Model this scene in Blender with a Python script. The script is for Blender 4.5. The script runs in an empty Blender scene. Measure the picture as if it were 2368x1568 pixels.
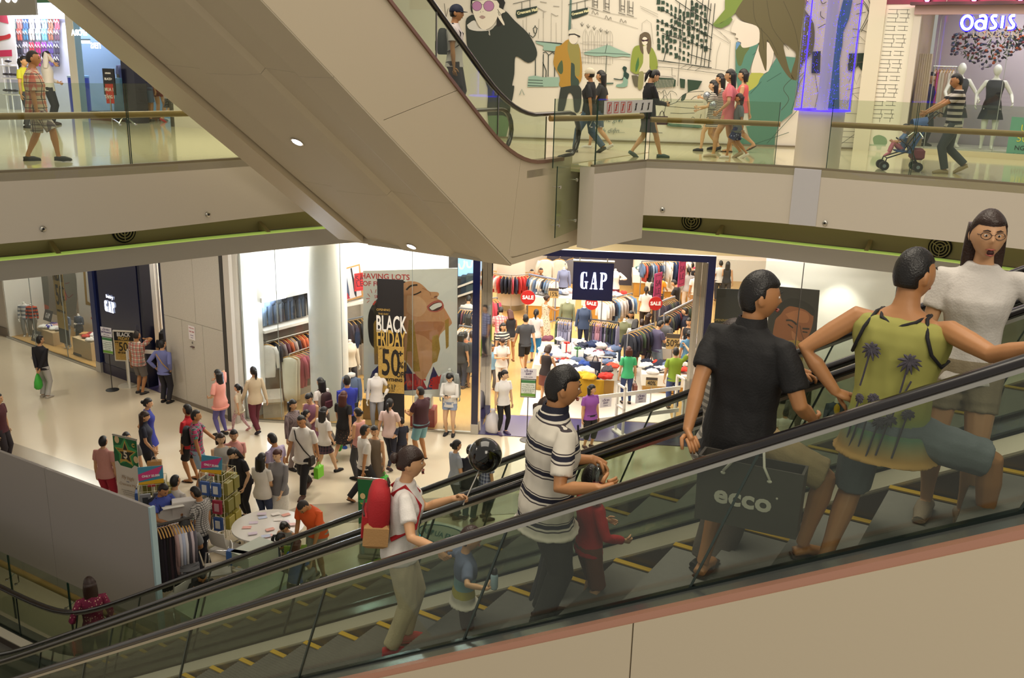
import bpy, bmesh, math, random
import numpy as np
from mathutils import Vector, Matrix, noise
R=math.radians; PI=math.pi
rnd=random.Random(7)
S=bpy.context.scene; COL=S.collection
W,H=2368,1568; FPX=2212.5; CH=8.5; FL=6.92
_p,_r=R(15.8),R(1.457)
_F=Vector((0,math.cos(_p),-math.sin(_p))); _U0=Vector((0,math.sin(_p),math.cos(_p))); _R0=Vector((1,0,0))
_R=_R0*math.cos(_r)+_U0*math.sin(_r); _U=_U0*math.cos(_r)-_R0*math.sin(_r)
cam=bpy.data.cameras.new('camera'); camo=bpy.data.objects.new('camera',cam); COL.objects.link(camo)
cam.sensor_width=36; cam.lens=36*FPX/W; cam.clip_start=.05; cam.clip_end=300
m=Matrix.Identity(4)
for i in range(3): m[i][0]=_R[i]; m[i][1]=_U[i]; m[i][2]=-_F[i]; m[i][3]=(0,0,CH)[i]
camo.matrix_world=m; S.camera=camo
S.view_settings.view_transform='Standard'; S.view_settings.look='None'; S.view_settings.gamma=1; S.view_settings.exposure=0.22
S.view_settings.use_curve_mapping=False
S.cycles.max_bounces=8; S.cycles.transparent_max_bounces=24; S.cycles.diffuse_bounces=3; S.cycles.glossy_bounces=3
S.cycles.caustics_reflective=False; S.cycles.caustics_refractive=False
wd=bpy.data.worlds.new('hall air'); S.world=wd; wd.use_nodes=True
bg=wd.node_tree.nodes['Background']; bg.inputs[0].default_value=(1,.92,.8,1); bg.inputs[1].default_value=.4
def area(name,loc,size,power,color=(1,.87,.68),rot=(0,0,0),sy=None,spread=None):
    l=bpy.data.lights.new(name,'AREA'); l.energy=power; l.color=color; l.size=size
    if sy: l.shape='RECTANGLE'; l.size_y=sy
    if spread: l.spread=R(spread)
    o=bpy.data.objects.new(name,l); o.location=loc; o.rotation_euler=rot; COL.objects.link(o); return o
def spot(name,loc,to,power,color=(1,.87,.68),angle=50,blend=.6,rad=.06):
    l=bpy.data.lights.new(name,'SPOT'); l.energy=power; l.color=color; l.spot_size=R(angle); l.spot_blend=blend; l.shadow_soft_size=rad
    o=bpy.data.objects.new(name,l); o.location=loc
    o.rotation_euler=(Vector(to)-Vector(loc)).to_track_quat('-Z','Y').to_euler(); COL.objects.link(o); return o
WARM=(1,.89,.72); SHOP=(1,.93,.82); COOL=(.8,.9,1)
area('atrium_light',(-1,9,20),12,1500,WARM)
area('near_fill_light',(3,-4,13.5),6,420,WARM,rot=(R(35),0,0),sy=4)  # added fill behind the camera to brighten the near cladding, no known lamp
area('gallery_light_middle',(3.5,20,11),6,150,WARM,sy=3)
area('gallery_light_left',(-8,18.5,11),5,300,WARM,sy=4)
area('gallery_light_right',(9,18,11),5,110,WARM,sy=4)
for _k in range(7): area('concourse_lamp',(-12.5+2.2*_k,22.2-1.45*_k+.16*_k*_k,5.08),.16,34,SHOP)
for _k in range(6): area('concourse_lamp',(-3+2.3*_k,20.2-.12*_k,5.08),.16,30,SHOP)
area('store_light_front',(1.5,26,5.2),10,760,SHOP,sy=6)
area('store_light_back',(3,34,5.2),13,1250,SHOP,sy=8)
area('store_light_left',(-4,25,5.2),5,330,SHOP,sy=5)
C0=Vector((0,0,CH))
def ray(x,y): return _F+_R*((x-W/2)/FPX)-_U*((y-H/2)/FPX)
def Z(x,y,z=0.0):
    d=ray(x,y); return C0+d*((z-CH)/d.z)
def onplane(x,y,P,N):
    d=ray(x,y); P=Vector(P); N=Vector(N); return C0+d*((P-C0).dot(N)/d.dot(N))
def zat(P,x,y):
    d=ray(x,y); return CH+d.z*math.hypot(P[0],P[1])/math.hypot(d.x,d.y)
def proj(P):
    v=Vector(P)-C0; w=v.dot(_F); return (W/2+FPX*v.dot(_R)/w, H/2-FPX*v.dot(_U)/w)
def lin(c):
    if isinstance(c,str): c=tuple(int(c[i:i+2],16)/255 for i in (0,2,4))
    return tuple((v/12.92 if v<=.04045 else ((v+.055)/1.055)**2.4) for v in c[:3])+(1,)
MATS={}
def mat(name,col,rough=.6,metal=0,emit=0,ecol=None,bump=0,bscale=60,var=0,vscale=8,spec=None,coat=0,alpha=1,trans=0):
    if name in MATS: return MATS[name]
    M=bpy.data.materials.new(name); M.use_nodes=True; nt=M.node_tree; b=nt.nodes['Principled BSDF']
    c=lin(col); b.inputs['Base Color'].default_value=c; b.inputs['Roughness'].default_value=rough; b.inputs['Metallic'].default_value=metal
    if spec is not None: b.inputs['Specular IOR Level'].default_value=spec
    if coat: b.inputs['Coat Weight'].default_value=coat; b.inputs['Coat Roughness'].default_value=.08
    if emit: b.inputs['Emission Color'].default_value=lin(ecol or col); b.inputs['Emission Strength'].default_value=emit
    if alpha<1: b.inputs['Alpha'].default_value=alpha
    if var or bump:
        tc=nt.nodes.new('ShaderNodeTexCoord'); n=nt.nodes.new('ShaderNodeTexNoise'); n.inputs['Scale'].default_value=vscale; n.inputs['Detail'].default_value=4
        nt.links.new(tc.outputs['Object'],n.inputs['Vector'])
        if var:
            mx=nt.nodes.new('ShaderNodeMixRGB'); mx.blend_type='MIX'
            mx.inputs[1].default_value=tuple(v*(1-var) for v in c[:3])+(1,); mx.inputs[2].default_value=tuple(min(1,v*(1+var)) for v in c[:3])+(1,)
            nt.links.new(n.outputs['Fac'],mx.inputs[0]); nt.links.new(mx.outputs[0],b.inputs['Base Color'])
        if bump:
            n2=nt.nodes.new('ShaderNodeTexNoise'); n2.inputs['Scale'].default_value=bscale; nt.links.new(tc.outputs['Object'],n2.inputs['Vector'])
            bp=nt.nodes.new('ShaderNodeBump'); bp.inputs['Strength'].default_value=bump; bp.inputs['Distance'].default_value=.02
            nt.links.new(n2.outputs['Fac'],bp.inputs['Height']); nt.links.new(bp.outputs['Normal'],b.inputs['Normal'])
    MATS[name]=M; return M
def cmat(col,rough=.75):
    return mat('plain_'+col+'_%d'%int(rough*100),col,rough,bump=.15 if rough>.6 else 0,bscale=90,var=.1 if rough>.6 else 0,vscale=6)
def glass(name,tint,refl=.08):
    if name in MATS: return MATS[name]
    M=bpy.data.materials.new(name); M.use_nodes=True; nt=M.node_tree; nt.nodes.clear()
    o=nt.nodes.new('ShaderNodeOutputMaterial'); t=nt.nodes.new('ShaderNodeBsdfTransparent'); g=nt.nodes.new('ShaderNodeBsdfGlossy')
    t.inputs[0].default_value=lin(tint); g.inputs['Roughness'].default_value=.02; g.inputs[0].default_value=(.9,.95,.92,1)
    fr=nt.nodes.new('ShaderNodeLayerWeight'); fr.inputs[0].default_value=.22
    mp=nt.nodes.new('ShaderNodeMapRange'); mp.inputs[3].default_value=refl; mp.inputs[4].default_value=.75
    pw=nt.nodes.new('ShaderNodeMath'); pw.operation='POWER'; pw.inputs[1].default_value=2.5
    nt.links.new(fr.outputs['Facing'],pw.inputs[0]); nt.links.new(pw.outputs[0],mp.inputs[0])
    mx=nt.nodes.new('ShaderNodeMixShader'); nt.links.new(mp.outputs[0],mx.inputs[0]); nt.links.new(t.outputs[0],mx.inputs[1]); nt.links.new(g.outputs[0],mx.inputs[2])
    nt.links.new(mx.outputs[0],o.inputs[0]); MATS[name]=M; return M
def pmat(name,kind,cols,scale=1.0,rough=.8,axis='Z',space='Object'):
    if name in MATS: return MATS[name]
    M=bpy.data.materials.new(name); M.use_nodes=True; nt=M.node_tree; L=nt.links.new; N=nt.nodes.new; b=nt.nodes['Principled BSDF']; b.inputs['Roughness'].default_value=rough
    tc=N('ShaderNodeTexCoord'); sx=N('ShaderNodeSeparateXYZ'); L(tc.outputs[space],sx.inputs[0])
    def math_(op,a,bv=None,c=None):
        n=N('ShaderNodeMath'); n.operation=op
        for i,v in enumerate((a,bv,c)):
            if v is None: continue
            if isinstance(v,(int,float)): n.inputs[i].default_value=v
            else: L(v,n.inputs[i])
        return n.outputs[0]
    def mix(f,a,c):
        n=N('ShaderNodeMixRGB')
        for i,v in ((0,f),(1,a),(2,c)):
            if isinstance(v,tuple): n.inputs[i].default_value=v
            elif isinstance(v,(int,float)): n.inputs[i].default_value=v
            else: L(v,n.inputs[i])
        return n.outputs[0]
    cs=[lin(c) for c in cols]
    def band(src,freq,duty,off=0.0):
        return math_('LESS_THAN',math_('FRACT',math_('ADD',math_('MULTIPLY',src,freq),off)),duty)
    if kind=='stripe':
        col=mix(band(sx.outputs[axis],scale,.5),cs[0],cs[1])
    elif kind=='polo':
        a=band(sx.outputs['Z'],scale,.16); bb=band(sx.outputs['Z'],scale,.05,.12); b2=band(sx.outputs['Z'],scale,.04,-.2)
        col=mix(math_('MAXIMUM',a,0),cs[0],cs[1]); col=mix(bb,col,cs[2]); col=mix(b2,col,cs[2])
    elif kind=='plaid':
        s1=math_('ADD',sx.outputs['X'],math_('MULTIPLY',sx.outputs['Y'],.6))
        col=mix(math_('MULTIPLY',band(s1,scale,.35),.75),cs[0],cs[1]); col=mix(math_('MULTIPLY',band(sx.outputs['Z'],scale,.35),.6),col,cs[1])
        if len(cs)>2: col=mix(band(s1,scale,.1,.5),col,cs[2]); col=mix(band(sx.outputs['Z'],scale,.1,.5),col,cs[2])
    elif kind in('floral','dots'):
        v=N('ShaderNodeTexVoronoi'); v.inputs['Scale'].default_value=scale; L(tc.outputs[space],v.inputs['Vector'])
        f=math_('LESS_THAN',v.outputs['Distance'],.33 if kind=='floral' else .25)
        c2=cs[1]
        if len(cs)>2:
            sv=N('ShaderNodeSeparateXYZ'); L(v.outputs['Color'],sv.inputs[0]); c2=mix(math_('GREATER_THAN',sv.outputs[0],.5),cs[1],cs[2])
        col=mix(f,cs[0],c2)
    elif kind=='wood':
        w=N('ShaderNodeTexNoise'); mp=N('ShaderNodeMapping'); L(tc.outputs[space],mp.inputs[0])
        mp.inputs['Scale'].default_value=(scale*.15,scale,scale) if axis=='X' else (scale,scale*.15,scale) if axis=='Y' else (scale,scale,scale*.15)
        L(mp.outputs[0],w.inputs['Vector']); w.inputs['Detail'].default_value=6; col=mix(w.outputs['Fac'],cs[0],cs[1])
    elif kind=='glitter':
        v=N('ShaderNodeTexVoronoi'); v.inputs['Scale'].default_value=scale; L(tc.outputs[space],v.inputs['Vector'])
        sv=N('ShaderNodeSeparateXYZ'); L(v.outputs['Color'],sv.inputs[0]); col=mix(sv.outputs[0],cs[0],cs[1])
    elif kind=='grad':
        rp=N('ShaderNodeValToRGB'); L(math_('MULTIPLY',sx.outputs[axis],scale),rp.inputs[0])
        e=rp.color_ramp.elements
        while len(e)<len(cols): e.new(.5)
        col=rp.outputs[0]
    L(col,b.inputs['Base Color']); MATS[name]=M; return M
class MB:
    def __init__(s): s.v=[]; s.f=[]; s.mi=[]; s.m=0
    def add(s,vs,fs):
        o=len(s.v); s.v+= [tuple(p) for p in vs]; s.f+=[tuple(i+o for i in f) for f in fs]; s.mi+=[s.m]*len(fs); return s
    def box(s,c,d,M=None):
        x,y,z=d[0]/2,d[1]/2,d[2]/2
        vs=[Vector((a*x,b*y,e*z)) for e in(-1,1) for b in(-1,1) for a in(-1,1)]
        if M is not None: vs=[M@v for v in vs]
        vs=[v+Vector(c) for v in vs]
        return s.add(vs,[(0,2,3,1),(4,5,7,6),(0,1,5,4),(2,6,7,3),(0,4,6,2),(1,3,7,5)])
    def bbox(s,c,d,bev=.01,M=None):
        x,y,z=d[0]/2,d[1]/2,d[2]/2; b=min(bev,x*.9,y*.9,z*.9)
        def ring(ix,iy,zz): return [(-x+ix,-y+iy+0,zz),(x-ix,-y+iy,zz),(x-ix,y-iy,zz),(-x+ix,y-iy,zz)]
        R_=[ring(b,b,-z),ring(0,0,-z+b),ring(0,0,z-b),ring(b,b,z)]
        if M is not None: R_=[[M@Vector(p) for p in r] for r in R_]
        R_=[[Vector(p)+Vector(c) for p in r] for r in R_]
        return s.loft(R_)
    def loft(s,rings,cap=True,close=True):
        n=len(rings[0]); o=len(s.v); fs=[]
        for r in rings: s.v+=[tuple(p) for p in r]
        for k in range(len(rings)-1):
            for i in range(n if close else n-1):
                j=(i+1)%n; fs.append((o+k*n+i,o+k*n+j,o+(k+1)*n+j,o+(k+1)*n+i))
        if cap and close: fs.append(tuple(o+i for i in reversed(range(n)))); fs.append(tuple(o+(len(rings)-1)*n+i for i in range(n)))
        s.f+=fs; s.mi+=[s.m]*len(fs); return s
    def tube(s,pts,r,seg=8,cap=True,flat=1.0,up=None):
        pts=[Vector(p) for p in pts]; n=len(pts); rs=r if isinstance(r,(list,tuple)) else [r]*n
        rings=[]; prev=None
        for i in range(n):
            t=(pts[min(i+1,n-1)]-pts[max(i-1,0)])
            if t.length<1e-9: t=Vector((0,0,1))
            t.normalize()
            if prev is None:
                a=Vector(up) if up is not None else (Vector((0,0,1)) if abs(t.z)<.9 else Vector((0,1,0)))
                x=a.cross(t); x.normalize()
            else:
                x=prev-t*prev.dot(t)
                if x.length<1e-6: x=Vector((1,0,0)).cross(t)
                x.normalize()
            prev=x; y=t.cross(x)
            rings.append([pts[i]+x*(rs[i]*math.cos(2*PI*k/seg))+y*(rs[i]*flat*math.sin(2*PI*k/seg)) for k in range(seg)])
        return s.loft(rings,cap)
    def cyl(s,c,r,h,seg=16,r2=None):
        c=Vector(c); return s.tube([c,c+Vector((0,0,h))],[r,r if r2 is None else r2],seg)
    def lathe(s,prof,c=(0,0,0),seg=16,cap=True):
        rings=[[Vector(c)+Vector((r*math.cos(2*PI*k/seg),r*math.sin(2*PI*k/seg),z)) for k in range(seg)] for r,z in prof]
        return s.loft(rings,cap)
    def ell(s,c,rad,seg=10,rings=6,M=None,fn=None):
        c=Vector(c); R_=[]
        for i in range(rings+1):
            th=PI*i/rings; th=min(max(th,.06),PI-.06); r=[]
            for k in range(seg):
                ph=2*PI*k/seg; d=Vector((math.sin(th)*math.cos(ph),math.sin(th)*math.sin(ph),-math.cos(th)))
                p=Vector((d.x*rad[0],d.y*rad[1],d.z*rad[2]))
                if fn: p=fn(d,p)
                if M is not None: p=M@p
                r.append(c+p)
            R_.append(r)
        return s.loft(R_)
    def prism(s,poly,z0,z1):
        n=len(poly); vs=[(x,y,z0) for x,y in poly]+[(x,y,z1) for x,y in poly]
        fs=[tuple(reversed(range(n))),tuple(range(n,2*n))]+[(i,(i+1)%n,n+(i+1)%n,n+i) for i in range(n)]
        return s.add(vs,fs)
    def extr(s,poly,vec):
        n=len(poly); P=[Vector(p) for p in poly]; v=Vector(vec)
        return s.add(P+[p+v for p in P],[tuple(reversed(range(n))),tuple(range(n,2*n))]+[(i,(i+1)%n,n+(i+1)%n,n+i) for i in range(n)])
    def ribbon(s,pts,z0,z1,th):  # wall following a plan polyline, th = offset vector length to the left
        n=len(pts); P=[Vector((p[0],p[1],0)) for p in pts]; q=[]
        for i in range(n):
            t=(P[min(i+1,n-1)]-P[max(i-1,0)]).normalized(); q.append(P[i]+Vector((-t.y,t.x,0))*th)
        rings=[]
        for i in range(n): rings.append([P[i]+Vector((0,0,z0)),P[i]+Vector((0,0,z1)),q[i]+Vector((0,0,z1)),q[i]+Vector((0,0,z0))])
        return s.loft(rings)
    def mesh(s,name,mats=None,smooth=False,sharp=None):
        me=bpy.data.meshes.new(name); me.from_pydata(s.v,[],s.f)
        if smooth: me.polygons.foreach_set('use_smooth',[True]*len(me.polygons))
        for M in (mats if isinstance(mats,(list,tuple)) else [mats] if mats else []): me.materials.append(M)
        if max(s.mi,default=0)>0: me.polygons.foreach_set('material_index',s.mi)
        bm=bmesh.new(); bm.from_mesh(me); bmesh.ops.recalc_face_normals(bm,faces=bm.faces); bm.to_mesh(me); bm.free()
        if smooth and sharp: me.set_sharp_from_angle(angle=R(sharp))
        me.update(); return me
def obj(name,mb,mats=None,parent=None,smooth=False,sharp=None,M=None):
    me=mb.mesh(name,mats,smooth,sharp) if isinstance(mb,MB) else mb
    o=bpy.data.objects.new(name,me); COL.objects.link(o)
    if parent is not None: o.parent=parent
    if M is not None: o.matrix_local=M
    return o
def tag(o,label,cat,group=None,kind=None):
    o['label']=label
    if cat: o['category']=cat
    if group: o['group']=group
    if kind: o['kind']=kind
    return o
def thing(name,label,cat,loc=(0,0,0),rz=0,group=None):
    o=bpy.data.objects.new(name,None); COL.objects.link(o); o.location=loc; o.rotation_euler=(0,0,rz); o.empty_display_size=.1
    return tag(o,label,cat,group)
def struct(name,mb,mats,smooth=False,parent=None,sharp=None):
    o=obj(name,mb,mats,parent,smooth,sharp)
    if parent is None: o['kind']='structure'
    return o
def dup(src,loc,rz=None,label=None,group=None,scale=None,mats=None):
    r=src.copy(); COL.objects.link(r); r.location=loc
    if rz is not None: r.rotation_euler=(0,0,rz)
    if scale: r.scale=scale
    if label: r['label']=label
    if group: r['group']=group
    for ch in list(src.children):
        c=ch.copy(); COL.objects.link(c); c.parent=r
        for g in list(ch.children):
            d=g.copy(); COL.objects.link(d); d.parent=c
    return r
FONT_BOLD=None
def text(name,body,M,size,matl,parent=None,depth=.004,align='CENTER',bold=0.0,sx=1.0,spacing=1.0,shear=0.0):
    cu=bpy.data.curves.new(name,'FONT'); cu.body=body; cu.size=size; cu.extrude=depth; cu.align_x=align; cu.align_y='CENTER'; cu.offset=bold; cu.space_character=spacing; cu.shear=shear; cu.resolution_u=3
    t=bpy.data.objects.new(name,cu); TS=bpy.data.scenes.get('work') or bpy.data.scenes.new('work'); TS.collection.objects.link(t)
    vl=TS.view_layers[0]; vl.update(); dg=vl.depsgraph; me=bpy.data.meshes.new_from_object(t.evaluated_get(dg)); bpy.data.objects.remove(t); bpy.data.curves.remove(cu)
    me.name=name
    if sx!=1: me.transform(Matrix.Diagonal((sx,1,1,1)))
    me.materials.clear(); me.materials.append(matl)
    o=bpy.data.objects.new(name,me); COL.objects.link(o)
    if parent is not None: o.parent=parent
    o.matrix_local=M; return o
def face(origin,right,up=(0,0,1)):
    r=Vector(right).normalized(); u=Vector(up).normalized(); n=r.cross(u)
    return Matrix(((r.x,u.x,n.x,origin[0]),(r.y,u.y,n.y,origin[1]),(r.z,u.z,n.z,origin[2]),(0,0,0,1)))
# materials of the building
WALL=mat('white_paint','c9c1b4',.55,bump=.03,bscale=30); WALLW=mat('shop_white','ece8e0',.5); CLAD=mat('cream_cladding','c2b59c',.38,bump=.02,bscale=40)
SOFF=mat('soffit_paint','bfb49e',.6); OLIVE=mat('recess_paint','b5a878',.6); GREY=mat('grey_band','a9a59c',.6)
FLOORM=mat('polished_floor','d6c8ae',.13,var=.04,vscale=1.2,spec=.5); FLOORB=mat('polished_floor_band','a89c8a',.14,spec=.5); FLOORU=mat('upper_polished_floor','cfc7a2',.08,var=.03,vscale=1,spec=.6)
WOODF=pmat('oak_floor','wood',['cfa869','bc9152'],3.2,.35,'Y'); CARPET=mat('navy_entry_floor','4a4470',.25); WHITEF=mat('white_stone','e6e1d6',.3)
NAVY=mat('navy_gloss','10163a',.12,coat=.4); MIRROR=mat('mirror_strip','d0d0d4',.04,1); STEEL=mat('brushed_steel','b8b6ae',.28,1); CHROME=mat('chrome','d8d8d8',.1,1); DARK=mat('black_gap','15120f',.8)
CREAMW=mat('cream_header','d9c79b',.5); RAILW=pmat('rail_wood','wood',['a5834a','94723c'],6,.35,'X'); RUBBER=mat('handrail_rubber','141013',.24,coat=.3); JOINT=mat('joint_line','6e6656',.9)
GLASS=glass('green_glass','ecf1e8',.04); GLASSE=mat('glass_edge','16352b',.15); GLASSD=glass('escalator_glass','e6eae4',.035); SHOPG=glass('shop_glass','f2f5f4',.035); GLASSB=glass('blue_shop_glass','cfe2ee',.05)
# plan lines
def fp(x,d=0.0,z=0.0): return Vector((x+.0896*d,21.56-.09*x+.996*d,z))
FE=Vector((.996,-.0896,0)); FM=Vector((.0896,.996,0))
LA=Vector((-15.85,28.86,0)); LB=Vector((-6.76,22.12,0)); LD=(LB-LA).normalized(); LN=Vector((-LD.y,LD.x,0))
def lp(t,d=0.0,z=0.0): return LA+LD*t+LN*d+Vector((0,0,z))
AZ1=R(-59); U1=Vector((math.sin(AZ1),math.cos(AZ1),0)); N1=Vector((math.cos(AZ1),-math.sin(AZ1),0)); S1=.5836; HR1=7.53
def e1(u,n,z): return U1*u+N1*n+Vector((0,0,z))
AZ2=R(31); U2=Vector((math.sin(AZ2),math.cos(AZ2),0)); N2=Vector((math.cos(AZ2),-math.sin(AZ2),0)); S2=math.tan(R(35.2))
def e2(u,n,z): return U2*u+N2*n+Vector((0,0,z))
def smooth_line(P,k=4):
    P=[Vector(p) for p in P]; out=[]
    for i in range(len(P)-1):
        a,b,c,d=P[max(i-1,0)],P[i],P[i+1],P[min(i+2,len(P)-1)]
        for j in range(k):
            t=j/k; out.append(.5*((2*b)+(c-a)*t+(2*a-5*b+4*c-d)*t*t+(3*b-a-3*c+d)*t*t*t))
    out.append(P[-1]); return out
GL=smooth_line([(-10.6,10.6),(-8.6,12.1),(-7.2,13.42),(-6.1,14.42),(-4.59,16.18),(-3.4,17.6)],4)
GR0=[Vector(p) for p in((1.33,16.46),(2.38,17.77))]
GR=smooth_line([(2.38,17.77),(3.7,17.55),(4.9,17.14),(6.5,16.1),(7.97,15.15),(9.6,13.8),(11,12)],4)
# ground floor
b=MB(); b.add([(-40,2,0),(30,2,0),(30,24.5,0),(-40,44,0)],[(0,1,2,3)]); struct('floor',b,FLOORM)
def floor_patch(name,pix,z,m,parent=None):
    b=MB(); P=[Z(x,y,0) for x,y in pix]; P=[(p.x,p.y) for p in P]; b.prism(P,z-.004,z); return struct(name,b,m)
floor_patch('floor_band',[(560,1222),(1235,1186),(1900,1150),(1900,1108),(1235,1140),(700,1168)],.006,FLOORB)
floor_patch('floor_band',[(-40,1062),(250,1170),(250,1100),(-40,1000)],.006,FLOORB)
b=MB(); b.prism([tuple(fp(-6.5,0)[:2]),tuple(fp(14,0)[:2]),tuple(fp(14,24)[:2]),tuple(fp(-12,24)[:2]),tuple(fp(-9,4)[:2])],.002,.008); struct('floor_oak',b,WOODF)
b=MB(); b.prism([tuple(lp(-1,0.05)[:2]),tuple(lp(11,0.05)[:2]),tuple(lp(11,3)[:2]),tuple(lp(8.5,8)[:2]),tuple(lp(-1,8)[:2])],.004,.012); struct('floor_oak',b,WOODF)
b=MB(); b.prism([tuple(fp(-.75,-.1)[:2]),tuple(fp(4.45,-.1)[:2]),tuple(fp(4.4,1.33)[:2]),tuple(fp(-.65,1.33)[:2])],.006,.014); struct('floor_entry_mat',b,CARPET)
b=MB(); b.prism([tuple(lp(5.45,-.05)[:2]),tuple(lp(8.75,-.05)[:2]),tuple(lp(8.65,1.3)[:2]),tuple(lp(7.6,1.3)[:2])],.006,.016); struct('floor_entry_mat',b,CARPET)
for k in range(3):
    b=MB(); x0,x1=.12,3.95; d0=1.36+k*1.9; w=(x1-x0)/2
    for q in range(2): b.prism([tuple(fp(x0+q*w+.006,d0)[:2]),tuple(fp(x0+(q+1)*w-.006,d0)[:2]),tuple(fp(x0+(q+1)*w-.006,d0+1.89)[:2]),tuple(fp(x0+q*w+.006,d0+1.89)[:2])],.008,.02)
    struct('floor_white_slab',b,WHITEF)
# upper gallery
deck=[tuple(p[:2]) for p in GL]+[tuple(e2(18,-11.42,0)[:2]),tuple(e2(13.4,-11.42,0)[:2]),tuple(e2(13.4,-7.85,0)[:2]),tuple(e2(14.9,-7.85,0)[:2])]+[tuple(p[:2]) for p in GR0]+[tuple(p[:2]) for p in GR[1:]]+[(20,14),(24,30),(-30,44),(-24,16)]
b=MB(); b.prism(deck,6.80,FL); struct('floor_gallery',b,FLOORU)
def fascia(line,name):
    b=MB(); b.ribbon(line,5.93,FL-.003,.30); struct(name,b,WALL,True,sharp=30)
    b=MB(); L=[p+0*p for p in line]; b.ribbon([(p.x,p.y) for p in L],FL-.002,FL+.035,.10); struct('trim_gallery_edge',b,mat('edge_strip','7e745f',.4,.3),True,sharp=30)
fascia(GL,'wall_fascia_left')
fascia(GR,'wall_fascia_right')
b=MB(); b.ribbon(GR0,5.5,FL-.003,.3); struct('wall_fascia_corner',b,WALL)
b=MB(); b.ribbon(GR0,FL-.002,FL+.03,.08); struct('trim_gallery_edge',b,mat('edge_strip','7e745f',.4,.3))
RG=smooth_line([(-12.2,12.2),(-9.6,13.3),(-7.85,14.5),(-6.7,15.5),(-5.05,17.05),(-2.8,18.7),(0,19.35),(2.6,19.0),(4.25,18.3),(5.5,17.6),(7.2,16.6),(8.9,15.2),(11.5,12.6)],4)
b=MB(); b.ribbon(RG,5.14,5.45,.9); struct('ceiling_ring',b,GREY,True,sharp=30)
RB=[]
for i,p in enumerate(RG):
    t=(RG[min(i+1,len(RG)-1)]-RG[max(i-1,0)]).normalized(); RB.append(p+Vector((-t.y,t.x))*.42)
b=MB(); b.ribbon(RB,5.44,6.82,.2); struct('wall_recess',b,OLIVE,True,sharp=30)
b=MB(); b.ribbon(RG,5.45,5.475,.16); struct('trim_cove_light',b,mat('green_cove_light','b9c97a',.6,emit=.32,ecol='b4d860'),True)
b=MB(); hid=[tuple(p[:2]) for p in RB]+[tuple(fp(12,.1)[:2]),tuple(fp(-6.6,.1)[:2]),tuple(lp(0,.1)[:2]),(-30,30),(-26,12)]
b.prism(hid,5.12,5.16); struct('ceiling',b,WALL)
for k,i in enumerate(range(3,len(RG)-4,7)):
    p,q=RG[i],RB[i]; bk=MB(); bk.extr([(p.x,p.y,5.46),(q.x,q.y,5.46),(q.x,q.y,5.60),(q.x*.97+p.x*.03,q.y*.97+p.y*.03,5.62)],((RG[i+1]-RG[i]).normalized()*.07).to_3d()); struct('trim_cove_bracket',bk,OLIVE)
def vent(px,py):
    best=None
    for i in range(len(RB)-1):
        a,c=RB[i],RB[i+1]; t=(c-a).normalized(); n=Vector((t.y,-t.x,0)); P=onplane(px,py,(a.x,a.y,0),n); f=(P.xy-a).dot(t)/(c-a).length
        if 0<=f<=1: best=(P,t,n)
    P,t,n=best
    T=thing('round_vent','round vent with concentric rings in the olive recess %s'%('above the children\'s shop' if px<600 else 'right of the escalator landing' if px<1700 else 'behind the man in the tank top'),'vent')
    M=face(P+n*.03,t.to_3d()); T.matrix_world=M
    b=MB(); b.lathe([(.20,-.02),(.20,.012),(.17,.02)],seg=24); obj('backing',b,DARK,T)
    for r in(.165,.115,.065):
        b=MB(); b.tube([(r*math.cos(a*PI/10),r*math.sin(a*PI/10),.024) for a in range(21)],.012,6,False); obj('ring',b,OLIVE,T,True)
    for a in(0.5,2.6,4.7):
        b=MB(); b.tube([(0,0,.03),(.17*math.cos(a),.17*math.sin(a),.03)],.01,6); obj('spoke',b,OLIVE,T)
for v in((285,534),(1600,510),(2175,572)): vent(*v)
def fascia_cap(px,py,where):
    for line in(GL,GR):
        for i in range(len(line)-1):
            a,c=line[i],line[i+1]; t=(c-a).normalized(); n=Vector((t.y,-t.x,0)); P=onplane(px,py,(a.x,a.y,0),n); f=(P.xy-a).dot(t)/(c-a).length
            if 0<=f<=1 and 5.9<P.z<6.95:
                T=thing('bolt_cap','small round metal cap on the white gallery fascia, '+where,'fixture'); T.matrix_world=face(P+n*.0,t.to_3d())
                b=MB(); b.lathe([(.045,0),(.045,.018),(.03,.03)],seg=14); obj('disc',b,STEEL,T,True,40); b=MB(); b.lathe([(.018,.03),(.018,.036)],seg=10); obj('core',b,DARK,T); return
fascia_cap(99,529,'far left end'); fascia_cap(480,496,'left, beside the big escalator'); fascia_cap(1532,485,'just right of the landing'); fascia_cap(1908,516,'right of the round column')
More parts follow.
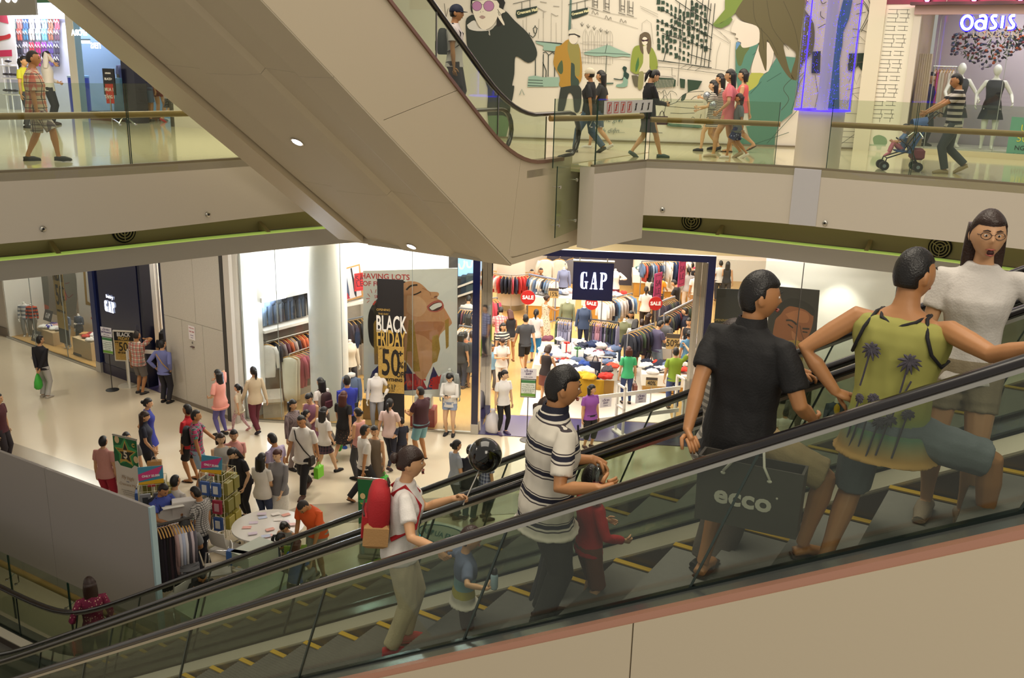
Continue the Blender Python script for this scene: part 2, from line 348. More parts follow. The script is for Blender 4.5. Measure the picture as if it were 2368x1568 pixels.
# upper escalator (slopes down away from us to the gallery)
E2N0,E2N1=-7.85,-11.42
def z2b(u): return 14.58-S2*u
def z2s(u):
    a=16.27-S2*u; lo=FL+.13
    if u<12.2: return a
    t=(u-12.2)/1.7;
    if u>13.9: return lo
    z0=16.27-S2*12.2; return z0+(-S2*1.7)*t*(1-t*.5)*1.0+ (lo-(z0-S2*1.7*.5))*t*t*(3-2*t)*1.0
UPE=thing('escalator','big cream escalator overhead coming down to the upper gallery','escalator')
us=[3,5,7,9,11,12.2]+[12.2+1.7*i/8 for i in range(1,9)]
cuts=[(3,3),(8.1,5.6),(9.2,7.2),(11.45,9.75),(13.2,12.9),(14.95,14.95)]
def clad(n,us_,ub_,side):
    bot=lambda u: max(z2b(u)+.12,5.57); top=z2s
    def poly(a,b_,f,k): return [(a+(b_-a)*i/k, f(a+(b_-a)*i/k)) for i in range(k+1)]
    for (s0,b0),(s1,b1) in zip(cuts[:-1],cuts[1:]):
        T=poly(s0+.004,s1-.004,top,10); B=poly(b0+.004,b1-.004,bot,10)
        rings=[]
        for (ut,zt),(ub,zb) in zip(T,B): rings.append([e2(ut,n,zt),e2(ub,n,zb),e2(ub,n-.03*side,zb),e2(ut,n-.03*side,zt)])
        m_=MB(); m_.loft(rings); obj('cladding_panel',m_,CLAD,UPE)
clad(E2N0,0,0,1)
b=MB(); b.loft([[e2(u,E2N0-.02,z2s(u)-.02),e2(u,E2N0-.02,max(z2b(u)+.14,5.6)),e2(u,E2N0-.06,max(z2b(u)+.14,5.6)),e2(u,E2N0-.06,z2s(u)-.02)] for u in us+[14.9]]); obj('cladding_backing',b,JOINT,UPE)
b=MB(); ub=[3,13.0,14.95]; b.loft([[e2(u,E2N0+.004,max(z2b(u),5.45)),e2(u,E2N0+.004,max(z2b(u),5.45)+.105),e2(u,E2N0-.2,max(z2b(u),5.45)+.105),e2(u,E2N0-.2,max(z2b(u),5.45))] for u in ub]); obj('edge_trim',b,CLAD,UPE)
b=MB(); b.loft([[e2(u,E2N0+.03,z2s(u)-.045),e2(u,E2N0+.03,z2s(u)+.012),e2(u,E2N0-.16,z2s(u)+.012),e2(u,E2N0-.16,z2s(u)-.045)] for u in us+[14.6]]); obj('skirt_strip',b,mat('bronze_strip','8a6a5c',.3,.6),UPE,True,30)
prof=[(-7.85,0),(-8.38,0),(-8.47,.05),(-8.95,.09),(-9.03,.02),(-9.27,0),(-10.02,0),(-10.1,.06),(-10.80,.10)]
for (n0,h0),(n1,h1) in zip(prof[:-1],prof[1:]):
    uc=[3,6.4,8.85,11.3,12.97]
    for a,c in zip(uc[:-1],uc[1:]):
        m_=MB(); g=.004
        A=[e2(a+g,n0,z2b(a+g)+h0),e2(c-g,n0,z2b(c-g)+h0),e2(c-g,n1,z2b(c-g)+h1),e2(a+g,n1,z2b(a+g)+h1)]
        m_.extr(A,(0,0,.03)); obj('soffit_panel',m_,SOFF,UPE)
    m_=MB(); m_.extr([e2(12.96,n0,5.44),e2(12.96,n1,5.44),e2(12.96,n1,5.44+h1+.03),e2(12.96,n0,5.44+h0+.03)],U2*.03); obj('soffit_end',m_,SOFF,UPE)
b=MB(); b.loft([[e2(u,-7.9,z2b(u)+.16),e2(u,-11.35,z2b(u)+.16),e2(u,-11.35,z2b(u)+.3),e2(u,-7.9,z2b(u)+.3)] for u in(3,12.9)]); obj('soffit_backing',b,DARK,UPE)
b=MB(); b.loft([[e2(u,-10.86,z2b(u)-.0),e2(u,-11.42,z2b(u)),e2(u,-11.42,z2s(u)),e2(u,-10.86,z2b(u)+.5)] for u in us[:6]+[12.9]]); obj('side_beam',b,CLAD,UPE)
b=MB(); b.loft([[e2(u,E2N0-.02,5.45),e2(u,-11.42,5.45),e2(u,-11.42,FL+.01),e2(u,E2N0-.02,FL+.01)] for u in(12.98,18.3)]); obj('landing_box',b,CLAD,UPE)
b=MB(); b.loft([[e2(u,E2N0-.25,z2b(u)+.2),e2(u,-11.2,z2b(u)+.2),e2(u,-11.2,z2s(u)-.1),e2(u,E2N0-.25,z2s(u)-.1)] for u in(3,12.6)]); obj('truss',b,DARK,UPE)
for k in range(22):
    u=12.3-k*.4; m_=MB(); m_.bbox(e2(u,(E2N0-1.55)/1-.0+.0,z2s(u)-.12),(1.0,.41,.2),.01,Matrix.Rotation(-AZ2,3,'Z')); obj('step',m_,mat('step_metal','6c6a66',.5,.5),UPE)
def rail2(n):
    P=[e2(u,n,z2s(u)+.73) for u in us[:-1]]+[e2(u,n,FL+.87) for u in(14.0,14.5,14.9)]+[e2(14.9+.37*math.sin(a),n,FL+.5+.37*math.cos(a)) for a in[PI*i/8 for i in range(1,8)]]+[e2(14.6,n,FL+.13)]
    b=MB(); b.tube(P,.048,10,flat=.75); obj('handrail',b,RUBBER,UPE,True)
    gl=[3,4.6,6.2,7.8,9.4,11.0,12.6,14.1]
    for a,c in zip(gl[:-1],gl[1:]):
        m_=MB(); m_.loft([[e2(u,n+.008,z2s(u)+.01),e2(u,n+.008,z2s(u)+.70),e2(u,n-.008,z2s(u)+.70),e2(u,n-.008,z2s(u)+.01)] for u in[a+.01+(c-a-.02)*i/4 for i in range(5)]]); obj('glass_panel',m_,GLASS,UPE)
        m_=MB(); m_.loft([[e2(u,n+.01,z2s(u)),e2(u+.0,n+.01,z2s(u)+.70),e2(u,n-.01,z2s(u)+.7),e2(u,n-.01,z2s(u))] for u in(c-.006,c+.006)]); obj('glass_joint',m_,STEEL,UPE)
rail2(E2N0-.07); rail2(E2N0-1.45)
for k,(px,py) in enumerate(((688,327),(952,569))):
    d=ray(px,py); t=(14.58-CH)/(d.z+S2*d.dot(U2)); P=C0+d*t
    nrm=Vector((0,0,1))*-1-U2*S2; nrm.normalize()
    T=thing('downlight','glowing recessed downlight under the overhead escalator, '+('halfway up' if k==0 else 'near its lower end'),'lamp'); T.matrix_world=face(P+nrm*.004,N2,U2-Vector((0,0,S2)))
    if (T.matrix_world.to_3x3()@Vector((0,0,1))).dot(nrm)<0: T.matrix_world=face(P+nrm*.004,-N2,U2-Vector((0,0,S2)))
    b=MB(); b.lathe([(.075,-.01),(.095,-.01),(.095,.012),(.08,.014)],seg=24,cap=False); obj('rim',b,CHROME,T,True,40)
    b=MB(); b.lathe([(.078,-.005),(.078,.008)],seg=24); obj('lens',b,mat('lamp_lens','f4f2ff',.4,emit=14,ecol='f0eeff'),T)
# gallery balustrades
def balustrade(label,line,bounds,top,rail=True,bot=.0,railz=.76,z=FL,brackets=True):
    T=thing('glass_balustrade',label,'balustrade'); P=[Vector((p[0],p[1],0)) for p in line]; acc=[0]
    for a,c in zip(P[:-1],P[1:]): acc.append(acc[-1]+(c-a).length)
    def at(s):
        s=min(max(s,0),acc[-1]-1e-6); i=max(j for j in range(len(P)-1) if acc[j]<=s); f=(s-acc[i])/(acc[i+1]-acc[i]); t=(P[i+1]-P[i]).normalized(); return P[i].lerp(P[i+1],f),Vector((-t.y,t.x,0)),t
    for a,c in zip(bounds[:-1],bounds[1:]):
        rings=[]
        for k in range(5):
            q,n,t=at(a+.012+(c-a-.024)*k/4); q=q+n*.05
            rings.append([q+n*.007+Vector((0,0,z+bot)),q+n*.007+Vector((0,0,z+top)),q-n*.007+Vector((0,0,z+top)),q-n*.007+Vector((0,0,z+bot))])
        m_=MB(); m_.loft(rings); g=obj('glass_panel',m_,GLASS,T)
        for q0,sg in((a+.012,1),(c-.012,-1)):
            m_=MB(); q,n,t=at(q0); q=q+n*.05; m_.loft([[q+n*.008+t*w+Vector((0,0,z+h)) for w in(-.005,.005)]+[q-n*.008+t*w+Vector((0,0,z+h)) for w in(.005,-.005)] for h in(bot,top)])
            obj('glass_edge',m_,GLASSE,g)
    if rail:
        s0,s1=bounds[0],bounds[-1]; k=max(4,int((s1-s0)/.4)); pts=[]
        for i in range(k+1):
            q,n,t=at(s0+(s1-s0)*i/k); pts.append(q-n*.03*0+n*.16+Vector((0,0,z+railz)))
        m_=MB(); m_.tube(pts,.05,10); obj('handrail',m_,RAILW,T,True,50)
        if brackets:
            for c in bounds[1:-1]:
                for sg in(-.12,.12):
                    q,n,t=at(c+sg); m_=MB(); m_.tube([q+n*.05+Vector((0,0,z+railz-.14)),q+n*.10+Vector((0,0,z+railz-.13)),q+n*.16-t*sg*.9+Vector((0,0,z+railz-.02))],.009,6); m_.lathe([(.022,0),(.022,.02)],q+n*.05+Vector((0,0,z+railz-.15)),10); obj('bracket',m_,CHROME,T,True,40)
    return T,at
BL,_=balustrade('green tinted glass balustrade with wooden rail on the left gallery edge',GL,[0,2.1,4.22,6.3,8.35,9.6],1.22)
# the two escalators in front of us
def zh(u):
    k=.33; x=(11.24-u)/k
    return .97+S1*k*(math.log1p(math.exp(x)) if x<30 else x)
US=[-2.2,0,2,4,6,8,9.5]+[10+.25*i for i in range(15)]+[15.5,18]
STEPM=mat('step_grey','66645f',.42,.35,var=.12,vscale=20); YEL=mat('yellow_line','c9a21c',.6); SKIRT=mat('skirt_brown','4c4039',.18,.25); DECK2=mat('inner_deck_cream','c9c3b0',.3,.25); DECK=mat('deck_steel','aeb2ae',.2,.85); PINKS=mat('rose_strip','b98873',.35,.35); EBASE=mat('glass_channel','14201d',.2,.3)
sm=MB(); nt_=33; W_=.98
xs=[-W_/2+W_*i/(nt_*2) for i in range(nt_*2+1)]
top=[(x,0 if i%2 else -.012) for i,x in enumerate(xs)]
ringA=[Vector((x,-.2+ (0.006 if i%2 else .0),z)) for i,(x,z) in enumerate(top)]+[Vector((W_/2,-.2,-.06)),Vector((-W_/2,-.2,-.06))]
ringB=[Vector((x,.2,z)) for x,z in top]+[Vector((W_/2,.2,-.06)),Vector((-W_/2,.2,-.06))]
sm.loft([ringA,ringB]); TREAD=sm.mesh('tread',STEPM)
sm=MB(); sm.loft([[Vector((x,-.2+(.008 if i%2 else 0)+.02,z)) for i,x in enumerate(xs)]+[Vector((W_/2,-.15,z)),Vector((-W_/2,-.15,z))] for z in(-.235,-.06)]); RISER=sm.mesh('riser',STEPM)
sm=MB(); sm.box((-.455,0,.003),(.045,.4,.008)); YLINE=sm.mesh('yellow_line',YEL)
def escalator(n0,n1,label,outer_near,ulo,joint0,clad_near):
    T=thing('escalator',label,'escalator')
    n_=[0]
    def strip(name,n_a,n_b,za,zb,m,uu=US,parent=T,smooth=True):
        m_=MB(); m_.loft([[e1(u,n_a,zh(u)+za),e1(u,n_a,zh(u)+zb),e1(u,n_b,zh(u)+zb),e1(u,n_b,zh(u)+za)] for u in uu]); return obj(name,m_,m,parent,smooth,30)
    for nn,sgn in((n0,-1),(n1,1)):
        m_=MB(); m_.tube([e1(u,nn,zh(u)-.012) for u in US],.046,12,flat=.55,up=(0,0,1)); h=obj('handrail',m_,RUBBER,T,True)
        strip('rail_guide',nn-.018,nn+.018,-.06,-.03,STEEL,parent=h)
        strip('glass_channel',nn-.022,nn+.022,-.73,-.68,EBASE)
        u=joint0
        while u>ulo: u-=1.36
        while u<15:
            a,c=max(u+.008,-2),u+1.352; k=1 if c<9.5 else 5
            sl=.30
            rings=[]
            for i in range(k+1):
                q=a+(c-a)*i/k; f=S1/(1+math.exp((q-11.24)/.33)) if q>8 else S1; du=.645*f/(1+f*f)*1.0
                qt,qb=q-du*.0,q+0
                qt=q-du*.5; qb=q+du*.5
                hh=[(qb,-.70),(qt,-.06)]
                rings.append([e1(hh[0][0],nn-.006,zh(hh[0][0])-.70),e1(hh[1][0],nn-.006,zh(hh[1][0])-.06),e1(hh[1][0],nn+.006,zh(hh[1][0])-.06),e1(hh[0][0],nn+.006,zh(hh[0][0])-.70)])
            m_=MB(); m_.loft(rings); g=obj('glass_panel',m_,GLASSD,T)
            r0=rings[-1]; d=(U1*.012); m_=MB(); m_.loft([[p+ (N1*(.003 if (p-r0[0]).dot(N1)>.004 else -.003)) for p in r0],[p+d+(N1*(.003 if (p-r0[0]).dot(N1)>.004 else -.003)) for p in r0]]); obj('glass_edge',m_,mat('panel_joint','3b4743',.3,.4),g)
            u+=1.36
        m_=MB(); m_.loft([[e1(u,nn-sgn*.02,zh(u)-.70),e1(u,nn-sgn*.105,zh(u)-.775),e1(u,nn-sgn*.105,zh(u)-.80),e1(u,nn-sgn*.02,zh(u)-.76)] for u in US]); obj('inner_deck',m_,DECK2,T,True,30)
        strip('skirt',nn-sgn*.095,nn-sgn*.105,-1.3,-.79,SKIRT)
    nc=(n0+n1)/2
    k=0; u=-1.9
    while u<11.3:
        z=zh(u)-.89-.0;
        S_=thing_part('step',T,e1(u,nc,z),math.atan2(U1.y,U1.x)+PI/2)
        for me in(TREAD,RISER,YLINE): o=bpy.data.objects.new(me.name,me); COL.objects.link(o); o.parent=S_
        u+=.4
    m_=MB(); m_.loft([[e1(u,n0+.1,.055),e1(u,n1-.1,.055),e1(u,n1-.1,.08),e1(u,n0+.1,.08)] for u in(11.35,14)]); obj('comb_plate',m_,mat('comb_plate','8b8a86',.35,.7),T)
    m_=MB(); m_.loft([[e1(u,n0-.2,max(zh(u)-2.0,-.3)),e1(u,n1+.2,max(zh(u)-2.0,-.3)),e1(u,n1+.2,max(zh(u)-1.25,-.28)),e1(u,n0-.2,max(zh(u)-1.25,-.28))] for u in(-2,5,10,12)]); obj('truss',m_,DARK,T)
    return T,strip
def thing_part(name,parent,loc,rz):
    o=bpy.data.objects.new(name,None); COL.objects.link(o); o.parent=parent; o.location=loc; o.rotation_euler=(0,0,rz); o.empty_display_size=.05; return o
ES1,st1=escalator(4.15,5.35,'nearest of the two escalators climbing to the right, with cream side cladding',True,-2,4.0,True)
ES2,st2=escalator(5.70,6.90,'second escalator climbing to the right, behind the nearest one',False,-2,4.3,False)
st1('outer_deck',4.13,4.0,-.735,-.695,DECK); st1('rose_strip',4.0,3.945,-.735,-.692,PINKS)
st1('between_deck',5.37,5.68,-.74,-.70,DECK); st2('outer_deck',6.92,7.06,-.735,-.695,DECK)
uc=[-2.2,1.62,4.6,7.6,10.6,13.6,18]
for a,c in zip(uc[:-1],uc[1:]):
    uu=[a+.004]+[u for u in US if a+.02<u<c-.02]+[c-.004]
    m_=MB(); m_.loft([[e1(u,3.94,-.2),e1(u,3.94,zh(u)-.735),e1(u,3.98,zh(u)-.735),e1(u,3.98,-.2)] for u in uu]); obj('cladding_panel',m_,CLAD,ES1)
m_=MB(); m_.loft([[e1(u,7.05,-.2),e1(u,7.05,zh(u)-.735),e1(u,7.08,zh(u)-.735),e1(u,7.08,-.2)] for u in US]); obj('cladding_panel',m_,CLAD,ES2)
m_=MB(); m_.loft([[e1(u,5.45,-.2),e1(u,5.45,zh(u)-.75),e1(u,5.6,zh(u)-.75),e1(u,5.6,-.2)] for u in US]); obj('middle_core',m_,DARK,ES1)
T,_=balustrade('green glass barrier with wooden rail at the escalator foot, bottom left',[e1(18,7.32,0),e1(9.95,7.32,0)],[0,1.55,3.1,4.62,6.1,7.55,8.05],1.1,railz=.78,z=0.0)
def seg_wall(name,u0,u1,n,th,z1,m):
    b=MB(); b.loft([[e1(u0,n,0),e1(u1,n,0),e1(u1,n+th,0),e1(u0,n+th,0)],[e1(u0,n,z1),e1(u1,n,z1),e1(u1,n+th,z1),e1(u0,n+th,z1)]]); return b
HT=thing('hoarding','pale grey temporary partition behind the glass barrier, bottom left','partition')
HM=mat('hoarding_panel','a39c98',.6,bump=.03)
for a,c in((11.05,13.55),(13.56,17.6),(17.61,22)):
    obj('board_panel',seg_wall('x',a,c,8.22,.05,2.2,HM),HM,HT)
obj('end_trim',seg_wall('x',11.0,11.045,8.20,.09,2.21,0),mat('pale_blue_trim','a9c3cd',.4),HT)
# ground floor shop shell
def quadwall(name,pts,m,th=.06,n=None,kind=True,parent=None):
    b=MB(); P=[Vector(p) for p in pts]; nn=(P[1]-P[0]).cross(P[-1]-P[0]).normalized() if n is None else n
    b.extr(P,nn*th); o=obj(name,b,m,parent)
    if kind and parent is None: o['kind']='structure'
    return o
def fwall(name,x0,x1,d0,d1,z0,z1,m,th=.06,parent=None):
    a,c=fp(x0,d0),fp(x1,d1)
    return quadwall(name,[a+Vector((0,0,z0)),c+Vector((0,0,z0)),c+Vector((0,0,z1)),a+Vector((0,0,z1))],m,th,parent=parent)
fwall('wall_store_back',-13,17,19.2,19.2,0,5.2,WALLW); fwall('wall_store_right',13.5,13.5,0,19,0,5.2,WALLW); fwall('wall_store_left',-5.2,-5.2,3.2,19,0,5.2,WALLW)
b=MB(); b.prism([tuple(fp(-6.6,.12)[:2]),tuple(fp(14,.12)[:2]),tuple(fp(14,20)[:2]),tuple(fp(-13,20)[:2]),tuple(fp(-9,4)[:2])],5.3,5.36); struct('ceiling_store',b,WALLW)
fwall('door_1',-.92,-.76,-.12,-.12,.0,4.43,NAVY,-.2); fwall('door_2',4.36,4.52,-.12,-.12,0,4.43,NAVY,-.2); fwall('trim_portal_lintel',-.92,4.52,-.12,-.12,4.43,4.58,NAVY,-.2)
fwall('trim_portal_plinth',-.93,-.75,-.13,-.13,0,.26,mat('plinth_grey','b5b0a6',.4),-.22); fwall('trim_portal_plinth',4.35,4.53,-.13,-.13,0,.26,mat('plinth_grey','b5b0a6',.4),-.22)
for x in(-.74,4.34):
    for k in range(3): fwall('trim_mirror_reveal',x+(.035*k if x<0 else -.035*k)*0,x,.02+.3*k,.3+.3*k,.0,4.4,MIRROR,.03)
    fwall('trim_reveal_face',x+(.0 if x<0 else -.16),x+(.16 if x<0 else 0),.96,.96,0,4.4,MIRROR,.03)
fwall('wall_header',-6.6,12.5,-.02,-.02,4.6,5.13,CREAMW,.1)
STRUCTW=mat('window_white','efebe4',.35)
fwall('trim_jamb_left',-6.74,-6.52,-.06,-.06,0,5.1,WALL,-.16); fwall('trim_jamb_dark',-6.83,-6.75,-.05,-.05,0,5.1,mat('dark_trim','3d3a36',.5),-.1)
g=fwall('window_1',-6.5,-4.05,0,0,.03,4.5,SHOPG,.014); g=fwall('window_2',-4.04,-.93,0,0,.03,4.5,SHOPG,.014)
for x in(-5.6,-4.05,-2.35): fwall('trim_glass_joint',x-.006,x+.006,-.004,-.004,.03,4.5,mat('silicone','8d9490',.4),.02)
fwall('trim_window_sill',-6.5,-.93,-.03,-.03,0,.05,STEEL,.08)
b=MB(); b.lathe([(.47,0),(.47,5.1)],fp(-4.56,.62),32); struct('wall_column',b,STRUCTW,True,sharp=40)
def wp(s,r=0.0,z=0.0): return fp(-6.42+.58*s+.865*r,.05+s-.50*r,z)
def wwall(name,s0,s1,r,z0,z1,m,th=-.06):
    a,c=wp(s0,r),wp(s1,r); return quadwall(name,[a+Vector((0,0,z0)),c+Vector((0,0,z0)),c+Vector((0,0,z1)),a+Vector((0,0,z1))],m,th)
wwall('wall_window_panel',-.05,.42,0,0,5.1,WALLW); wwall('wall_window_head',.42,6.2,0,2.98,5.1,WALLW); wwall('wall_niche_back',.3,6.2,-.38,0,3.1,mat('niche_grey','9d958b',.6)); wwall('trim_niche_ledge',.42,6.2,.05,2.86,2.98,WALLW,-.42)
quadwall('wall_niche_side',[wp(.42,0),wp(.42,-.38),wp(.42,-.38,2.98),wp(.42,0,2.98)],WALLW,.03)
area('window_uplight',wp(1.3,.10,3.05),1.9,60,(.78,.85,1),rot=(PI,R(-35),math.atan2((wp(1)-wp(0)).y,(wp(1)-wp(0)).x)),sy=.12)
area('window_sidelight',wp(.40,.16,1.9),.12,40,(.78,.85,1),rot=(R(90),0,math.atan2((wp(1)-wp(0)).y,(wp(1)-wp(0)).x)+R(115)),sy=3)
area('window_glow_top',fp(-5.6,.5,4.9),1.6,60,(.85,.9,1),sy=.5)
area('window_light_middle',fp(-2.5,.7,4.9),2.6,120,SHOP,sy=.8)
g=fwall('window_3',4.56,8.5,0,0,.03,4.5,SHOPG,.014)
for x in(6.45,8.5): fwall('trim_glass_joint',x-.008,x+.008,-.006,-.006,.03,4.5,mat('dark_trim','3d3a36',.5),.03)
fwall('trim_window_sill',4.53,8.6,-.03,-.03,0,.05,STEEL,.08)
fwall('wall_window_right_back',5.9,9.4,1.6,1.6,0,5.1,WALLW); fwall('wall_window_right_side',9.1,9.1,.05,1.6,0,5.1,WALLW); fwall('wall_pier_right',8.52,12.5,-.04,-.04,0,5.1,WALL,.08)
fwall('trim_pier_grey',8.75,9.0,-.06,-.06,0,5.1,mat('pier_grey','b9b4aa',.5),.03)
for x in(6.35,7.65): spot('window_spot',fp(x,.55,4.45),fp(x+.05,1.55,2.6),160,(1,.93,.78),55,.7)
area('window_light_right',fp(6.4,.7,4.95),2.8,60,SHOP,sy=.6)
def lwall(name,t0,t1,d0,d1,z0,z1,m,th=.06,parent=None):
    a,c=lp(t0,d0),lp(t1,d1)
    return quadwall(name,[a+Vector((0,0,z0)),c+Vector((0,0,z0)),c+Vector((0,0,z1)),a+Vector((0,0,z1))],m,th,parent=parent)
lwall('wall_left_end',-6,.1,-.02,-.02,0,5.1,WALL,-.2); lwall('baseboard_left_end',-6,.12,-.04,-.04,0,.28,mat('base_taupe','7d7264',.5),.03)
lwall('window_4',.12,5.3,0,0,.03,5.0,SHOPG,.014)
for t in(1.78,3.6): lwall('trim_glass_joint',t-.008,t+.008,-.004,-.004,.03,5,mat('silicone','8d9490',.4),.02)
lwall('trim_window_sill',.1,5.3,-.03,-.03,0,.05,STEEL,.06)
lwall('wall_kids_back',-.2,5.4,1.9,1.9,0,5.1,WALLW); lwall('wall_kids_side',.06,.06,0,1.9,0,5.1,WALLW)
lwall('wall_navy_pier',5.36,7.55,-.05,-.05,.3,5.1,NAVY,-.2); lwall('baseboard_navy',5.36,7.55,-.06,-.06,0,.3,mat('navy_base','2b2740',.3),-.2); lwall('trim_navy_edge',5.30,5.52,-.12,-.12,.3,5.1,mat('navy_edge','2a3564',.25),-.28); lwall('trim_navy_edge_base',5.29,5.53,-.13,-.13,0,.3,mat('plinth_grey','b5b0a6',.4),-.29)
lwall('trim_door_frame',7.55,7.68,-.03,-.03,0,5.1,mat('navy_dark','0c0f28',.3),-.3); lwall('trim_door_frame',8.62,8.74,-.08,-.08,0,5.1,NAVY,-.3)
BWD=pmat('board_wall','wood',['cfc8bb','bdb5a6'],9,.5,'X')
WB=[(8.76,9.5,0,2.24),(9.5,10.35,0,2.24),(10.35,11.24,0,2.24),(8.76,10.1,2.25,5.1),(10.1,11.24,2.25,5.1)]
for a,c,z0,z1 in WB: lwall('wall_board_panel',a+.006,c-.006,-.06,-.06,z0+.1*(z0==0),z1,BWD,.05)
lwall('wall_board_backing',8.75,11.25,-.02,-.02,0,5.1,JOINT,.04); lwall('baseboard_board_wall',8.76,11.24,-.065,-.065,0,.1,mat('base_taupe','7d7264',.5),.06)
lwall('trim_wall_edge',11.25,11.37,-.08,-.08,0,5.1,mat('dark_trim','3d3a36',.5),.1); lwall('trim_wall_edge',11.38,11.6,-.07,-.07,0,5.1,WALL,.1)
lwall('wall_kids_inner',6.5,11.3,4.6,4.6,0,5.1,WALLW); lwall('wall_kids_inner_side',8.9,9.4,.1,4.6,0,5.1,WALLW); lwall('wall_kids_inner_side',5.42,5.42,1.9,4.6,0,5.1,WALLW)
b=MB(); b.prism([tuple(lp(-.2,.1)[:2]),tuple(lp(11,.1)[:2]),tuple(lp(11,6)[:2]),tuple(lp(-.2,6)[:2])],5.1,5.16); struct('ceiling_kids',b,WALLW)
area('kids_window_light',lp(2.7,.9,4.9),4.6,170,SHOP,rot=(0,0,math.atan2(LD.y,LD.x)),sy=.8); area('kids_inside_light',lp(7.6,2.6,4.9),2.2,150,SHOP)
# upper storey walls
MA=Vector((-5.2,23.25,0)); MBp=Vector((7.62,22.1,0)); MD=(MBp-MA).normalized(); MN=Vector((-MD.y,MD.x,0))
def mp_(s,d=0.0,z=0.0): return MA+MD*s+MN*d+Vector((0,0,FL+z))
def mwall(name,s0,s1,d0,d1,z0,z1,m,th=.06):
    a,c=mp_(s0,d0),mp_(s1,d1); return quadwall(name,[a+Vector((0,0,z0)),c+Vector((0,0,z0)),c+Vector((0,0,z1)),a+Vector((0,0,z1))],m,th)
mwall('wall_mural',0,12.88,.02,.02,0,5,mat('mural_board','d8d2c4',.5),-.1)
mwall('baseboard_mural',0,12.88,-.01,-.01,0,.04,mat('edge_strip','7e745f',.4,.3),.03)
OA=Vector((7.9,21.9,0)); OD=Vector((10.58-7.9,20.29-21.9,0)).normalized(); ON=Vector((-OD.y,OD.x,0))
def op(s,d=0.0,z=0.0): return OA+OD*s+ON*d+Vector((0,0,FL+z))
def owall(name,s0,s1,d0,d1,z0,z1,m,th=.06):
    a,c=op(s0,d0),op(s1,d1); return quadwall(name,[a+Vector((0,0,z0)),c+Vector((0,0,z0)),c+Vector((0,0,z1)),a+Vector((0,0,z1))],m,th)
owall('trim_shop_pier',-.32,.02,-.12,-.12,0,5,mat('cream_pier','d9d2bd',.45),-.3)
SA=Vector((-13.6,27.1,0)); SB=Vector((-8.34,24.1,0)); SD=(SB-SA).normalized(); SN=Vector((-SD.y,SD.x,0))
def sp(s,d=0.0,z=0.0): return SA+SD*s+SN*d+Vector((0,0,FL+z))
def swall(name,s0,s1,d0,d1,z0,z1,m,th=.06):
    a,c=sp(s0,d0),sp(s1,d1); return quadwall(name,[a+Vector((0,0,z0)),c+Vector((0,0,z0)),c+Vector((0,0,z1)),a+Vector((0,0,z1))],m,th)
swall('wall_shops_back',-5,9,5.2,5.2,0,5,WALLW); swall('wall_gallery_left',6.05,12,-.0,-.0,0,5,WALL,.2); swall('baseboard_gallery_left',6.05,12,-.03,-.03,0,.2,mat('base_taupe','7d7264',.5),.02)
# people
SKIN={'a':mat('skin_light','c99a72',.5),'b':mat('skin_tan','b07c50',.5),'c':mat('skin_brown','8e5c38',.5),'d':mat('skin_pale','d8b08c',.5)}
HAIRC={'k':mat('hair_black','120e0d',.38,bump=.25,bscale=120),'b':mat('hair_dark_brown','2c1810',.4,bump=.25,bscale=120),'r':mat('hair_reddish','4a2016',.4,bump=.25,bscale=120),'g':mat('hair_cropped','241c18',.7)}
EYEM=mat('eye_dark','150f0c',.25); EYEW=mat('eye_white','e8e2da',.3); LIPM=mat('lip_pink','a8584c',.4)
def ik(a,t,l1,l2,pole):
    a,t=Vector(a),Vector(t); d=t-a; L=min(d.length,(l1+l2)*.999); dn=d.normalized(); x=(l1*l1-l2*l2+L*L)/(2*L); h=math.sqrt(max(l1*l1-x*x,0))
    p=Vector(pole); p=p-dn*p.dot(dn); p.normalize() if p.length>1e-6 else None
    return a+dn*x+p*h, a+dn*L
def headfn(near):
    def fn(d,p):
        x,y,z=d; p=Vector(p)
        if z<0: p.x*=1-.30*(-z)**1.6;
        if z<-.1 and y<0: p.y*=1-.45*min(1,(-z-.1)*1.3)
        if z<-.3 and y>0: p.y*=1-.06*(-z-.3)
        if z>.1: p.x*=1-.05*z
        if y>.1:
            p.y-=.0035*(1-abs(x))*(y>.5)
            g=lambda cx,cz,sx,sz:math.exp(-(((x-cx)/sx)**2+((z-cz)/sz)**2))
            p.y+=.0135*g(0,-.20,.13,.13)+.007*g(0,-.02,.1,.2)
            p.y+=.004*g(0,.22,.6,.1)-.0065*(g(.36,.07,.16,.10)+g(-.36,.07,.16,.10))
            p.y+=.0045*g(0,-.50,.26,.07)+.0035*g(0,-.60,.22,.06)-.003*g(0,-.555,.3,.025)*near+.006*g(0,-.85,.3,.18)+.003*(g(.5,-.15,.2,.2)+g(-.5,-.15,.2,.2))
        return p
    return fn
HR_=(.0455,.0555,.0665)
def remesh(mb,voxel,smooth=2,name='body'):
    me=mb.mesh('tmp'); o=bpy.data.objects.new('tmp',me); TS=bpy.data.scenes.get('work') or bpy.data.scenes.new('work'); TS.collection.objects.link(o)
    m_=o.modifiers.new('r','REMESH'); m_.mode='VOXEL'; m_.voxel_size=voxel
    if smooth: s_=o.modifiers.new('s','SMOOTH'); s_.iterations=smooth; s_.factor=.5
    vl=TS.view_layers[0]; vl.update(); dg=vl.depsgraph; out=bpy.data.meshes.new_from_object(o.evaluated_get(dg)); bpy.data.objects.remove(o); bpy.data.meshes.remove(me)
    return out
def mesh_to_mb(me):
    b=MB(); b.v=[tuple(v.co) for v in me.vertices]; b.f=[tuple(p.vertices) for p in me.polygons]; b.mi=[0]*len(b.f); return b
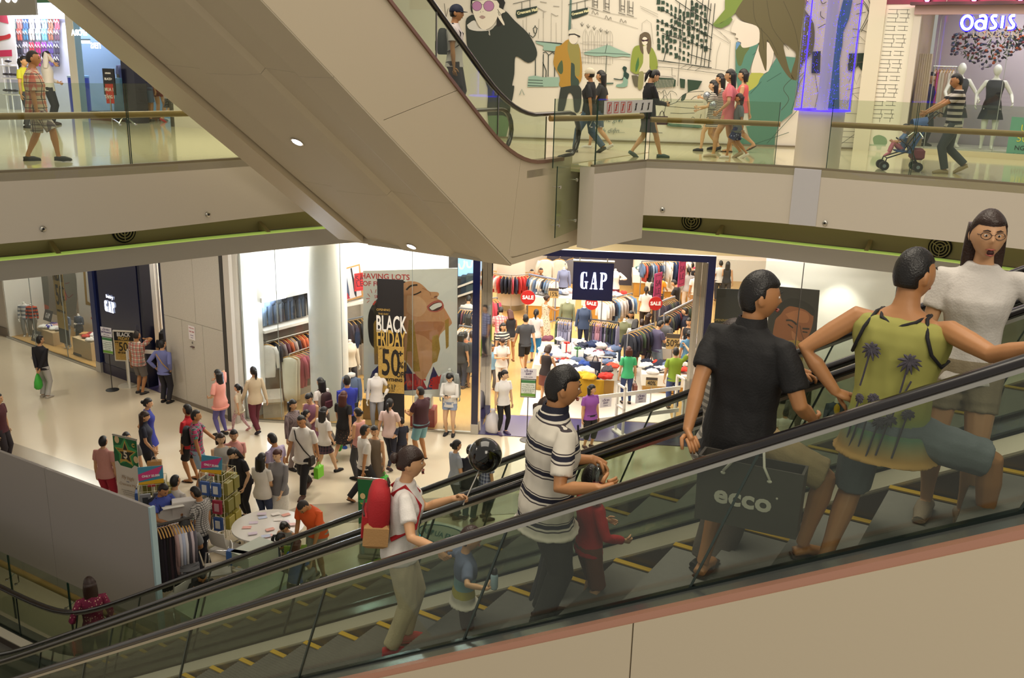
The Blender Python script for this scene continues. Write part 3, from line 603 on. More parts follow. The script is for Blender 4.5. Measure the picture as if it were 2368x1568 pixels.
POSES={
 'stand':dict(), 'walk':dict(fl=(-.055,.15,0),fr=(.055,-.17,.035),hl=(-.15,-.08,.44),hr=(.15,.12,.46),drop=.014),
 'walk2':dict(fl=(-.055,-.17,.035),fr=(.055,.15,0),hl=(-.15,.12,.46),hr=(.15,-.08,.44),drop=.014),
 'phone':dict(hl=(-.035,.17,.66),hr=(.04,.18,.67),hp=-28), 'hip':dict(hl=(-.13,-.02,.55),hr=(.13,-.02,.55)),
 'back':dict(hl=(-.02,-.10,.46),hr=(.02,-.11,.45)), 'push':dict(hl=(-.09,.24,.56),hr=(.09,.24,.56)),
 'front':dict(hl=(-.03,.13,.55),hr=(.04,.14,.54)), 'bend':dict(lean=38,hl=(-.10,.3,.52),hr=(.1,.3,.5),hp=-10), 'reach':dict(hr=(.10,.28,.72),hl=(-.14,.03,.44),hp=-8),
 'face':dict(hr=(.04,.10,.85),hl=(-.10,.12,.58)), 'browse':dict(hl=(-.09,.22,.58),hr=(.10,.22,.56),hp=-24,lean=8),
 'sit':dict(fl=(-.07,.24,0),fr=(.07,.25,0),pel=-.235,lean=6,hl=(-.1,.2,.42),hr=(.1,.2,.42)),
}
NP=[0]
def person(label,P,face_az,h,pose='stand',top=('tee','c0c0c0'),bot=('pants','202028'),hair=('short','k'),skin='a',shoes='2a2624',w=1.0,near=False,hs=1.05,group=None,sex='m',voxel=None,name='person',**kw):
    D=dict(hl=(-.145,.02,.44),hr=(.145,.02,.44),fl=(-.055,.01,0),fr=(.055,-.01,0),lean=0,twist=0,hp=0,hy=0,drop=.003,pel=0,curl=.5); D.update(POSES[pose] if isinstance(pose,str) else pose); D.update(kw)
    hl_adj=(hs-1)
    T_=thing(name if not D.get('mann') else 'mannequin',label,'person' if not D.get('mann') else 'mannequin',(P[0],P[1],P[2]),-R(face_az),group); NP[0]+=1
    hip=.505-D['drop']+D['pel']; lean=R(D['lean']); tw=R(D['twist'])
    piv=Vector((0,0,hip))
    sw=(.112 if sex=='m' else .098)*(.5+.5*w); hw_=.052
    def T(p):
        p=Vector(p); p.z+=hip-.505; s=min(max((p.z-hip)/.14,0),1)
        q=p-piv; q=Matrix.Rotation(-lean*s,3,'X')@Matrix.Rotation(-tw*s,3,'Z')@q; return q+piv
    if sex=='m': TR=[(.455,.062,.05,0),(.475,.085,.062,0),(.51,.094,.066,-.002),(.55,.088,.06,0),(.60,.083,.056,.003),(.65,.087,.058,.003),(.70,.097,.063,.003),(.745,.107,.064,0),(.78,.110,.056,-.004),(.808,.094,.045,-.006),(.826,.062,.037,-.006),(.842,.036,.034,-.004),(.865,.031,.033,.002),(.90,.030,.032,.006)]
    else: TR=[(.455,.062,.05,0),(.475,.088,.064,-.002),(.51,.099,.068,-.006),(.55,.088,.06,-.002),(.60,.072,.05,.002),(.65,.075,.053,.004),(.70,.084,.064,.010),(.735,.090,.066,.010),(.775,.092,.052,0),(.805,.08,.042,-.004),(.824,.052,.034,-.006),(.842,.03,.029,-.004),(.865,.027,.028,.002),(.90,.026,.028,.006)]
    def ring(z,a,b_,y,off=0,n=16,sc=1):
        ww=w if z<.8 else 1+(w-1)*.3
        return [T((((a*ww+off)*math.cos(2*PI*k/n)),y+((b_*ww+off)*math.sin(2*PI*k/n)),z)) for k in range(n)]
    body=MB(); body.loft([ring(*r) for r in TR])
    J={}
    for sd,s in(('l',-1),('r',1)):
        sh=T((s*sw,-.004,.797)); el,wr=ik(sh,D['h'+sd],.172,.152,D.get('e'+sd,(s*.55,-.8,-.35))); J['sh'+sd],J['el'+sd],J['wr'+sd]=sh,el,wr
        k=.9+.1*w if sex=='m' else (.82+.12*w)
        mid=sh.lerp(el,.5); fm=el.lerp(wr,.35)
        body.tube([T((s*sw*.72,-.004,.795)),sh,mid,el,fm,wr],[.022*k,.030*k,.028*k,.0225*k,.0235*k,.0150*k],10)
        hd=(wr-el).normalized() if 'd'+sd not in D else Vector(D['d'+sd]).normalized(); J['hd'+sd]=hd
        body.tube([wr-hd*.01,wr+hd*.02,wr+hd*.05],[.0145,.019,.017],8,flat=.55,up=(Vector(D['n'+sd]) if 'n'+sd in D else Vector((0,0,1)) if abs(hd.z)<.8 else Vector((0,1,0))).cross(hd))
        hp_=T((s*hw_,0,.495)); f=Vector(D['f'+sd]); ank=f+Vector((0,-.012,.042)); kn,ank=ik(hp_,ank,.235,.232,D.get('k'+sd,(s*.12,1,0))); J['hip'+sd],J['kn'+sd],J['an'+sd]=hp_,kn,ank
        q=.8+.2*w
        body.tube([hp_+Vector((0,0,.02)),hp_.lerp(kn,.3),kn.lerp(hp_,.12),kn,kn.lerp(ank,.3),kn.lerp(ank,.7),ank],[.052*q,.049*q,.036*q,.032*q,.0335*q,.023*q,.0195],10)
        ft=D.get('ft'+sd,(s*.12,1,0 if f.z<.02 else -.55)); ft=Vector(ft).normalized(); J['ft'+sd]=ft
        heel=ank-ft*.024+Vector((0,0,-.024)); toe=ank+ft*.098+Vector((0,0,-.030+ft.z*.0))
        J['heel'+sd],J['toe'+sd]=heel,toe
        body.tube([heel,ank+ft*.02+Vector((0,0,-.014)),ank+ft*.06+Vector((0,0,-.024)),toe],[.021,.023,.024,.017],8,flat=.7)
    neck=T((0,.005,.862)); HM_=Matrix.Translation(neck)@Matrix.Rotation(-lean*.75-tw*0,4,'X')@Matrix.Rotation(-R(D['hy']),4,'Z')@Matrix.Rotation(R(D['hp']),4,'X')@Matrix.Translation((0,.010,.064*hs))
    hr=[x*hs for x in HR_]; fn=headfn(1.0 if near else .5)
    hb=MB(); mann=D.get('mann')
    if mann=='none': hb.ell((0,0,-.085),(.026,.026,.012),12,6)
    elif mann: hb.ell((0,0,0),hr,16,12,None,lambda d,p:Vector((p.x*(1-.25*max(-d.z,0)),p.y*(1-.2*max(-d.z,0)),p.z)))
    else: hb.ell((0,0,0),hr,28 if near else 16,20 if near else 12,None,(lambda d,p:fn(d,p)) )
    for s in((-1,1) if not mann else ()): hb.ell((s*.0445*hs,-.004*hs,-.004*hs),(.006*hs,.014*hs,.019*hs),8,6,Matrix.Rotation(s*.35,3,'Z'))
    hb.v=[tuple(HM_@Vector(v)) for v in hb.v]
    if near: body.add(hb.v,hb.f)
    body.v=[tuple(Vector(v)*h) for v in body.v]
    me=remesh(body,voxel or (.0075 if near else .021),2 if near else 1); B2=mesh_to_mb(me); bpy.data.meshes.remove(me)
    if not near: B2.add([tuple(Vector(v)*h) for v in hb.v],hb.f)
    for sd,s in(('l',-1),('r',1)):
        wr,hd=J['wr'+sd],J['hd'+sd]
        nrm=Vector(D['n'+sd]) if 'n'+sd in D else Vector((-s,0.25,0)); nrm=(nrm-hd*nrm.dot(hd)).normalized(); side=hd.cross(nrm).normalized()
        th=Vector(D['t'+sd]) if 't'+sd in D else Vector((0,1,.2))
        if side.dot(th)<0: side=-side
        cu=D.get('c'+sd,D['curl']); sg=8 if near else 5
        for i,(o_,L_) in enumerate(((.012,.038),(.004,.043),(-.005,.040),(-.0125,.031))):
            p0=wr+hd*.046+side*o_; a=0; pts=[p0-hd*.012,p0]; q=p0
            for j,fr in enumerate((.42,.32,.26)):
                a+=cu*(.55+.25*j)*(1+.08*i); dv=hd*math.cos(a)+nrm*math.sin(a)+side*(.10*(1.2-i)*(1-cu)); q=q+dv.normalized()*L_*fr; pts.append(q)
            B2.tube([p*h for p in pts],[r*h*(1 if near else 1.15) for r in(.0056,.0055,.0052,.0048,.0036)],sg)
        p0=wr+hd*.016+side*.012; pts=[p0,p0+(side*.8+hd*.6).normalized()*.016,p0+(side*.8+hd*.6).normalized()*.016+(hd*.8+nrm*(.3+.5*cu)+side*.3).normalized()*.017,p0+(side*.8+hd*.6).normalized()*.016+(hd*.8+nrm*(.3+.6*cu)+side*.3).normalized()*.032]
        B2.tube([p*h for p in pts],[r*h for r in(.0075,.0066,.006,.0042)],sg)
    sk=SKIN[skin] if skin in SKIN else cmat(skin,.35); body_o=obj('body',B2,sk,T_,True)
    J['H']=HM_; hh=h
    def ho(nm,b,m_,smooth=True):
        b.v=[tuple((HM_@(Vector(v)*hs))*hh) for v in b.v]; return obj(nm,b,m_,T_,smooth)
    e=MB()
    if mann: hair=('none','k')
    for s in(-1,1):
        e.ell((s*.0165,.0475,.004),(.0058,.004,.0036) if near else (.0062,.005,.004),8,5)
    if mann: pass
    elif near:
        ho('eyes',e,EYEW); e=MB()
        for s in(-1,1): e.ell((s*.0165,.0505,.004),(.0030,.0018,.0031),8,5)
        eo=ho('irises',e,EYEM); e=MB()
        for s in(-1,1): e.tube([(s*.008,.0555,.0165),(s*.017,.0545,.0195),(s*.026,.0475,.016)],[.0016,.0022,.0012],6)
        ho('eyebrows',e,HAIRC[hair[1]]); e=MB()
        mo=D.get('mouth',.0)
        e.tube([(-.0135,.0475,-.0355),(-.005,.0555,-.0335),(0,.0562,-.0345),(.005,.0555,-.0335),(.0135,.0475,-.0355)],[.0012,.0028,.0028,.0028,.0012],6); e.tube([(-.0125,.0475,-.0365-mo),(0,.0550,-.0395-mo),(.0125,.0475,-.0365-mo)],[.0012,.0034,.0012],6)
        ho('lips',e,LIPM)
        if mo: e=MB(); e.ell((0,.051,-.037-mo*.5),(.010,.006,mo*.55+.002),10,6); ho('mouth',e,mat('mouth_dark','3a1512',.6))
    else:
        for s in(-1,1): e.tube([(s*.008,.051,.0165),(s*.025,.046,.0165)],.002,4)
        e.ell((0,.0505,-.037),(.011,.004,.0032),6,4); ho('eyes',e,EYEM)
    st,hc=hair[0],HAIRC[hair[1]]
    def shell(face_z=.42,back=-.5,side=.15,grow=1.09,fr=.2):
        b=MB()
        def f2(d,p):
            q=fn(d,p); x,y,z=d; q=Vector((p.x*(1-.05*max(z,0)),p.y,p.z)) if z>-.1 else Vector((p.x,p.y,p.z))
            g=grow+ (.012*math.sin(37*x+11*z)*math.sin(29*y+5) if near else 0)
            inside=(y>fr and z<face_z) or (abs(x)>.55 and y>side and z<face_z-.1) or z<back or (y>-.3 and z<-.12 and st in('short','crop','pony','bun'))
            return q*(.86 if inside else g)
        b.ell((0,-.001,.003),HR_,24 if near else 18,18 if near else 14,None,f2); return b
    if st=='crop': ho('hair',shell(.5,-.62,.0,1.035),hc)
    elif st=='short': ho('hair',shell(.45,-.66,.0,1.09,.3),hc)
    elif st in('long','bob','pony','bun'):
        hb_=shell(.42 if not D.get('fringe') else .22,-.45,.2,1.10,.25)
        L_=D.get('hl_',.13 if st=='long' else .075)
        if st in('long','bob'):
            rr=[]
            for k in range(7):
                t=k/6; z=.03-t*(L_+.03); a=.050+.007*math.sin(t*PI)*(1 if st=='bob' else .6)+ (.004*t); yb=-.040-.012*t*(st=='long'); b_=.030*(1-.35*t)
                rr.append([Vector((a*math.cos(2*PI*q/14),yb+b_*math.sin(2*PI*q/14)+(.028*(abs(math.cos(2*PI*q/14))**2)*(1-.4*t) if math.sin(2*PI*q/14)>-.3 else 0),z)) for q in range(14)])
            hb_.loft(rr)
        elif st=='pony': hb_.tube([(0,-.052,.028),(0,-.078,.022),(0,-.085,-.02),(0,-.075,-.06),(.004,-.066,-.03-L_)],[.012,.017,.02,.017,.004],9)
        else: hb_.ell((0,-.066,.02),(.024,.02,.024),9,7)
        ho('hair',hb_,hc)
    elif st=='cap':
        ho('hair',shell(.2,-.5,.05,1.05),HAIRC['k']); b=MB()
        b.ell((0,-.002,.018),(.050,.061,.056),18,10,None,lambda d,p:p if d.z>-.12 else Vector((p.x,p.y,-.012))); b.loft([[Vector((.044*math.cos(PI*k/8)*(1-.1*t),.044+.05*t*math.sin(PI*k/8)+.0,.020-.012*t+dz)) for k in range(9)]+[Vector((-.04,.03,.02+dz)),Vector((.04,.03,.02+dz))] for t,dz in((1,0),(1,.003))])
        ho('cap',b,cmat(hair[2],.7))
    def hobj(nm,b,m_,solid=None):
        b.v=[tuple(Vector(v)*h) for v in b.v]
        if near and solid:
            me=remesh(b,solid,2); rs=NP[0]*7.3
            n_=len(me.vertices); co=np.empty(n_*3,'f'); nr=np.empty(n_*3,'f'); me.vertices.foreach_get('co',co); me.vertex_normals.foreach_get('vector',nr); co=co.reshape(-1,3); nr=nr.reshape(-1,3); F_=np.empty((n_,1),'f')
            for q_ in range(n_):
                c=Vector(co[q_]); f=noise.noise(Vector((c.x*9+rs,c.y*9,c.z*5)))*.008+noise.noise(Vector((c.x*24,c.y*24+rs,c.z*11)))*.0045; F_[q_]=f
            me.vertices.foreach_set('co',(co+nr*F_).ravel())
            me.polygons.foreach_set('use_smooth',[True]*len(me.polygons)); me.materials.append(m_); return obj(nm,me,None,T_)
        return obj(nm,b,m_,T_,True,55)
    def gm(c): return c if not isinstance(c,str) else cmat(c)
    off=.011 if near else .012
    kind=top[0]; tm=gm(top[1]) if len(top)>1 else None
    if kind!='none':
        hem={'tee':.475,'polo':.465,'long':.47,'tank':.49,'crop':.55,'dress':.30,'shortdress':.36,'jacket':.455,'loose':.45}[kind]; hem=D.get('hem',hem)
        b=MB(); rr=[]
        if hem<.455:
            fl=D.get('flare',.03); rr=[ring(hem,.098+fl,.07+fl,0,off),ring(.42,.098+fl*.5,.07+fl*.5,0,off),ring(.47,.096,.068,-.004,off+.004)]
        else: rr=[ring(hem,.092,.066,0,off+.008)]
        extra=.008 if kind in('loose','jacket','polo') else 0
        lim=.815 if kind in('tank','crop','dress','shortdress') and D.get('strap',True) and kind!='shortdress' else .838
        rr+=[ring(z,a,b_,y,off+(extra if z<.74 else 0)) for z,a,b_,y in TR if z>max(hem,.475)+.02 and z<lim]
        if kind in('tank','crop','dress'): rr.append(ring(.818,.060,.036,-.006,.004))
        else: rr.append(ring(.845,.036,.034,-.004,.010 if kind!='polo' else .013))
        b.loft(rr)
        sl={'tee':.62,'polo':.66,'long':1.9,'tank':0,'crop':0,'dress':0,'shortdress':.62,'jacket':1.9,'loose':.8}[kind]; sl=D.get('sleeve',sl)
        if sl:
            for s_ in'lr':
                sh,el,wr=J['sh'+s_],J['el'+s_],J['wr'+s_]; s=-1 if s_=='l' else 1
                k_=1.0 if sex=='m' else .92
                pts=[T((s*sw*.5,-.004,.805)),sh+(sh-T((0,-.004,.797)))*.02]; rs=[.022*k_,.0335*k_]
                if sl<=1: pts+=[sh.lerp(el,sl*.5),sh.lerp(el,sl)]; rs+=[.0395*k_,.0395*k_]
                else: pts+=[sh.lerp(el,.5),el,el.lerp(wr,(sl-1)*.5),el.lerp(wr,sl-1)]; rs+=[.037*k_,.032*k_,.029*k_,.024*k_]
                b.tube(pts,rs,12)
        hobj('dress' if 'dress' in kind else 'shirt' if kind!='jacket' else 'jacket',b,tm,.011)
        if kind=='polo':
            b=MB(); b.loft([ring(z_,a_,c_,y_,o_) for z_,a_,c_,y_,o_ in((.834,.040,.037,-.004,.010),(.86,.033,.034,.0,.010),(.868,.032,.033,.0,.009),(.866,.031,.032,.0,.003))],cap=False); hobj('collar',b,gm(top[2]) if len(top)>2 else tm)
    bk=bot[0]; bm_=gm(bot[1]) if len(bot)>1 else None
    if bk in('pants','shorts','capri','tight'):
        b=MB(); o2=.006 if bk=='tight' else .010
        b.loft([ring(.452,.06,.05,0,o2),ring(.475,.088,.064,0,o2),ring(.51,.097,.067,-.003,o2),ring(.545,.089,.061,0,o2),ring(.565,.086,.058,0,o2*.6)])
        for s_ in'lr':
            hp_,kn,an=J['hip'+s_],J['kn'+s_],J['an'+s_]; q=(.8+.2*w)*(1.0 if bk!='tight' else .88)
            pts=[hp_+Vector((0,0,.015)),hp_.lerp(kn,.35)]; rs=[.060*q,.058*q]
            if bk=='shorts': c_=D.get('cut',.85); pts+=[hp_.lerp(kn,c_*.8),hp_.lerp(kn,c_)]; rs+=[.053*q,.053*q]
            elif bk=='capri': pts+=[kn,kn.lerp(an,.3),kn.lerp(an,.45)]; rs+=[.046*q,.042*q,.04*q]
            elif bk=='tight': pts+=[kn,kn.lerp(an,.3),kn.lerp(an,.7),an+Vector((0,0,.012))]; rs+=[.0395*q,.0395*q,.029*q,.024*q]
            else: pts+=[kn,kn.lerp(an,.5),an.lerp(kn,.04)]; rs+=[.045*q,.040*q,.037*q]
            b.tube(pts,rs,12)
        hobj('trousers' if bk in('pants','tight') else 'shorts',b,bm_,.010)
    elif bk=='skirt':
        b=MB(); hm=D.get('skirt',.30); fl=D.get('flare',.035)
        ys=(J['knl'].y+J['knr'].y)*.5*.6 if hm<.33 else 0
        b.loft([ring(hm,.088+fl,.062+fl+abs(J['knl'].y-J['knr'].y)*.3,ys,.006),ring((hm+.47)/2,.096+fl*.5,.068+fl*.5,ys*.5,.008),ring(.48,.097,.068,-.003,.010),ring(.52,.096,.066,-.003,.008),ring(.57,.084,.058,0,.006)]); hobj('skirt',b,bm_,.011)
    if shoes:
        sm_=gm(shoes) if shoes not in('sandal','thong') else mat('sandal_brown','3a2a20',.6)
        for s_ in'lr':
            he,to,ft,an=J['heel'+s_],J['toe'+s_],J['ft'+s_],J['an'+s_]; b=MB(); dn=Vector((0,0,-1))
            if shoes in('sandal','thong'):
                b.tube([he-ft*.006+dn*.012,he.lerp(to,.5)+dn*.014,to+ft*.016+dn*.006],[.021,.024,.019],8,flat=.3); b.tube([he.lerp(to,.62)+Vector((-.026,0,-.008)),he.lerp(to,.66)+Vector((0,0,.016)),he.lerp(to,.62)+Vector((.026,0,-.008))],.006,6)
            else:
                b.tube([he-ft*.008,he.lerp(an+ft*.02,.4)+Vector((0,0,-.004)),an+ft*.055+Vector((0,0,-.021)),to+ft*.012+Vector((0,0,-.002))],[.025,.028,.0285,.018],10,flat=.78)
                b.tube([he-ft*.012+dn*.010,he.lerp(to,.5)+dn*.012,to+ft*.016+dn*.004],[.023,.027,.020],10,flat=.35)
            b.v=[tuple(Vector(v)*h) for v in b.v]; obj('shoe',b,sm_,T_,True,60)
    T_.matrix_basis; MW=Matrix.Translation(T_.location)@Matrix.Rotation(T_.rotation_euler.z,4,'Z')
    J['M']=MW; J['h']=h; J['o']=T_; J['T']=T; J['ring']=ring
    J['w']=lambda k: MW@(J[k]*h)
    J['lw']=lambda v: MW@(Vector(v)*h)
    return J
def at_foot(px,py,z=0.0): return Z(px,py,z)
def at_head(px,py,h,z=0.0): p=Z(px,py,z+h*.985); return Vector((p.x,p.y,z))
def carry_bag(J,label,col,hand='r',kind='paper',size=(.26,.1,.3),cat='bag',top=None,group=None):
    wr=J['w']('wr'+hand); h=J['h']; p=wr+Vector((0,0,-.075*h)); T=thing('carrier_bag' if kind!='plastic' else 'plastic_bag',label,cat,(p.x,p.y,p.z),J['o'].rotation_euler.z+(PI/2),group)
    w_,d_,hh=size; drop=.10 if kind!='plastic' else .06
    b=MB()
    if kind=='plastic': b.loft([[Vector((w_/2*a*math.cos(2*PI*k/12),d_/2*c*math.sin(2*PI*k/12),z+.012*math.sin(k*2.3))) for k in range(12)] for z,a,c in((-hh-drop,.55,.6),(-hh*.8-drop,1,1.2),(-hh*.4-drop,.9,1),(-drop,.5,.4),(0,.12,.15))])
    else: b.bbox((0,0,-drop-hh/2),(w_,d_,hh),.006)
    obj('bag_body',b,cmat(col,.5),T,kind=='plastic',50)
    if kind!='plastic':
        for s in(-1,1):
            b=MB(); b.tube([(-w_*.22,s*d_*.4,-drop),(-w_*.14,s*d_*.12,-.03),(0,s*.006,.0),(w_*.14,s*d_*.12,-.03),(w_*.22,s*d_*.4,-drop)],.005,6); obj('handle',b,cmat(top or 'e8e0d0',.6),T,True)
    return T
def backpack(J,label,col,col2=None,size=(.27,.15,.38)):
    h=J['h']; T=thing('backpack',label,'backpack'); T.matrix_world=J['M']; w_,d_,hh=size
    c=J['T']((0,-.062,.69))*h; ln=J['T']((0,0,.8))-J['T']((0,0,.62)); ax=ln.normalized(); an=math.atan2(-ax.y,ax.z); Rm=Matrix.Rotation(an,3,'X')
    c=c+Rm@Vector((0,-d_/2,0)); b=MB()
    b.loft([[c+Rm@Vector((w_/2*a*(abs(math.cos(t))**.6)*(1 if math.cos(t)>0 else -1),d_/2*e*(abs(math.sin(t))**.6)*(1 if math.sin(t)>0 else -1),z*hh/2)) for t in[2*PI*(k+.5)/16 for k in range(16)]] for z,a,e in((-1,.80,.8),(-.9,.97,1),(0,1,1.05),(.6,.95,.95),(.88,.8,.75),(1,.5,.4))]); obj('bag_body',b,cmat(col),T,True,60)
    b=MB(); q=c+Rm@Vector((0,-d_*.5,-hh*.18)); b.bbox(q,(w_*.74,.05,hh*.45),.02,Rm); obj('front_pocket',b,cmat(col2 or col),T,True,40)
    for s in(-1,1):
        P=[J['T']((s*.045,-.06,.79))*h,J['T']((s*.055,-.01,.838))*h,J['T']((s*.066,.062,.76))*h,J['T']((s*.085,.05,.66))*h,J['T']((s*.085,-.05,.60))*h]; b=MB(); b.tube(P,.02,8,flat=.3,up=(1,0,0)); obj('strap',b,cmat(col2 or col),T,True)
    return T
# flat print on walls: shapes and strokes laid on a real plane
class Print:
    def __init__(s,P,N,parent,crop=(0,0,1)): s.P=Vector(P); s.N=Vector(N).normalized(); s.k=0; s.parent=parent; s.c=crop
    def pt(s,q,lift):
        x0,y0,sc=s.c; return onplane(x0+q[0]/sc,y0+q[1]/sc,s.P+s.N*lift,s.N)
    def shape(s,name,pts,col,sm=True,lift=None):
        s.k+=1; l=lift if lift is not None else .0015+.00012*s.k
        P=[Vector((p[0],p[1],0)) for p in pts]
        if sm: P=smooth_line([p.xy for p in P]+[P[0].xy],3)[:-1]
        b=MB(); Q=[s.pt(p,l) for p in P]; b.add(Q,[tuple(range(len(Q)))]); return obj(name,b,col if not isinstance(col,str) else mat('print_'+col,col,.6),s.parent)
    def lines(s,name,Ls,col,w=.8,lift=None,sm=False):
        s.k+=1; l=lift if lift is not None else .0015+.00012*s.k; b=MB()
        for L in Ls:
            P=[Vector((p[0],p[1])) for p in L]
            if sm and len(P)>2: P=smooth_line(P,4)
            w_=w*s.c[2]*.5; A=[];B_=[]
            for i,p in enumerate(P):
                t=(P[min(i+1,len(P)-1)]-P[max(i-1,0)]); t=t.normalized() if t.length>0 else Vector((1,0)); n=Vector((-t.y,t.x))*w_; A.append(s.pt(p+n,l)); B_.append(s.pt(p-n,l))
            o=len(b.v); n_=len(A); b.add(A+B_,[(i,i+1,n_+i+1,n_+i) for i in range(n_-1)])
        o=obj(name,b,mat('print_'+col,col,.6),s.parent); o['kind']='stuff'; return o
    def words(s,name,body,q0,q1,size_px,col,bold=0,sx=1.0,shear=0.0):
        s.k+=1; l=.0015+.00012*s.k; a,c=s.pt(q0,l),s.pt(q1,l); sc=(c-a).length/max(1e-6,math.hypot(q1[0]-q0[0],q1[1]-q0[1]))
        r=(c-a).normalized(); up=s.N.cross(r); up=up if up.z>0 else -up
        M=face((a+c)/2,r,up); return text(name,body,M,size_px*sc*1.35,mat('print_'+col,col,.6),s.parent,.0005,bold=bold,sx=sx,shear=shear)
def ellipse(cx,cy,rx,ry,n=14,a0=0): return [(cx+rx*math.cos(2*PI*k/n)*math.cos(a0)-ry*math.sin(2*PI*k/n)*math.sin(a0),cy+rx*math.cos(2*PI*k/n)*math.sin(a0)+ry*math.sin(2*PI*k/n)*math.cos(a0)) for k in range(n)]
MU=thing('mural','long hoarding mural of ink drawn street and fashion figures on the upper floor','mural')
m_=Print(mp_(0),-MN,MU); A_=(900,0,3.7333); B_=(1400,0,3.7333); C_=(1180,0,7.84); D_=(1480,0,7.84); E_=(1500,170,6.578); G_=(1820,0,4.613)
rr=random.Random(5)
m_.c=C_
m_.lines('facade_lines',[[(520,340),(510,700)],[(600,330),(600,750)],[(745,260),(740,770)],[(830,410),(835,780)],[(940,0),(930,760)],[(230,360),(240,560)],[(295,300),(290,600)],[(1120,430),(1120,860)],[(1390,120),(1700,220),(2300,330)],[(1420,260),(1860,380),(2320,520)],[(1260,780),(1360,800),(1850,830)],[(1270,950),(1440,960)],[(1270,1040),(2000,1070),(2170,1090)],[(1270,1120),(1830,1170)]],'8e8a80',.7)
m_.lines('facade_lines',[[(500,140),(600,200),(660,210),(600,220),(600,330)],[(740,240),(830,290),(870,280)],[(540,30),(660,50)],[(780,110),(890,120)]],'8a857c',1.3)
for x in(1360,1470,1580,1700,1810):
    m_.lines('arch_lines',[[(x-45,1160),(x-45,650),(x-25,560),(x,520+.25*(x-1360)*.4),(x+25,580),(x+45,660),(x+45,1160)],[(x-45,760),(x+45,760)],[(x,560),(x,1160)],[(x-45,900),(x+45,900)]],'8e8a80',.6)
    m_.lines('leaf_ornament',[[(x-90,420+.3*(x-1360)),(x-60,470+.3*(x-1360))],[(x-60,400+.3*(x-1360)),(x-60,475+.3*(x-1360))],[(x-25,430+.3*(x-1360)),(x-60,478+.3*(x-1360))]],'5a5a52',1)
for x,y in((1490,-20),(1700,20),(1980,60),(2130,90)): m_.lines('window_lines',[[(x,y-80),(x,y+150)],[(x+25,y-80),(x+25,y+150),(x+90,y+170),(x+95,y-60)],[(x+25,y+40),(x+92,y+55)],[(x+25,y+100),(x+92,y+112)],[(x-20,y+170),(x+110,y+210)]],'3c3a34',1.3)
for x,y in((1480,230),(1720,320),(1990,380)): m_.lines('crest_ornament',[[(x,y+20),(x+20,y-40),(x+60,y+30),(x+100,y-10),(x+110,y+40)]],'5e5a52',1,sm=True)
m_.lines('street_lines',[[(470,750),(940,790)],[(590,900),(800,940)],[(590,960),(640,940),(700,1000),(760,950),(805,980)],[(600,980),(590,1500)],[(690,1000),(685,1390)],[(805,1000),(803,1390)],[(590,1130),(650,1280),(640,1560)],[(455,1050),(455,1380)]],'22302a',2)
m_.shape('sign_post',[(1080,-5),(1115,-5),(1100,560),(1052,540)],'56716a',False)
m_.shape('porch_roof',[(455,740),(930,800),(880,840),(800,930),(600,910),(600,830),(480,790)],'8fae9f',False); m_.shape('porch_steps',[(330,1390),(440,1370),(590,1400),(885,1400),(880,1570),(310,1575)],'8fae9f',False)
m_.lines('porch_lines',[[(455,745),(930,800)],[(330,1450),(590,1460)],[(320,1500),(590,1510)],[(315,1550),(600,1560)]],'2a3a34',1.6)
for (a,c,sz) in(((-10+150,240),(480,170),50),((1140,255),(1400,195),42)):
    x0,y0=a; x1,y1=c; w_=x1-x0; m_.shape('sign_plate',[(x0-30,y0-55),(x0+w_*.3,y0-80),(x1,y1-60),(x1+25,y1+10),(x1,y1+60),(x0+w_*.3,y0+70),(x0-15,y0+90),(x0-40,y0+20)],'20332b',False)
    m_.words('sign_words','Crescent Mall',(x0,y0+2),(x1,y1+2),sz,'d9d4a8',.004)
    m_.lines('sign_chain',[[(x0+70,y0-70),(x0+70,y0-200)],[(x0+220,y0-100),(x0+215,y0-260)],[(x0-90,y0-170),(x0+330,y0-270)]],'2a352f',1.2)
m_.lines('lamp_lines',[[(345,590),(350,680)],[(360,640),(410,680),(450,640),(455,600)],[(450,460),(450,490)],[(410,525),(450,480),(495,525)],[(420,530),(435,600),(470,600),(480,530)]],'26332d',2)
m_.shape('umbrella',[(1340,950),(1740,820),(1790,820),(2180,985),(2170,1035),(2050,1020),(1900,1035),(1720,1010),(1560,1020),(1420,1000),(1345,985)],'8fae9f',False); m_.lines('umbrella_lines',[[(1340,955),(1720,965),(2180,990)],[(1755,800),(1720,970)],[(1745,1010),(1725,1460)]],'3a4c45',1.4)
m_.shape('cafe_table',[(1620,1500),(1870,1500),(1870,1522),(1690,1532)],'4a6258',False); m_.shape('bottle',[(1660,1330),(1680,1400),(1690,1490),(1630,1490),(1640,1400)],'2f4c42')
m_.shape('seated_dress',[(2050,1320),(2110,1330),(2120,1560),(1930,1575),(1935,1530),(2040,1500)],'7fa394'); m_.shape('seated_figure',[(2030,1240),(2060,1200),(2115,1230),(2100,1300),(2150,1340),(2150,1390),(2120,1440),(2060,1390),(2030,1450),(1890,1440),(1885,1420),(2025,1430),(2060,1310)],'1e3a34')
m_.c=A_
m_.shape('coat',[(1440,400),(1480,390),(1545,340),(1600,385),(1640,400),(1655,480),(1665,580),(1655,700),(1560,770),(1470,740),(1475,670),(1420,560),(1425,480)],'a8812f'); m_.shape('coat_lapel',[(1548,350),(1600,385),(1640,395),(1645,640),(1605,645),(1575,560),(1540,430)],'8c8446'); m_.shape('shirt_front',[(1570,540),(1600,560),(1605,650),(1640,700),(1625,760),(1570,760)],'33463c')
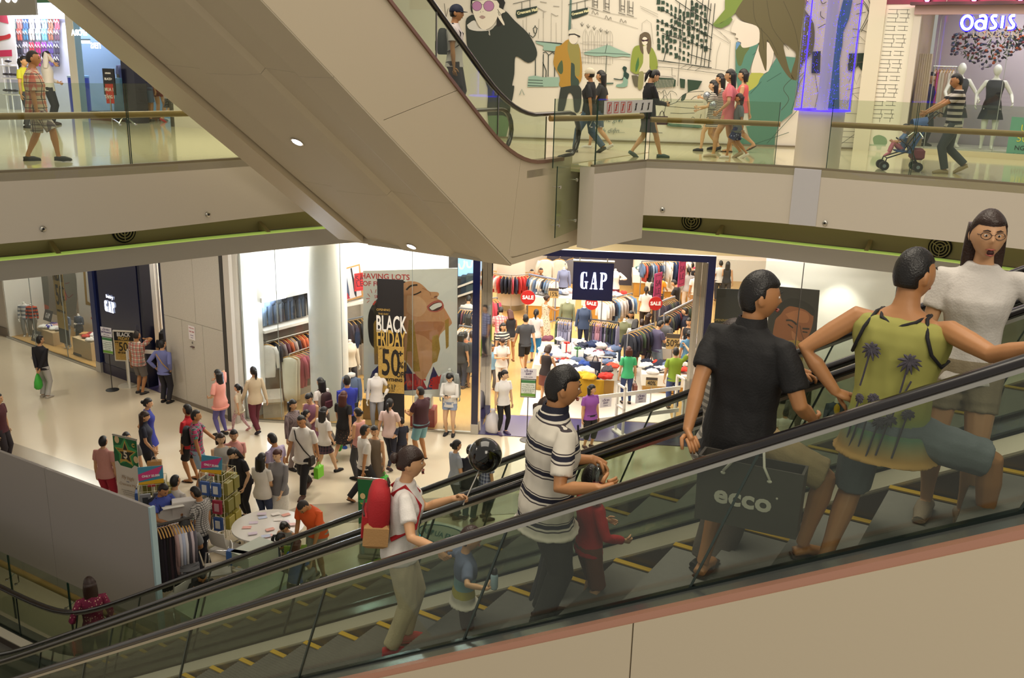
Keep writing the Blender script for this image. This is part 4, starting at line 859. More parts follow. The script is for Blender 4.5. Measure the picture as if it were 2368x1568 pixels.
m_.shape('coat_patch',[(1465,550),(1490,520),(1500,560),(1500,620),(1480,640),(1450,600)],'46583a'); m_.shape('dark_trousers',[(1480,755),(1640,740),(1660,850),(1640,960),(1600,960),(1585,830),(1545,810),(1510,950),(1455,955)],'2c332e')
m_.shape('mural_face',ellipse(1590,335,38,45),'d8d0c2'); m_.shape('flat_cap',[(1548,290),(1560,255),(1610,250),(1645,290),(1650,318),(1600,298),(1550,302)],'d2cdbd'); m_.lines('cap_band',[[(1550,298),(1600,295),(1648,316)]],'1c1a1c',3)
m_.shape('hoodie',[(660,240),(668,160),(735,130),(760,250),(870,262),(930,210),(1000,215),(960,110),(1005,95),(1085,180),(1200,290),(1270,420),(1268,500),(1200,543),(1110,490),(1085,510),(1080,640),(1062,735),(1080,745),(1065,850),(1050,900),(1030,1020),(960,1010),(850,1000),(850,760),(760,560),(680,430)],'2a322c')
m_.shape('hood_lining',[(672,215),(735,175),(770,240),(860,262),(760,268),(690,250)],'cfcdc6'); m_.shape('mural_jeans',[(850,1000),(1030,1018),(990,1240),(950,1240),(870,1120)],'5f7a5a')
m_.shape('mural_hair',[(705,-10),(985,-10),(975,110),(985,200),(925,225),(940,60),(860,-5),(720,10),(722,110),(703,80)],'1c1c1a'); m_.shape('mural_face',[(718,10),(930,5),(940,120),(905,205),(850,250),(800,250),(765,205),(725,110)],'ddd6c6')
m_.shape('mural_hand',[(915,50),(940,60),(1005,100),(965,125),(995,205),(985,215),(940,150),(925,110)],'ddd6c6'); m_.lines('hand_lines',[[(935,80),(960,120),(958,135)],[(940,100),(950,135)]],'26281f',1.2)
m_.shape('lens',ellipse(758,52,42,42),'b07aa6'); m_.shape('lens',ellipse(860,52,46,46),'b07aa6'); m_.lines('glasses_frame',[ellipse(758,52,42,42)+[(800,52)],ellipse(860,52,46,46)+[(906,52)],[(798,40),(815,40)]],'3a2f38',.9); m_.shape('mural_lips',[(775,147),(800,132),(832,147),(805,165)],'a58d86'); m_.lines('nose_marks',[[(785,100),(790,106)],[(808,102),(813,98)]],'3a342c',1)
m_.lines('zip',[[(862,262),(868,300)],[(860,290),(870,305)]],'c8c4bc',2); m_.lines('twig_lines',[[(475,30),(490,150),(500,200)],[(510,70),(490,150)]],'4a463c',1)
m_.lines('ground_shadow',[[(1125,820),(1145,770),(1165,820)]],'8a9a8e',2)
m_.words('slogan_words','Thế giới',(1800,1030),(2030,1040),42,'6d7a7c',shear=.35); m_.words('slogan_words','bình diện....',(1760,1130),(2040,1130),42,'6d7a7c',shear=.35)
m_.c=B_
m_.shape('fur_jacket',[(215,610),(220,520),(240,420),(290,390),(390,400),(440,490),(450,590),(400,615),(372,540),(350,600),(270,640)],'83913a'); m_.shape('blouse',[(325,400),(372,400),(380,560),(370,620),(290,620),(325,540)],'cfc8b4'); m_.shape('jacket_patch',[(285,490),(290,560),(262,625),(262,560)],'3a6a38')
m_.shape('long_hair',[(298,300),(340,276),(385,300),(396,400),(375,470),(355,420),(365,340),(340,310),(315,340),(325,400),(328,470),(300,430),(292,350)],'5d503c'); m_.shape('mural_face',ellipse(340,355,25,36),'d9d0bf'); m_.shape('sunglasses',[(307,335),(340,345),(372,335),(365,358),(345,355),(320,360)],'3a2028')
m_.shape('olive_tote',[(225,650),(285,660),(290,740),(250,740)],'5a5644'); m_.shape('skinny_legs',[(290,620),(330,625),(320,760),(280,760)],'8b8a5a')
m_.c=D_
for i in range(92):
    col=i%12; row=i//12; x=330+col*78+rr.uniform(-12,12); y=20+row*120+ (col*36)+rr.uniform(-20,20)-260*(col>7)
    if y>1180 or (col<3 and 250<y<330): continue
    w_,h_=rr.uniform(18,34),rr.uniform(26,56); m_.shape('ink_pane',[(x+rr.uniform(-4,4)+a*w_,y+rr.uniform(-9,9)+c*h_) for a,c in((-1,-1),(0,-1.1),(1,-.8),(1.05,.2),(.9,1),(-.1,.8),(-1,1),(-.9,.1))],'27402f',True,.004)
m_.lines('scaffold',[[(720,60),(700,330),(560,560),(430,1100)],[(840,0),(760,640)],[(940,0),(880,640)],[(1030,40),(920,1160)],[(1140,0),(1010,1170)],[(1250,0),(1100,1190)],[(1290,60),(1160,1210)],[(1360,60),(1240,1220)],[(640,0),(1320,460)],[(1020,0),(1290,190)],[(380,160),(1310,690)],[(330,380),(780,560)],[(400,600),(1300,900)],[(870,980),(1290,1110)],[(320,1090),(1300,1230)]],'1f2a22',1.7)
m_.lines('street_lamp',[[(735,780),(680,1560)],[(760,800),(770,700),(840,665),(880,700)],[(735,770),(700,640),(620,650)]],'6e6a62',1.2); m_.lines('facade_lines',[[(0,110),(330,260)],[(20,150),(330,310)],[(30,560),(40,420),(120,360),(200,420),(240,800)],[(1330,490),(1640,740),(1600,1290)],[(1300,600),(1620,790)],[(1480,520),(1730,620)],[(1440,560),(1640,780)],[(1370,1250),(1400,960),(1460,770)],[(1250,1220),(1310,760)]],'8a867c',.8)
m_.lines('bus_lines',[[(320,1110),(720,1150),(1560,1290)],[(300,1210),(600,1230),(1480,1340)],[(580,1230),(580,1370),(650,1380)],[(250,1370),(600,1400)],[(740,1230),(840,1180)],[(860,1260),(950,1190)],[(1000,1280),(1100,1220)]],'4a4a42',1)
m_.shape('bus_window',[(250,1400),(600,1420),(650,1450),(640,1570),(250,1600)],'27402f',False); m_.shape('bus_window',[(720,1420),(820,1440),(810,1600),(730,1590)],'27402f',False); m_.shape('bus_window',[(860,1440),(1130,1470),(1000,1700),(870,1690)],'27402f',False)
m_.c=E_
m_.lines('window_hatch',[[(120+k*22,90),(90+k*22,320-k*6)] for k in range(13)],'cfc8b8',.8)
m_.lines('crowd_lines',[[(110,360),(150,270),(190,300),(240,250),(280,330),(330,270),(400,290),(430,330)],[(160,480),(250,330),(300,450)],[(220,260),(240,460)],[(330,300),(340,440)]],'3a463c',1,sm=True)
m_.shape('car_body',[(240,620),(260,500),(420,440),(520,330),(600,285),(830,270),(840,760),(760,820),(330,790),(250,720)],'cbc4b3'); m_.shape('car_window',[(510,330),(575,300),(545,400),(490,415)],'33463c'); m_.shape('bumper_shade',[(260,740),(360,760),(720,780),(800,790),(780,830),(560,820),(300,800)],'5a7a6a')
m_.lines('car_lines',[[(260,500),(420,440),(520,330),(610,285),(840,270)],[(280,500),(800,540)],[(260,500),(235,600),(250,720),(330,790),(760,830)],[(330,600),(480,610),(700,600)],[(260,720),(740,760)],[(420,430),(830,435)],[(640,400),(700,350),(820,320)],[(650,680),(670,660),(700,680)],[(800,620),(760,760)],[(80,900),(210,905)]],'33382f',1.2); m_.lines('grille_marks',[[(340,690),(560,690)]],'2a2a26',3)
m_.c=D_
m_.shape('big_shirt',[(1740,760),(1840,830),(2150,790),(2090,960),(2010,1200),(1930,1480),(2300,1320),(2500,1010),(2900,1050),(2880,1500),(2760,2050),(2520,2240),(2450,2470),(2440,2670),(1660,2660),(1720,2440),(2000,2560),(1820,1900),(1730,1300),(1730,900)],'4f8070',False)
m_.shape('shirt_collar',[(1735,900),(1790,800),(1830,830),(1990,850),(1900,1000),(1840,1180),(1780,1180),(1745,1050)],'5a6a3c'); m_.shape('blue_collar',[(1740,790),(1770,755),(1825,780),(1740,910)],'5f8bb5',False)
m_.shape('mural_face',[(1745,330),(1850,390),(2110,470),(2170,600),(2160,770),(1990,850),(1870,865),(1830,820),(1830,770),(1770,740),(1780,700),(1725,670),(1740,610),(1650,570),(1690,430)],'d6cdbf'); m_.shape('neck_skin',[(2160,800),(2300,760),(2430,900),(2330,1290),(2100,1340),(2020,1330),(2030,1180),(2100,960)],'d6cdbf'); m_.shape('lime_top',[(2020,1320),(2240,1330),(2180,1420),(2110,1560),(1900,1680),(1920,1500)],'a7ac4e')
m_.shape('cap_brim',[(1320,440),(1540,170),(1540,-10),(1900,-10),(1760,200),(1640,320),(1430,430)],'6f8436',False); m_.shape('cap_under',[(1320,445),(1470,420),(1640,300),(1680,350),(1620,440),(1480,510),(1370,490)],'5f7a34',False)
m_.shape('big_hair',[(1880,-20),(2980,-20),(2980,160),(3150,430),(3140,900),(2950,1150),(2850,1440),(2780,1430),(2740,1330),(2830,1000),(2750,880),(2600,790),(2660,1100),(2720,1300),(2800,1450),(2700,1400),(2560,1200),(2350,800),(2300,760),(2290,1290),(2200,1080),(2160,950),(2150,880),(2170,600),(2110,470),(1870,380),(1760,280),(1740,200)],'5a5334',True)
m_.lines('hair_lines',[[(2050,10),(2100,400),(2350,700),(2500,1000)],[(2300,10),(2400,500),(2700,900)],[(2600,20),(2800,500),(2900,1000)],[(2200,500),(2250,900)],[(2780,1400),(2600,1600),(2700,1800),(2560,2000)],[(2850,1440),(3000,1300),(2900,1500)]],'3a361f',1,sm=True); m_.lines('shirt_folds',[[(2040,1000),(2100,950)],[(2300,1480),(2560,1320)],[(2000,1700),(2200,1480)],[(2700,2400),(2000,2640)],[(2850,2000),(2300,2600)],[(2900,1500),(2750,2000)]],'2f5548',1.2)
m_.c=G_
m_.shape('blue_jeans',[(600,0),(700,0),(660,200),(600,340),(590,480),(560,640),(555,1330),(420,1330),(405,1180),(380,1330),(280,1330),(350,1080),(380,800),(430,640),(480,520),(520,300)],'2f5f8c',False); m_.shape('ink_sign',[(660,570),(850,565),(838,655),(660,668)],'1e3026',False); m_.shape('ink_sign',[(650,672),(838,668),(800,760),(760,700),(700,760),(655,755)],'1e3026',False); m_.shape('ink_sign',[(270,550),(360,545),(350,780),(260,780)],'1e2c3a',False)
m_.lines('ink_swirls',[[(740,50),(820,40),(870,130)],[(810,0),(870,130),(760,360)],[(870,0),(900,130),(790,340)],[(700,310),(800,320),(880,360)],[(740,150),(840,130)],[(330,300),(430,250),(520,270)],[(360,0),(380,40),(420,20)],[(360,120),(360,170),(400,200)]],'3a3a34',1.4,sm=True)
m_.lines('ink_sketch',[[(700,400),(780,390),(860,470),(740,460)],[(660,880),(700,780),(740,900),(780,790),(810,880)],[(640,960),(800,930)],[(700,930),(690,1000),(780,990),(790,930)],[(640,1100),(700,1000),(790,1080)],[(630,1210),(760,1215)],[(650,1310),(740,1320)],[(580,1400),(730,1405)],[(570,1460),(725,1465)],[(580,1520),(720,1525)],[(570,1540),(740,1420)],[(300,800),(330,1000),(280,1230)]],'4a4a44',1)
# light column on the gallery
CP=Vector((5.44,17.62,0)); LC=thing('light_column','white round column wrapped in a clear tube of blue lights','column',(CP.x,CP.y,FL))
zc=.985; cr=.43
b=MB(); b.lathe([(cr-.03,0),(cr-.03,zc)],seg=32); obj('column_base',b,WALL,LC,True,40)
b=MB(); b.lathe([(.10,zc),(.10,6)],seg=16); obj('inner_core',b,mat('core_white','d5d4dc',.4),LC,True,40)
b=MB(); b.lathe([(cr+.06,zc),(cr+.06,6)],seg=40,cap=False); obj('clear_tube',b,glass('acrylic','e4e2f6',.05),LC,True)
BLUE=mat('blue_led','2a1cff',.4,emit=3.2,ecol='3a22ff'); PINKL=mat('pink_led','ff4a9a',.4,emit=2,ecol='ff50a0')
for z in(zc+.01,): b=MB(); b.tube([((cr+.045)*math.cos(2*PI*k/40),(cr+.045)*math.sin(2*PI*k/40),z) for k in range(41)],.016,6,False); obj('light_ring',b,BLUE,LC)
rq=random.Random(3)
for q in range(10):
    a=2*PI*q/10+.2; b=MB();
    for k in range(170):
        z=zc+.05+rq.random()**1.15*4.6; aa=a+rq.gauss(0,.085); r_=cr+.02; c=Vector((r_*math.cos(aa),r_*math.sin(aa),z)); s_=.0058; b.add([c+Vector((s_,0,0)),c+Vector((0,s_,0)),c-Vector((s_,0,0)),c-Vector((0,s_,0)),c+Vector((0,0,s_)),c-Vector((0,0,s_))],[(0,1,4),(1,2,4),(2,3,4),(3,0,4),(1,0,5),(2,1,5),(3,2,5),(0,3,5)])
    o=obj('led_string',b,BLUE,LC); o['kind']='stuff'
for a in(-2.3,-.6): b=MB(); b.tube([((cr+.02)*math.cos(a),(cr+.02)*math.sin(a),z) for z in(zc+2.0,zc+4.8)],.02,6); obj('pink_tube',b,PINKL,LC)
for a in(-2.75,-.25): b=MB(); b.tube([((cr+.03)*math.cos(a),(cr+.03)*math.sin(a),z) for z in(zc+.02,zc+5)],.012,6); obj('edge_tube',b,BLUE,LC)
b=MB(); P0=fp(0); t=Vector((.97,-.24,0)); q=Z(1852,450,0);
pz=onplane(1850,455,(4.9,17.1,0),(-.3,-.95,0)); b.bbox((5.13,17.02,6.43),(.46,.10,.99),.004,Matrix.Rotation(-.42,3,'Z')); struct('trim_column_pilaster',b,mat('pilaster_grey','bdbcc0',.5))
# balustrades right of the landing
balustrade('short glass balustrade with hanging pane at the escalator landing',[(.62,16.0,0),(1.38,16.5,0),(2.42,17.82,0)],[0,.90,2.55],1.12,railz=.80)
PN=thing('safety_screen','tall loose green glass pane bolted to the side of the escalator landing','glass screen')
pu=[e2(14.12,-7.70,0),e2(14.86,-7.66,0)]; b=MB(); b.extr([pu[0]+Vector((0,0,5.75)),pu[1]+Vector((0,0,5.82)),pu[1]+Vector((0,0,6.85)),pu[0]+Vector((0,0,6.95))],N2*.012); obj('glass_sheet',b,GLASS,PN)
b=MB(); b.extr([pu[0]+Vector((0,0,5.75)),pu[0]+U2*.012+Vector((0,0,5.75)),pu[0]+U2*.012+Vector((0,0,6.95)),pu[0]+Vector((0,0,6.95))],N2*.013); obj('glass_edge',b,GLASSE,PN)
for f,z in((.12,5.95),(.12,6.6),(.85,5.98),(.85,6.68)):
    p=pu[0].lerp(pu[1],f)+Vector((0,0,z)); b=MB(); b.tube([p-N2*.12,p+N2*.03],.012,8); b.tube([p+N2*.012,p+N2*.035],.03,12); obj('stand_off_bolt',b,CHROME,PN,True,40)
balustrade('glass balustrade with wooden rail right of the landing, before the mural',[(p.x,p.y,0) for p in GR],[.02,2.28],1.12,railz=.74)
balustrade('glass balustrade with wooden rail right of the light column',[(p.x,p.y,0) for p in GR],[3.15,4.55,6.35,8.2,9.3],1.2,railz=.78)
SG=thing('safety_sign','pale strip of red and black escalator safety pictograms on the balustrade glass','sign')
sa,sb=Vector((1.42,16.52,FL+1.09)),Vector((2.40,17.78,FL+1.10)); nrm=Vector((.79,-.62,0)); tdir=(sb-sa).normalized(); off_=nrm*.03
b=MB(); b.extr([sa+off_-Vector((0,0,.22)),sb+off_-Vector((0,0,.22)),sb+off_,sa+off_],nrm*.003); obj('strip',b,mat('sign_pale','c2c3bd',.5),SG)
for k in range(7):
    c=sa.lerp(sb,.10+.135*k)+off_+nrm*.005-Vector((0,0,.115)); red=k<4; m1=mat('sign_red','b4453a',.5) if red else mat('sign_black','2c2c2a',.5); up=Vector((0,0,1)); b=MB()
    if red:
        for d0,d1,z0,z1 in((-.07,-.06,-.09,.09),(.06,.07,-.09,.09),(-.07,.07,.08,.09),(-.07,.07,-.09,-.08)): b.extr([c+tdir*d0+up*z0,c+tdir*d1+up*z0,c+tdir*d1+up*z1,c+tdir*d0+up*z1],nrm*.002)
    b.extr([c-tdir*.045-up*.06,c-tdir*.03-up*.07,c+tdir*.045+up*.06,c+tdir*.03+up*.07],nrm*.002)
    b.extr([c-tdir*.012-up*.06,c+tdir*.012-up*.06,c+tdir*.02+up*.02,c-tdir*.02+up*.02],nrm*.002); b.ell(c+up*.045,(.016,.016,.018),8,5); o=obj('pictogram',b,m1,SG); o['kind']='stuff'
# fashion shop at the upper right
owall('wall_brick_paper',.0,.62,-.03,-.03,0,5,mat('paper_white','e3dfcf',.6),.03)
OI=Print(op(0,-.062),-ON,None); OIT=thing('brick_wallpaper','white wall panel printed with black brick outlines beside the fashion shop window','wall print'); OI.parent=OIT; OI.c=(1820,0,4.613)
Ls=[]
for r in range(33):
    y=100+r*44.5 if r<27 else 0
    if r>=27: continue
    x0=1085-.16*(y-130);
    for (a,c_) in(((0,.42),(.52,.95)) if r%3 else((0,.9),)): Ls.append([(x0+a*250-6,y),(x0+c_*250-6,y+4)])
    if r%2==0:
        for a in(.38,.82): Ls.append([(x0+a*250-8,y),(x0+a*250-14,y+44)])
    elif r%3==1:
        for a in(.44,.88): Ls.append([(x0+a*250-8,y),(x0+a*250-14,y+44)])
OI.lines('brick_outline',Ls,'2a2a26',.9)
OI.c=(1850,0,3.733); OI.shape('printed_plant',[(640,1250),(630,1190),(680,1165),(740,1190),(750,1240),(700,1260)],'7f9a78'); OI.shape('printed_pot',[(655,1250),(705,1250),(700,1290),(665,1290)],'c3cdb8',False); OI.shape('printed_shelf',[(600,1245),(740,1250),(740,1262),(600,1256)],'a9bca2',False)
owall('trim_shop_frame',.62,.76,-.06,-.06,0,2.9,mat('pale_frame','cfc8bc',.45),.08); owall('trim_shop_head',.62,4.6,-.06,-.06,2.88,3.06,mat('pink_head','b99a96',.5),.14); owall('trim_shop_cornice',.55,4.6,-.20,-.20,3.06,3.12,mat('cornice_brown','4a3436',.5),.2)
owall('wall_shop_top',-.05,6,-.02,-.02,3.1,5,mat('plum_wall','7b3a4a',.6),.06)
owall('window_5',.76,4.6,-.0,-.0,.12,2.88,SHOPG,.012); owall('trim_shop_sill',.62,4.6,-.05,-.05,0,.12,mat('sill_cream','cbbf9e',.4),.1)
for s in(1.15,2.5): owall('trim_glass_joint',s-.006,s+.006,-.006,-.006,.12,2.88,mat('silicone','8d9490',.4),.02)
owall('wall_shop_back',.8,6,1.9,1.9,0,3.6,mat('shop_lilac','c9bcc8',.6)); owall('wall_shop_left',.62,.62,.0,1.9,0,3.6,mat('curtain_beige','b7a184',.7),.1)
area('shop_window_light',op(3.2,.8,3.3),2.6,60,(1,.93,.9),rot=(0,0,math.atan2(OD.y,OD.x)),sy=.7)
for k,s in enumerate((.85,1.75,2.6)):
    T=thing('cornice_lamp',('first','second','third')[k]+' small glowing pink lamp from the left on the fashion shop cornice','lamp'); T.matrix_world=face(op(s,-.24,3.17),OD)
    b=MB(); b.ell((0,0,0),(.05,.05,.04),12,6); obj('bulb',b,mat('pink_bulb','ff6ab0',.4,emit=16,ecol='ff4aa8'),T,True); b=MB(); b.lathe([(.07,-.05),(.04,-.02)],seg=12); obj('base',b,DARK,T,True)
    l=bpy.data.lights.new('pink_glow','POINT'); l.energy=9; l.color=(1,.12,.35); l.shadow_soft_size=.05; o=bpy.data.objects.new('pink_glow',l); o.location=op(s,-.45,3.26); COL.objects.link(o)
CU=thing('curtain','beige curtain gathered at the left side of the fashion shop window','curtain')
for k in range(6): b=MB(); q=op(.80+.045*k,.2,0); b.tube([q+Vector((0,0,.15)),q+Vector((0,0,2.1))],[.035,.025],8); obj('fold',b,mat('curtain_beige','b7a184',.7),CU,True)
RK=thing('clothes_rail','rail of pale and orange dresses inside the fashion shop','rail'); b=MB(); b.tube([op(1.02,.7,1.85),op(1.5,.7,1.85)],.015,8); obj('bar',b,CHROME,RK); b=MB(); b.tube([op(1.02,.7,0),op(1.02,.7,1.85)],.015,8); obj('post',b,CHROME,RK); b=MB(); b.tube([op(1.5,.7,0),op(1.5,.7,1.85)],.015,8); obj('post',b,CHROME,RK)
def garment_mesh(name,w=.42,h=.68,sl=True,thick=.05):
    b=MB();
    pr=[(-h,.36*w,1),(-h*.75,.40*w,1),(-h*.4,.42*w,1),(-.12,.46*w,.9),(-.04,.42*w,.7),(0,.16*w,.5)]
    b.loft([[Vector((a*math.cos(2*PI*k/12)*(1+.04*math.sin(k*2.1)),thick*t*math.sin(2*PI*k/12)*(1+.3*math.sin(k*3.7+z*9)),z)) for k in range(12)] for z,a,t in pr])
    if sl:
        for s in(-1,1): b.tube([(s*.36*w,0,-.05),(s*.50*w,.0,-.22),(s*.54*w,.01,-h*.72)],[.055,.05,.04],8,flat=.6)
    return b.mesh(name,None,True)
def trouser_mesh(name,h=.85):
    b=MB(); b.loft([[Vector((.16*a*math.cos(2*PI*k/10),.04*math.sin(2*PI*k/10),z)) for k in range(10)] for z,a in((0,1),(-.1,1.05),(-.25,1.1))])
    for s in(-1,1): b.tube([(s*.08,0,-.2),(s*.085,.01,-.5),(s*.085,0,-h)],[.085,.07,.06],8,flat=.45)
    return b.mesh(name,None,True)
GM={'tee':garment_mesh('garment',.44,.62),'long':garment_mesh('garment',.46,.75),'dress':garment_mesh('garment',.38,1.0,False),'trousers':trouser_mesh('garment'),'short':garment_mesh('garment',.34,.45)}
hb=MB(); hb.tube([(-.19,0,-.05),(-.1,0,.0),(0,0,.025),(.1,0,0),(.19,0,-.05)],.011,6); HANG=hb.mesh('hanger',mat('hanger_wood','c79a55',.5),True)
hb=MB(); hb.tube([(0,0,.02),(0,0,.07),(.02,0,.095),(.035,0,.075)],.004,5); HOOK=hb.mesh('hook',CHROME,True)
def garment(kind,P,rz,m_,label,group,sc=1.0,hanger=True):
    me=GM[kind].copy() if m_ is not None else GM[kind]; key=('gm',kind,m_.name)
    if key in MATS: me=MATS[key]
    else: me.materials.clear(); me.materials.append(m_); MATS[key]=me
    o=bpy.data.objects.new('hanging_garment',me); COL.objects.link(o); o.location=P; o.rotation_euler=(0,0,rz); o.scale=(sc,sc,sc); tag(o,label,'clothes',group)
    if hanger:
        for mm in(HANG,HOOK): h=bpy.data.objects.new(mm.name,mm); COL.objects.link(h); h.parent=o
    return o
ORD='first second third fourth fifth sixth seventh eighth ninth tenth eleventh twelfth thirteenth fourteenth fifteenth sixteenth seventeenth eighteenth nineteenth twentieth'.split()
def cname(hx):
    r,g,b=(int(hx[i:i+2],16) for i in(0,2,4)); mx,mn=max(r,g,b),min(r,g,b); l=(mx+mn)/2
    if mx-mn<26: return 'black' if l<48 else 'charcoal' if l<85 else 'grey' if l<165 else 'pale grey' if l<215 else 'white'
    if mx==b: return ('navy' if l<62 else 'blue' if l<140 else 'pale blue') if b-r>12 else 'lilac'
    if mx==g: return 'dark green' if l<70 else 'green'
    if g-b<.35*(r-b)and r-g>30: return 'maroon' if l<70 else ('red' if r-g>90 else 'rose') if l<165 else 'pink'
    return 'brown' if l<95 else ('orange' if r-b>120 else 'tan') if l<185 else 'cream'
def rail_of(P0,P1,n,kinds,cols,label,group,sc=1.0,z=None,jit=.5):
    P0,P1=Vector(P0),Vector(P1); d=(P1-P0); rz=math.atan2(d.y,d.x)+PI/2
    for i in range(n):
        p=P0.lerp(P1,(i+.5)/n); k=rnd.choice(kinds); cl=rnd.choice(cols); garment(k,p-Vector((0,0,.085*sc)),rz+rnd.uniform(-.18,.18)*jit,cmat(cl,.85),cname(cl)+' '+label+', '+ORD[i]+' from left',group,sc*rnd.uniform(.94,1.04))
rail_of(op(1.05,.7,1.85),op(1.46,.7,1.85),7,['dress','long'],['e6d8c8','d8b8a8','d8683a','c9562e','f0e8e0','4a4038'],'dress on the rail behind the fashion shop window, left of the mannequins','dresses on the upstairs rail')
mk=dict(sex='f',top=('tank',mat('sequin_black','26262a',.35,bump=.6,bscale=200)),bot=('skirt','26262c'),hair=('none','k'),skin='f2efe6',shoes=None,mann='egg',skirt=.36,flare=.05)
person('white faceless mannequin in black skirt dress, right one in the fashion shop window',op(2.32,.5,.14),200,1.78,dict(hl=(-.2,.12,.56),hr=(.19,.06,.53)),**mk)
person('white faceless mannequin in dark dress, left one behind the man with stroller',op(1.62,.5,.14),190,1.80,dict(hl=(-.2,.14,.58),hr=(.17,.2,.58)),**mk)
b=MB(); b.prism([tuple(op(.75,.1)[:2]),tuple(op(4.6,.1)[:2]),tuple(op(4.6,1.8)[:2]),tuple(op(.75,1.8)[:2])],FL+.002,FL+.14); struct('floor_display_plinth',b,WHITEF)
FW=thing('flower_garland','dense hanging garland of dark flowers and leaves above the shop mannequins','flowers')
rq=random.Random(11)
for nm,cols,nn,sz in(('leaves',['2c4024','48602a','1d2c24','5a6a34'],420,.07),('blossoms',['231f4a','3c1c48','7a1c2e','c65a2a','8a7a9a','304a6a'],300,.06)):
    for ci,cc in enumerate(cols):
        b=MB()
        for k in range(nn//len(cols)):
            s=rq.uniform(1.3,3.6); zz=2.70-rq.random()**.8*(.30+.62*max(0,1-abs(s-2.0)/.9))
            if s<1.5: zz=2.55-rq.random()*.45
            c=op(s,rq.uniform(.75,1.1),zz); v=[Vector((rq.gauss(0,1),rq.gauss(0,1),rq.gauss(0,1))).normalized()*sz*rq.uniform(.6,1.2) for _ in range(3)]
            if nm=='leaves': b.add([c-v[0],c+v[1]*.35,c+v[0],c-v[1]*.35,c+v[2]*.15],[(0,1,4),(1,2,4),(2,3,4),(3,0,4)])
            else: b.ell(c,(sz*.6,sz*.6,sz*.45),6,4)
        o=obj(nm,b,cmat(cc,.7),FW); o['kind']='stuff'
OS=thing('shop_sign','glowing blue and white script shop sign in the upper right shop window','sign')
def onop(px,py,d): return onplane(px,py,op(0,d),ON)
NEON=mat('neon_white','dff2ff',.4,emit=5,ecol='bfe4ff'); NBLUE=mat('neon_blue','2420ff',.4,emit=2.2,ecol='2a18ff')
c5=lambda x,y:(2080+x/7.84,y/7.84)
letters=[[ellipse(1225,410,95,120,18,.18)+[(1318,427)]],[[(1450,300),(1520,285),(1570,320),(1560,430),(1545,530)],ellipse(1465,450,80,75,14)+[(1545,450)]],[[(1770,290),(1700,290),(1675,330),(1710,400),(1745,450),(1720,505),(1640,515)]],[[(1880,285),(1850,510)]],[[(2095,285),(2030,290),(2005,330),(2035,400),(2070,450),(2045,505),(1960,510)]]]
for L in letters:
    g=thing_part('letter',OS,(0,0,0),0)
    for pl in L:
        P=[onop(*c5(*p),-.16) for p in smooth_line([Vector(p) for p in pl],3)]; b=MB(); b.tube(P,.027,8); obj('tube',b,NEON,g,True); Q=[p+ON*.05 for p in P]; b=MB(); b.tube(Q,.05,8); obj('halo_plate',b,NBLUE,g,True)
p0,p1=onop(2262,80,-.12),onop(2343,80,-.12); text('london_words','LONDON',face((p0+p1)/2,p1-p0),.17,mat('sign_gold','b9a88c',.4,.3),OS,.012,spacing=1.25)
for k,(x,y) in enumerate(((2185,35),(2345,35))): b=MB(); a=onop(x,y,-.1); b.tube([a,a+Vector((0,0,.5))],.006,5); obj('wire',b,STEEL,OS)
PO=thing('poster','green and yellow sale poster at the right end of the shop window','poster'); a=onop(2340,270,-.04); c_=onop(2420,275,-.04); b=MB(); r_=(c_-a); b.extr([a,c_,c_-Vector((0,0,.95)),a-Vector((0,0,.95))],ON*.01); obj('sheet',b,mat('poster_green','5f9a86',.6),PO)
for i,(tx,cl,zz,sz) in enumerate((('UP','d9d24a',.22,.2),('50%','d9d24a',.43,.2),('NGÀY','1e2a28',.62,.13),('MUA S','1e2a28',.78,.13))): text('poster_words',tx,face(a+r_*.5-ON*.008-Vector((0,0,zz)),r_),sz,mat('print_'+cl,cl,.6),PO,.002)
for k in range(60):
    pass
# shops at the upper left
def onsp(px,py,d): return onplane(px,py,sp(0,d),SN)
LILA=mat('shoe_wall','a9abbd',.6); swall('wall_shoe_shop',-3.2,2.05,1.6,1.6,0,5,LILA,-.05); swall('trim_shop_post',2.05,2.35,.0,.0,0,5,mat('pale_post','d6cfc0',.45),-.2);
swall('trim_light_head',-3.2,2.05,1.5,1.5,2.62,2.98,mat('light_box','ffffff',.5,emit=3.0,ecol='e8ecff'),.05); swall('ceiling_green',-3.2,2.05,.6,.6,2.98,3.5,mat('green_bulkhead','5a8a62',.6),.05); swall('trim_sign_board',-4,1.05,-.05,-.05,2.62,4,mat('sign_taupe','8f887c',.6),.06)
swall('floor_shoe_plinth',2.7,3.6,.3,.3,.0,.08,mat('brown_plinth','6a4a38',.5),.3)
area('shoe_shop_light',sp(0,.9,3.1),3.6,210,(.86,.88,1),rot=(0,0,math.atan2(SD.y,SD.x)),sy=.6); area('blue_shop_light',sp(3.6,2.4,3.2),2.5,130,(.8,.9,1))
SG2=thing('shop_letters','white glowing round letters of a shop sign at the top left corner','sign')
for k,(x,y) in enumerate(((-4,-6),(18,-8),(34,-8))):
    p=onsp(x,y,-.1); g=thing_part('letter',SG2,(0,0,0),0); b=MB(); q=[p+SD*.11*math.cos(t)+Vector((0,0,.13*math.sin(t))) for t in[2*PI*i/16 for i in range(17)]]; b.tube(q,.03,8); obj('tube',b,mat('letter_white','ffffff',.4,emit=3.5),g,True); b=MB(); b.tube([v+SN*.05-Vector((0,0,.02)) for v in q],.04,8); obj('back',b,mat('letter_teal','2a5a80',.4),g,True)
sb=MB(); sb.loft([[Vector((.045*a*math.cos(2*PI*k/10)+xo,.012*math.sin(2*PI*k/10),z)) for k in range(10)] for z,a,xo in((-.13,.55,0),(-.10,.95,0),(-.03,.9,0),(.04,1.05,0),(.10,.95,0),(.13,.5,0))]); SOLE=sb
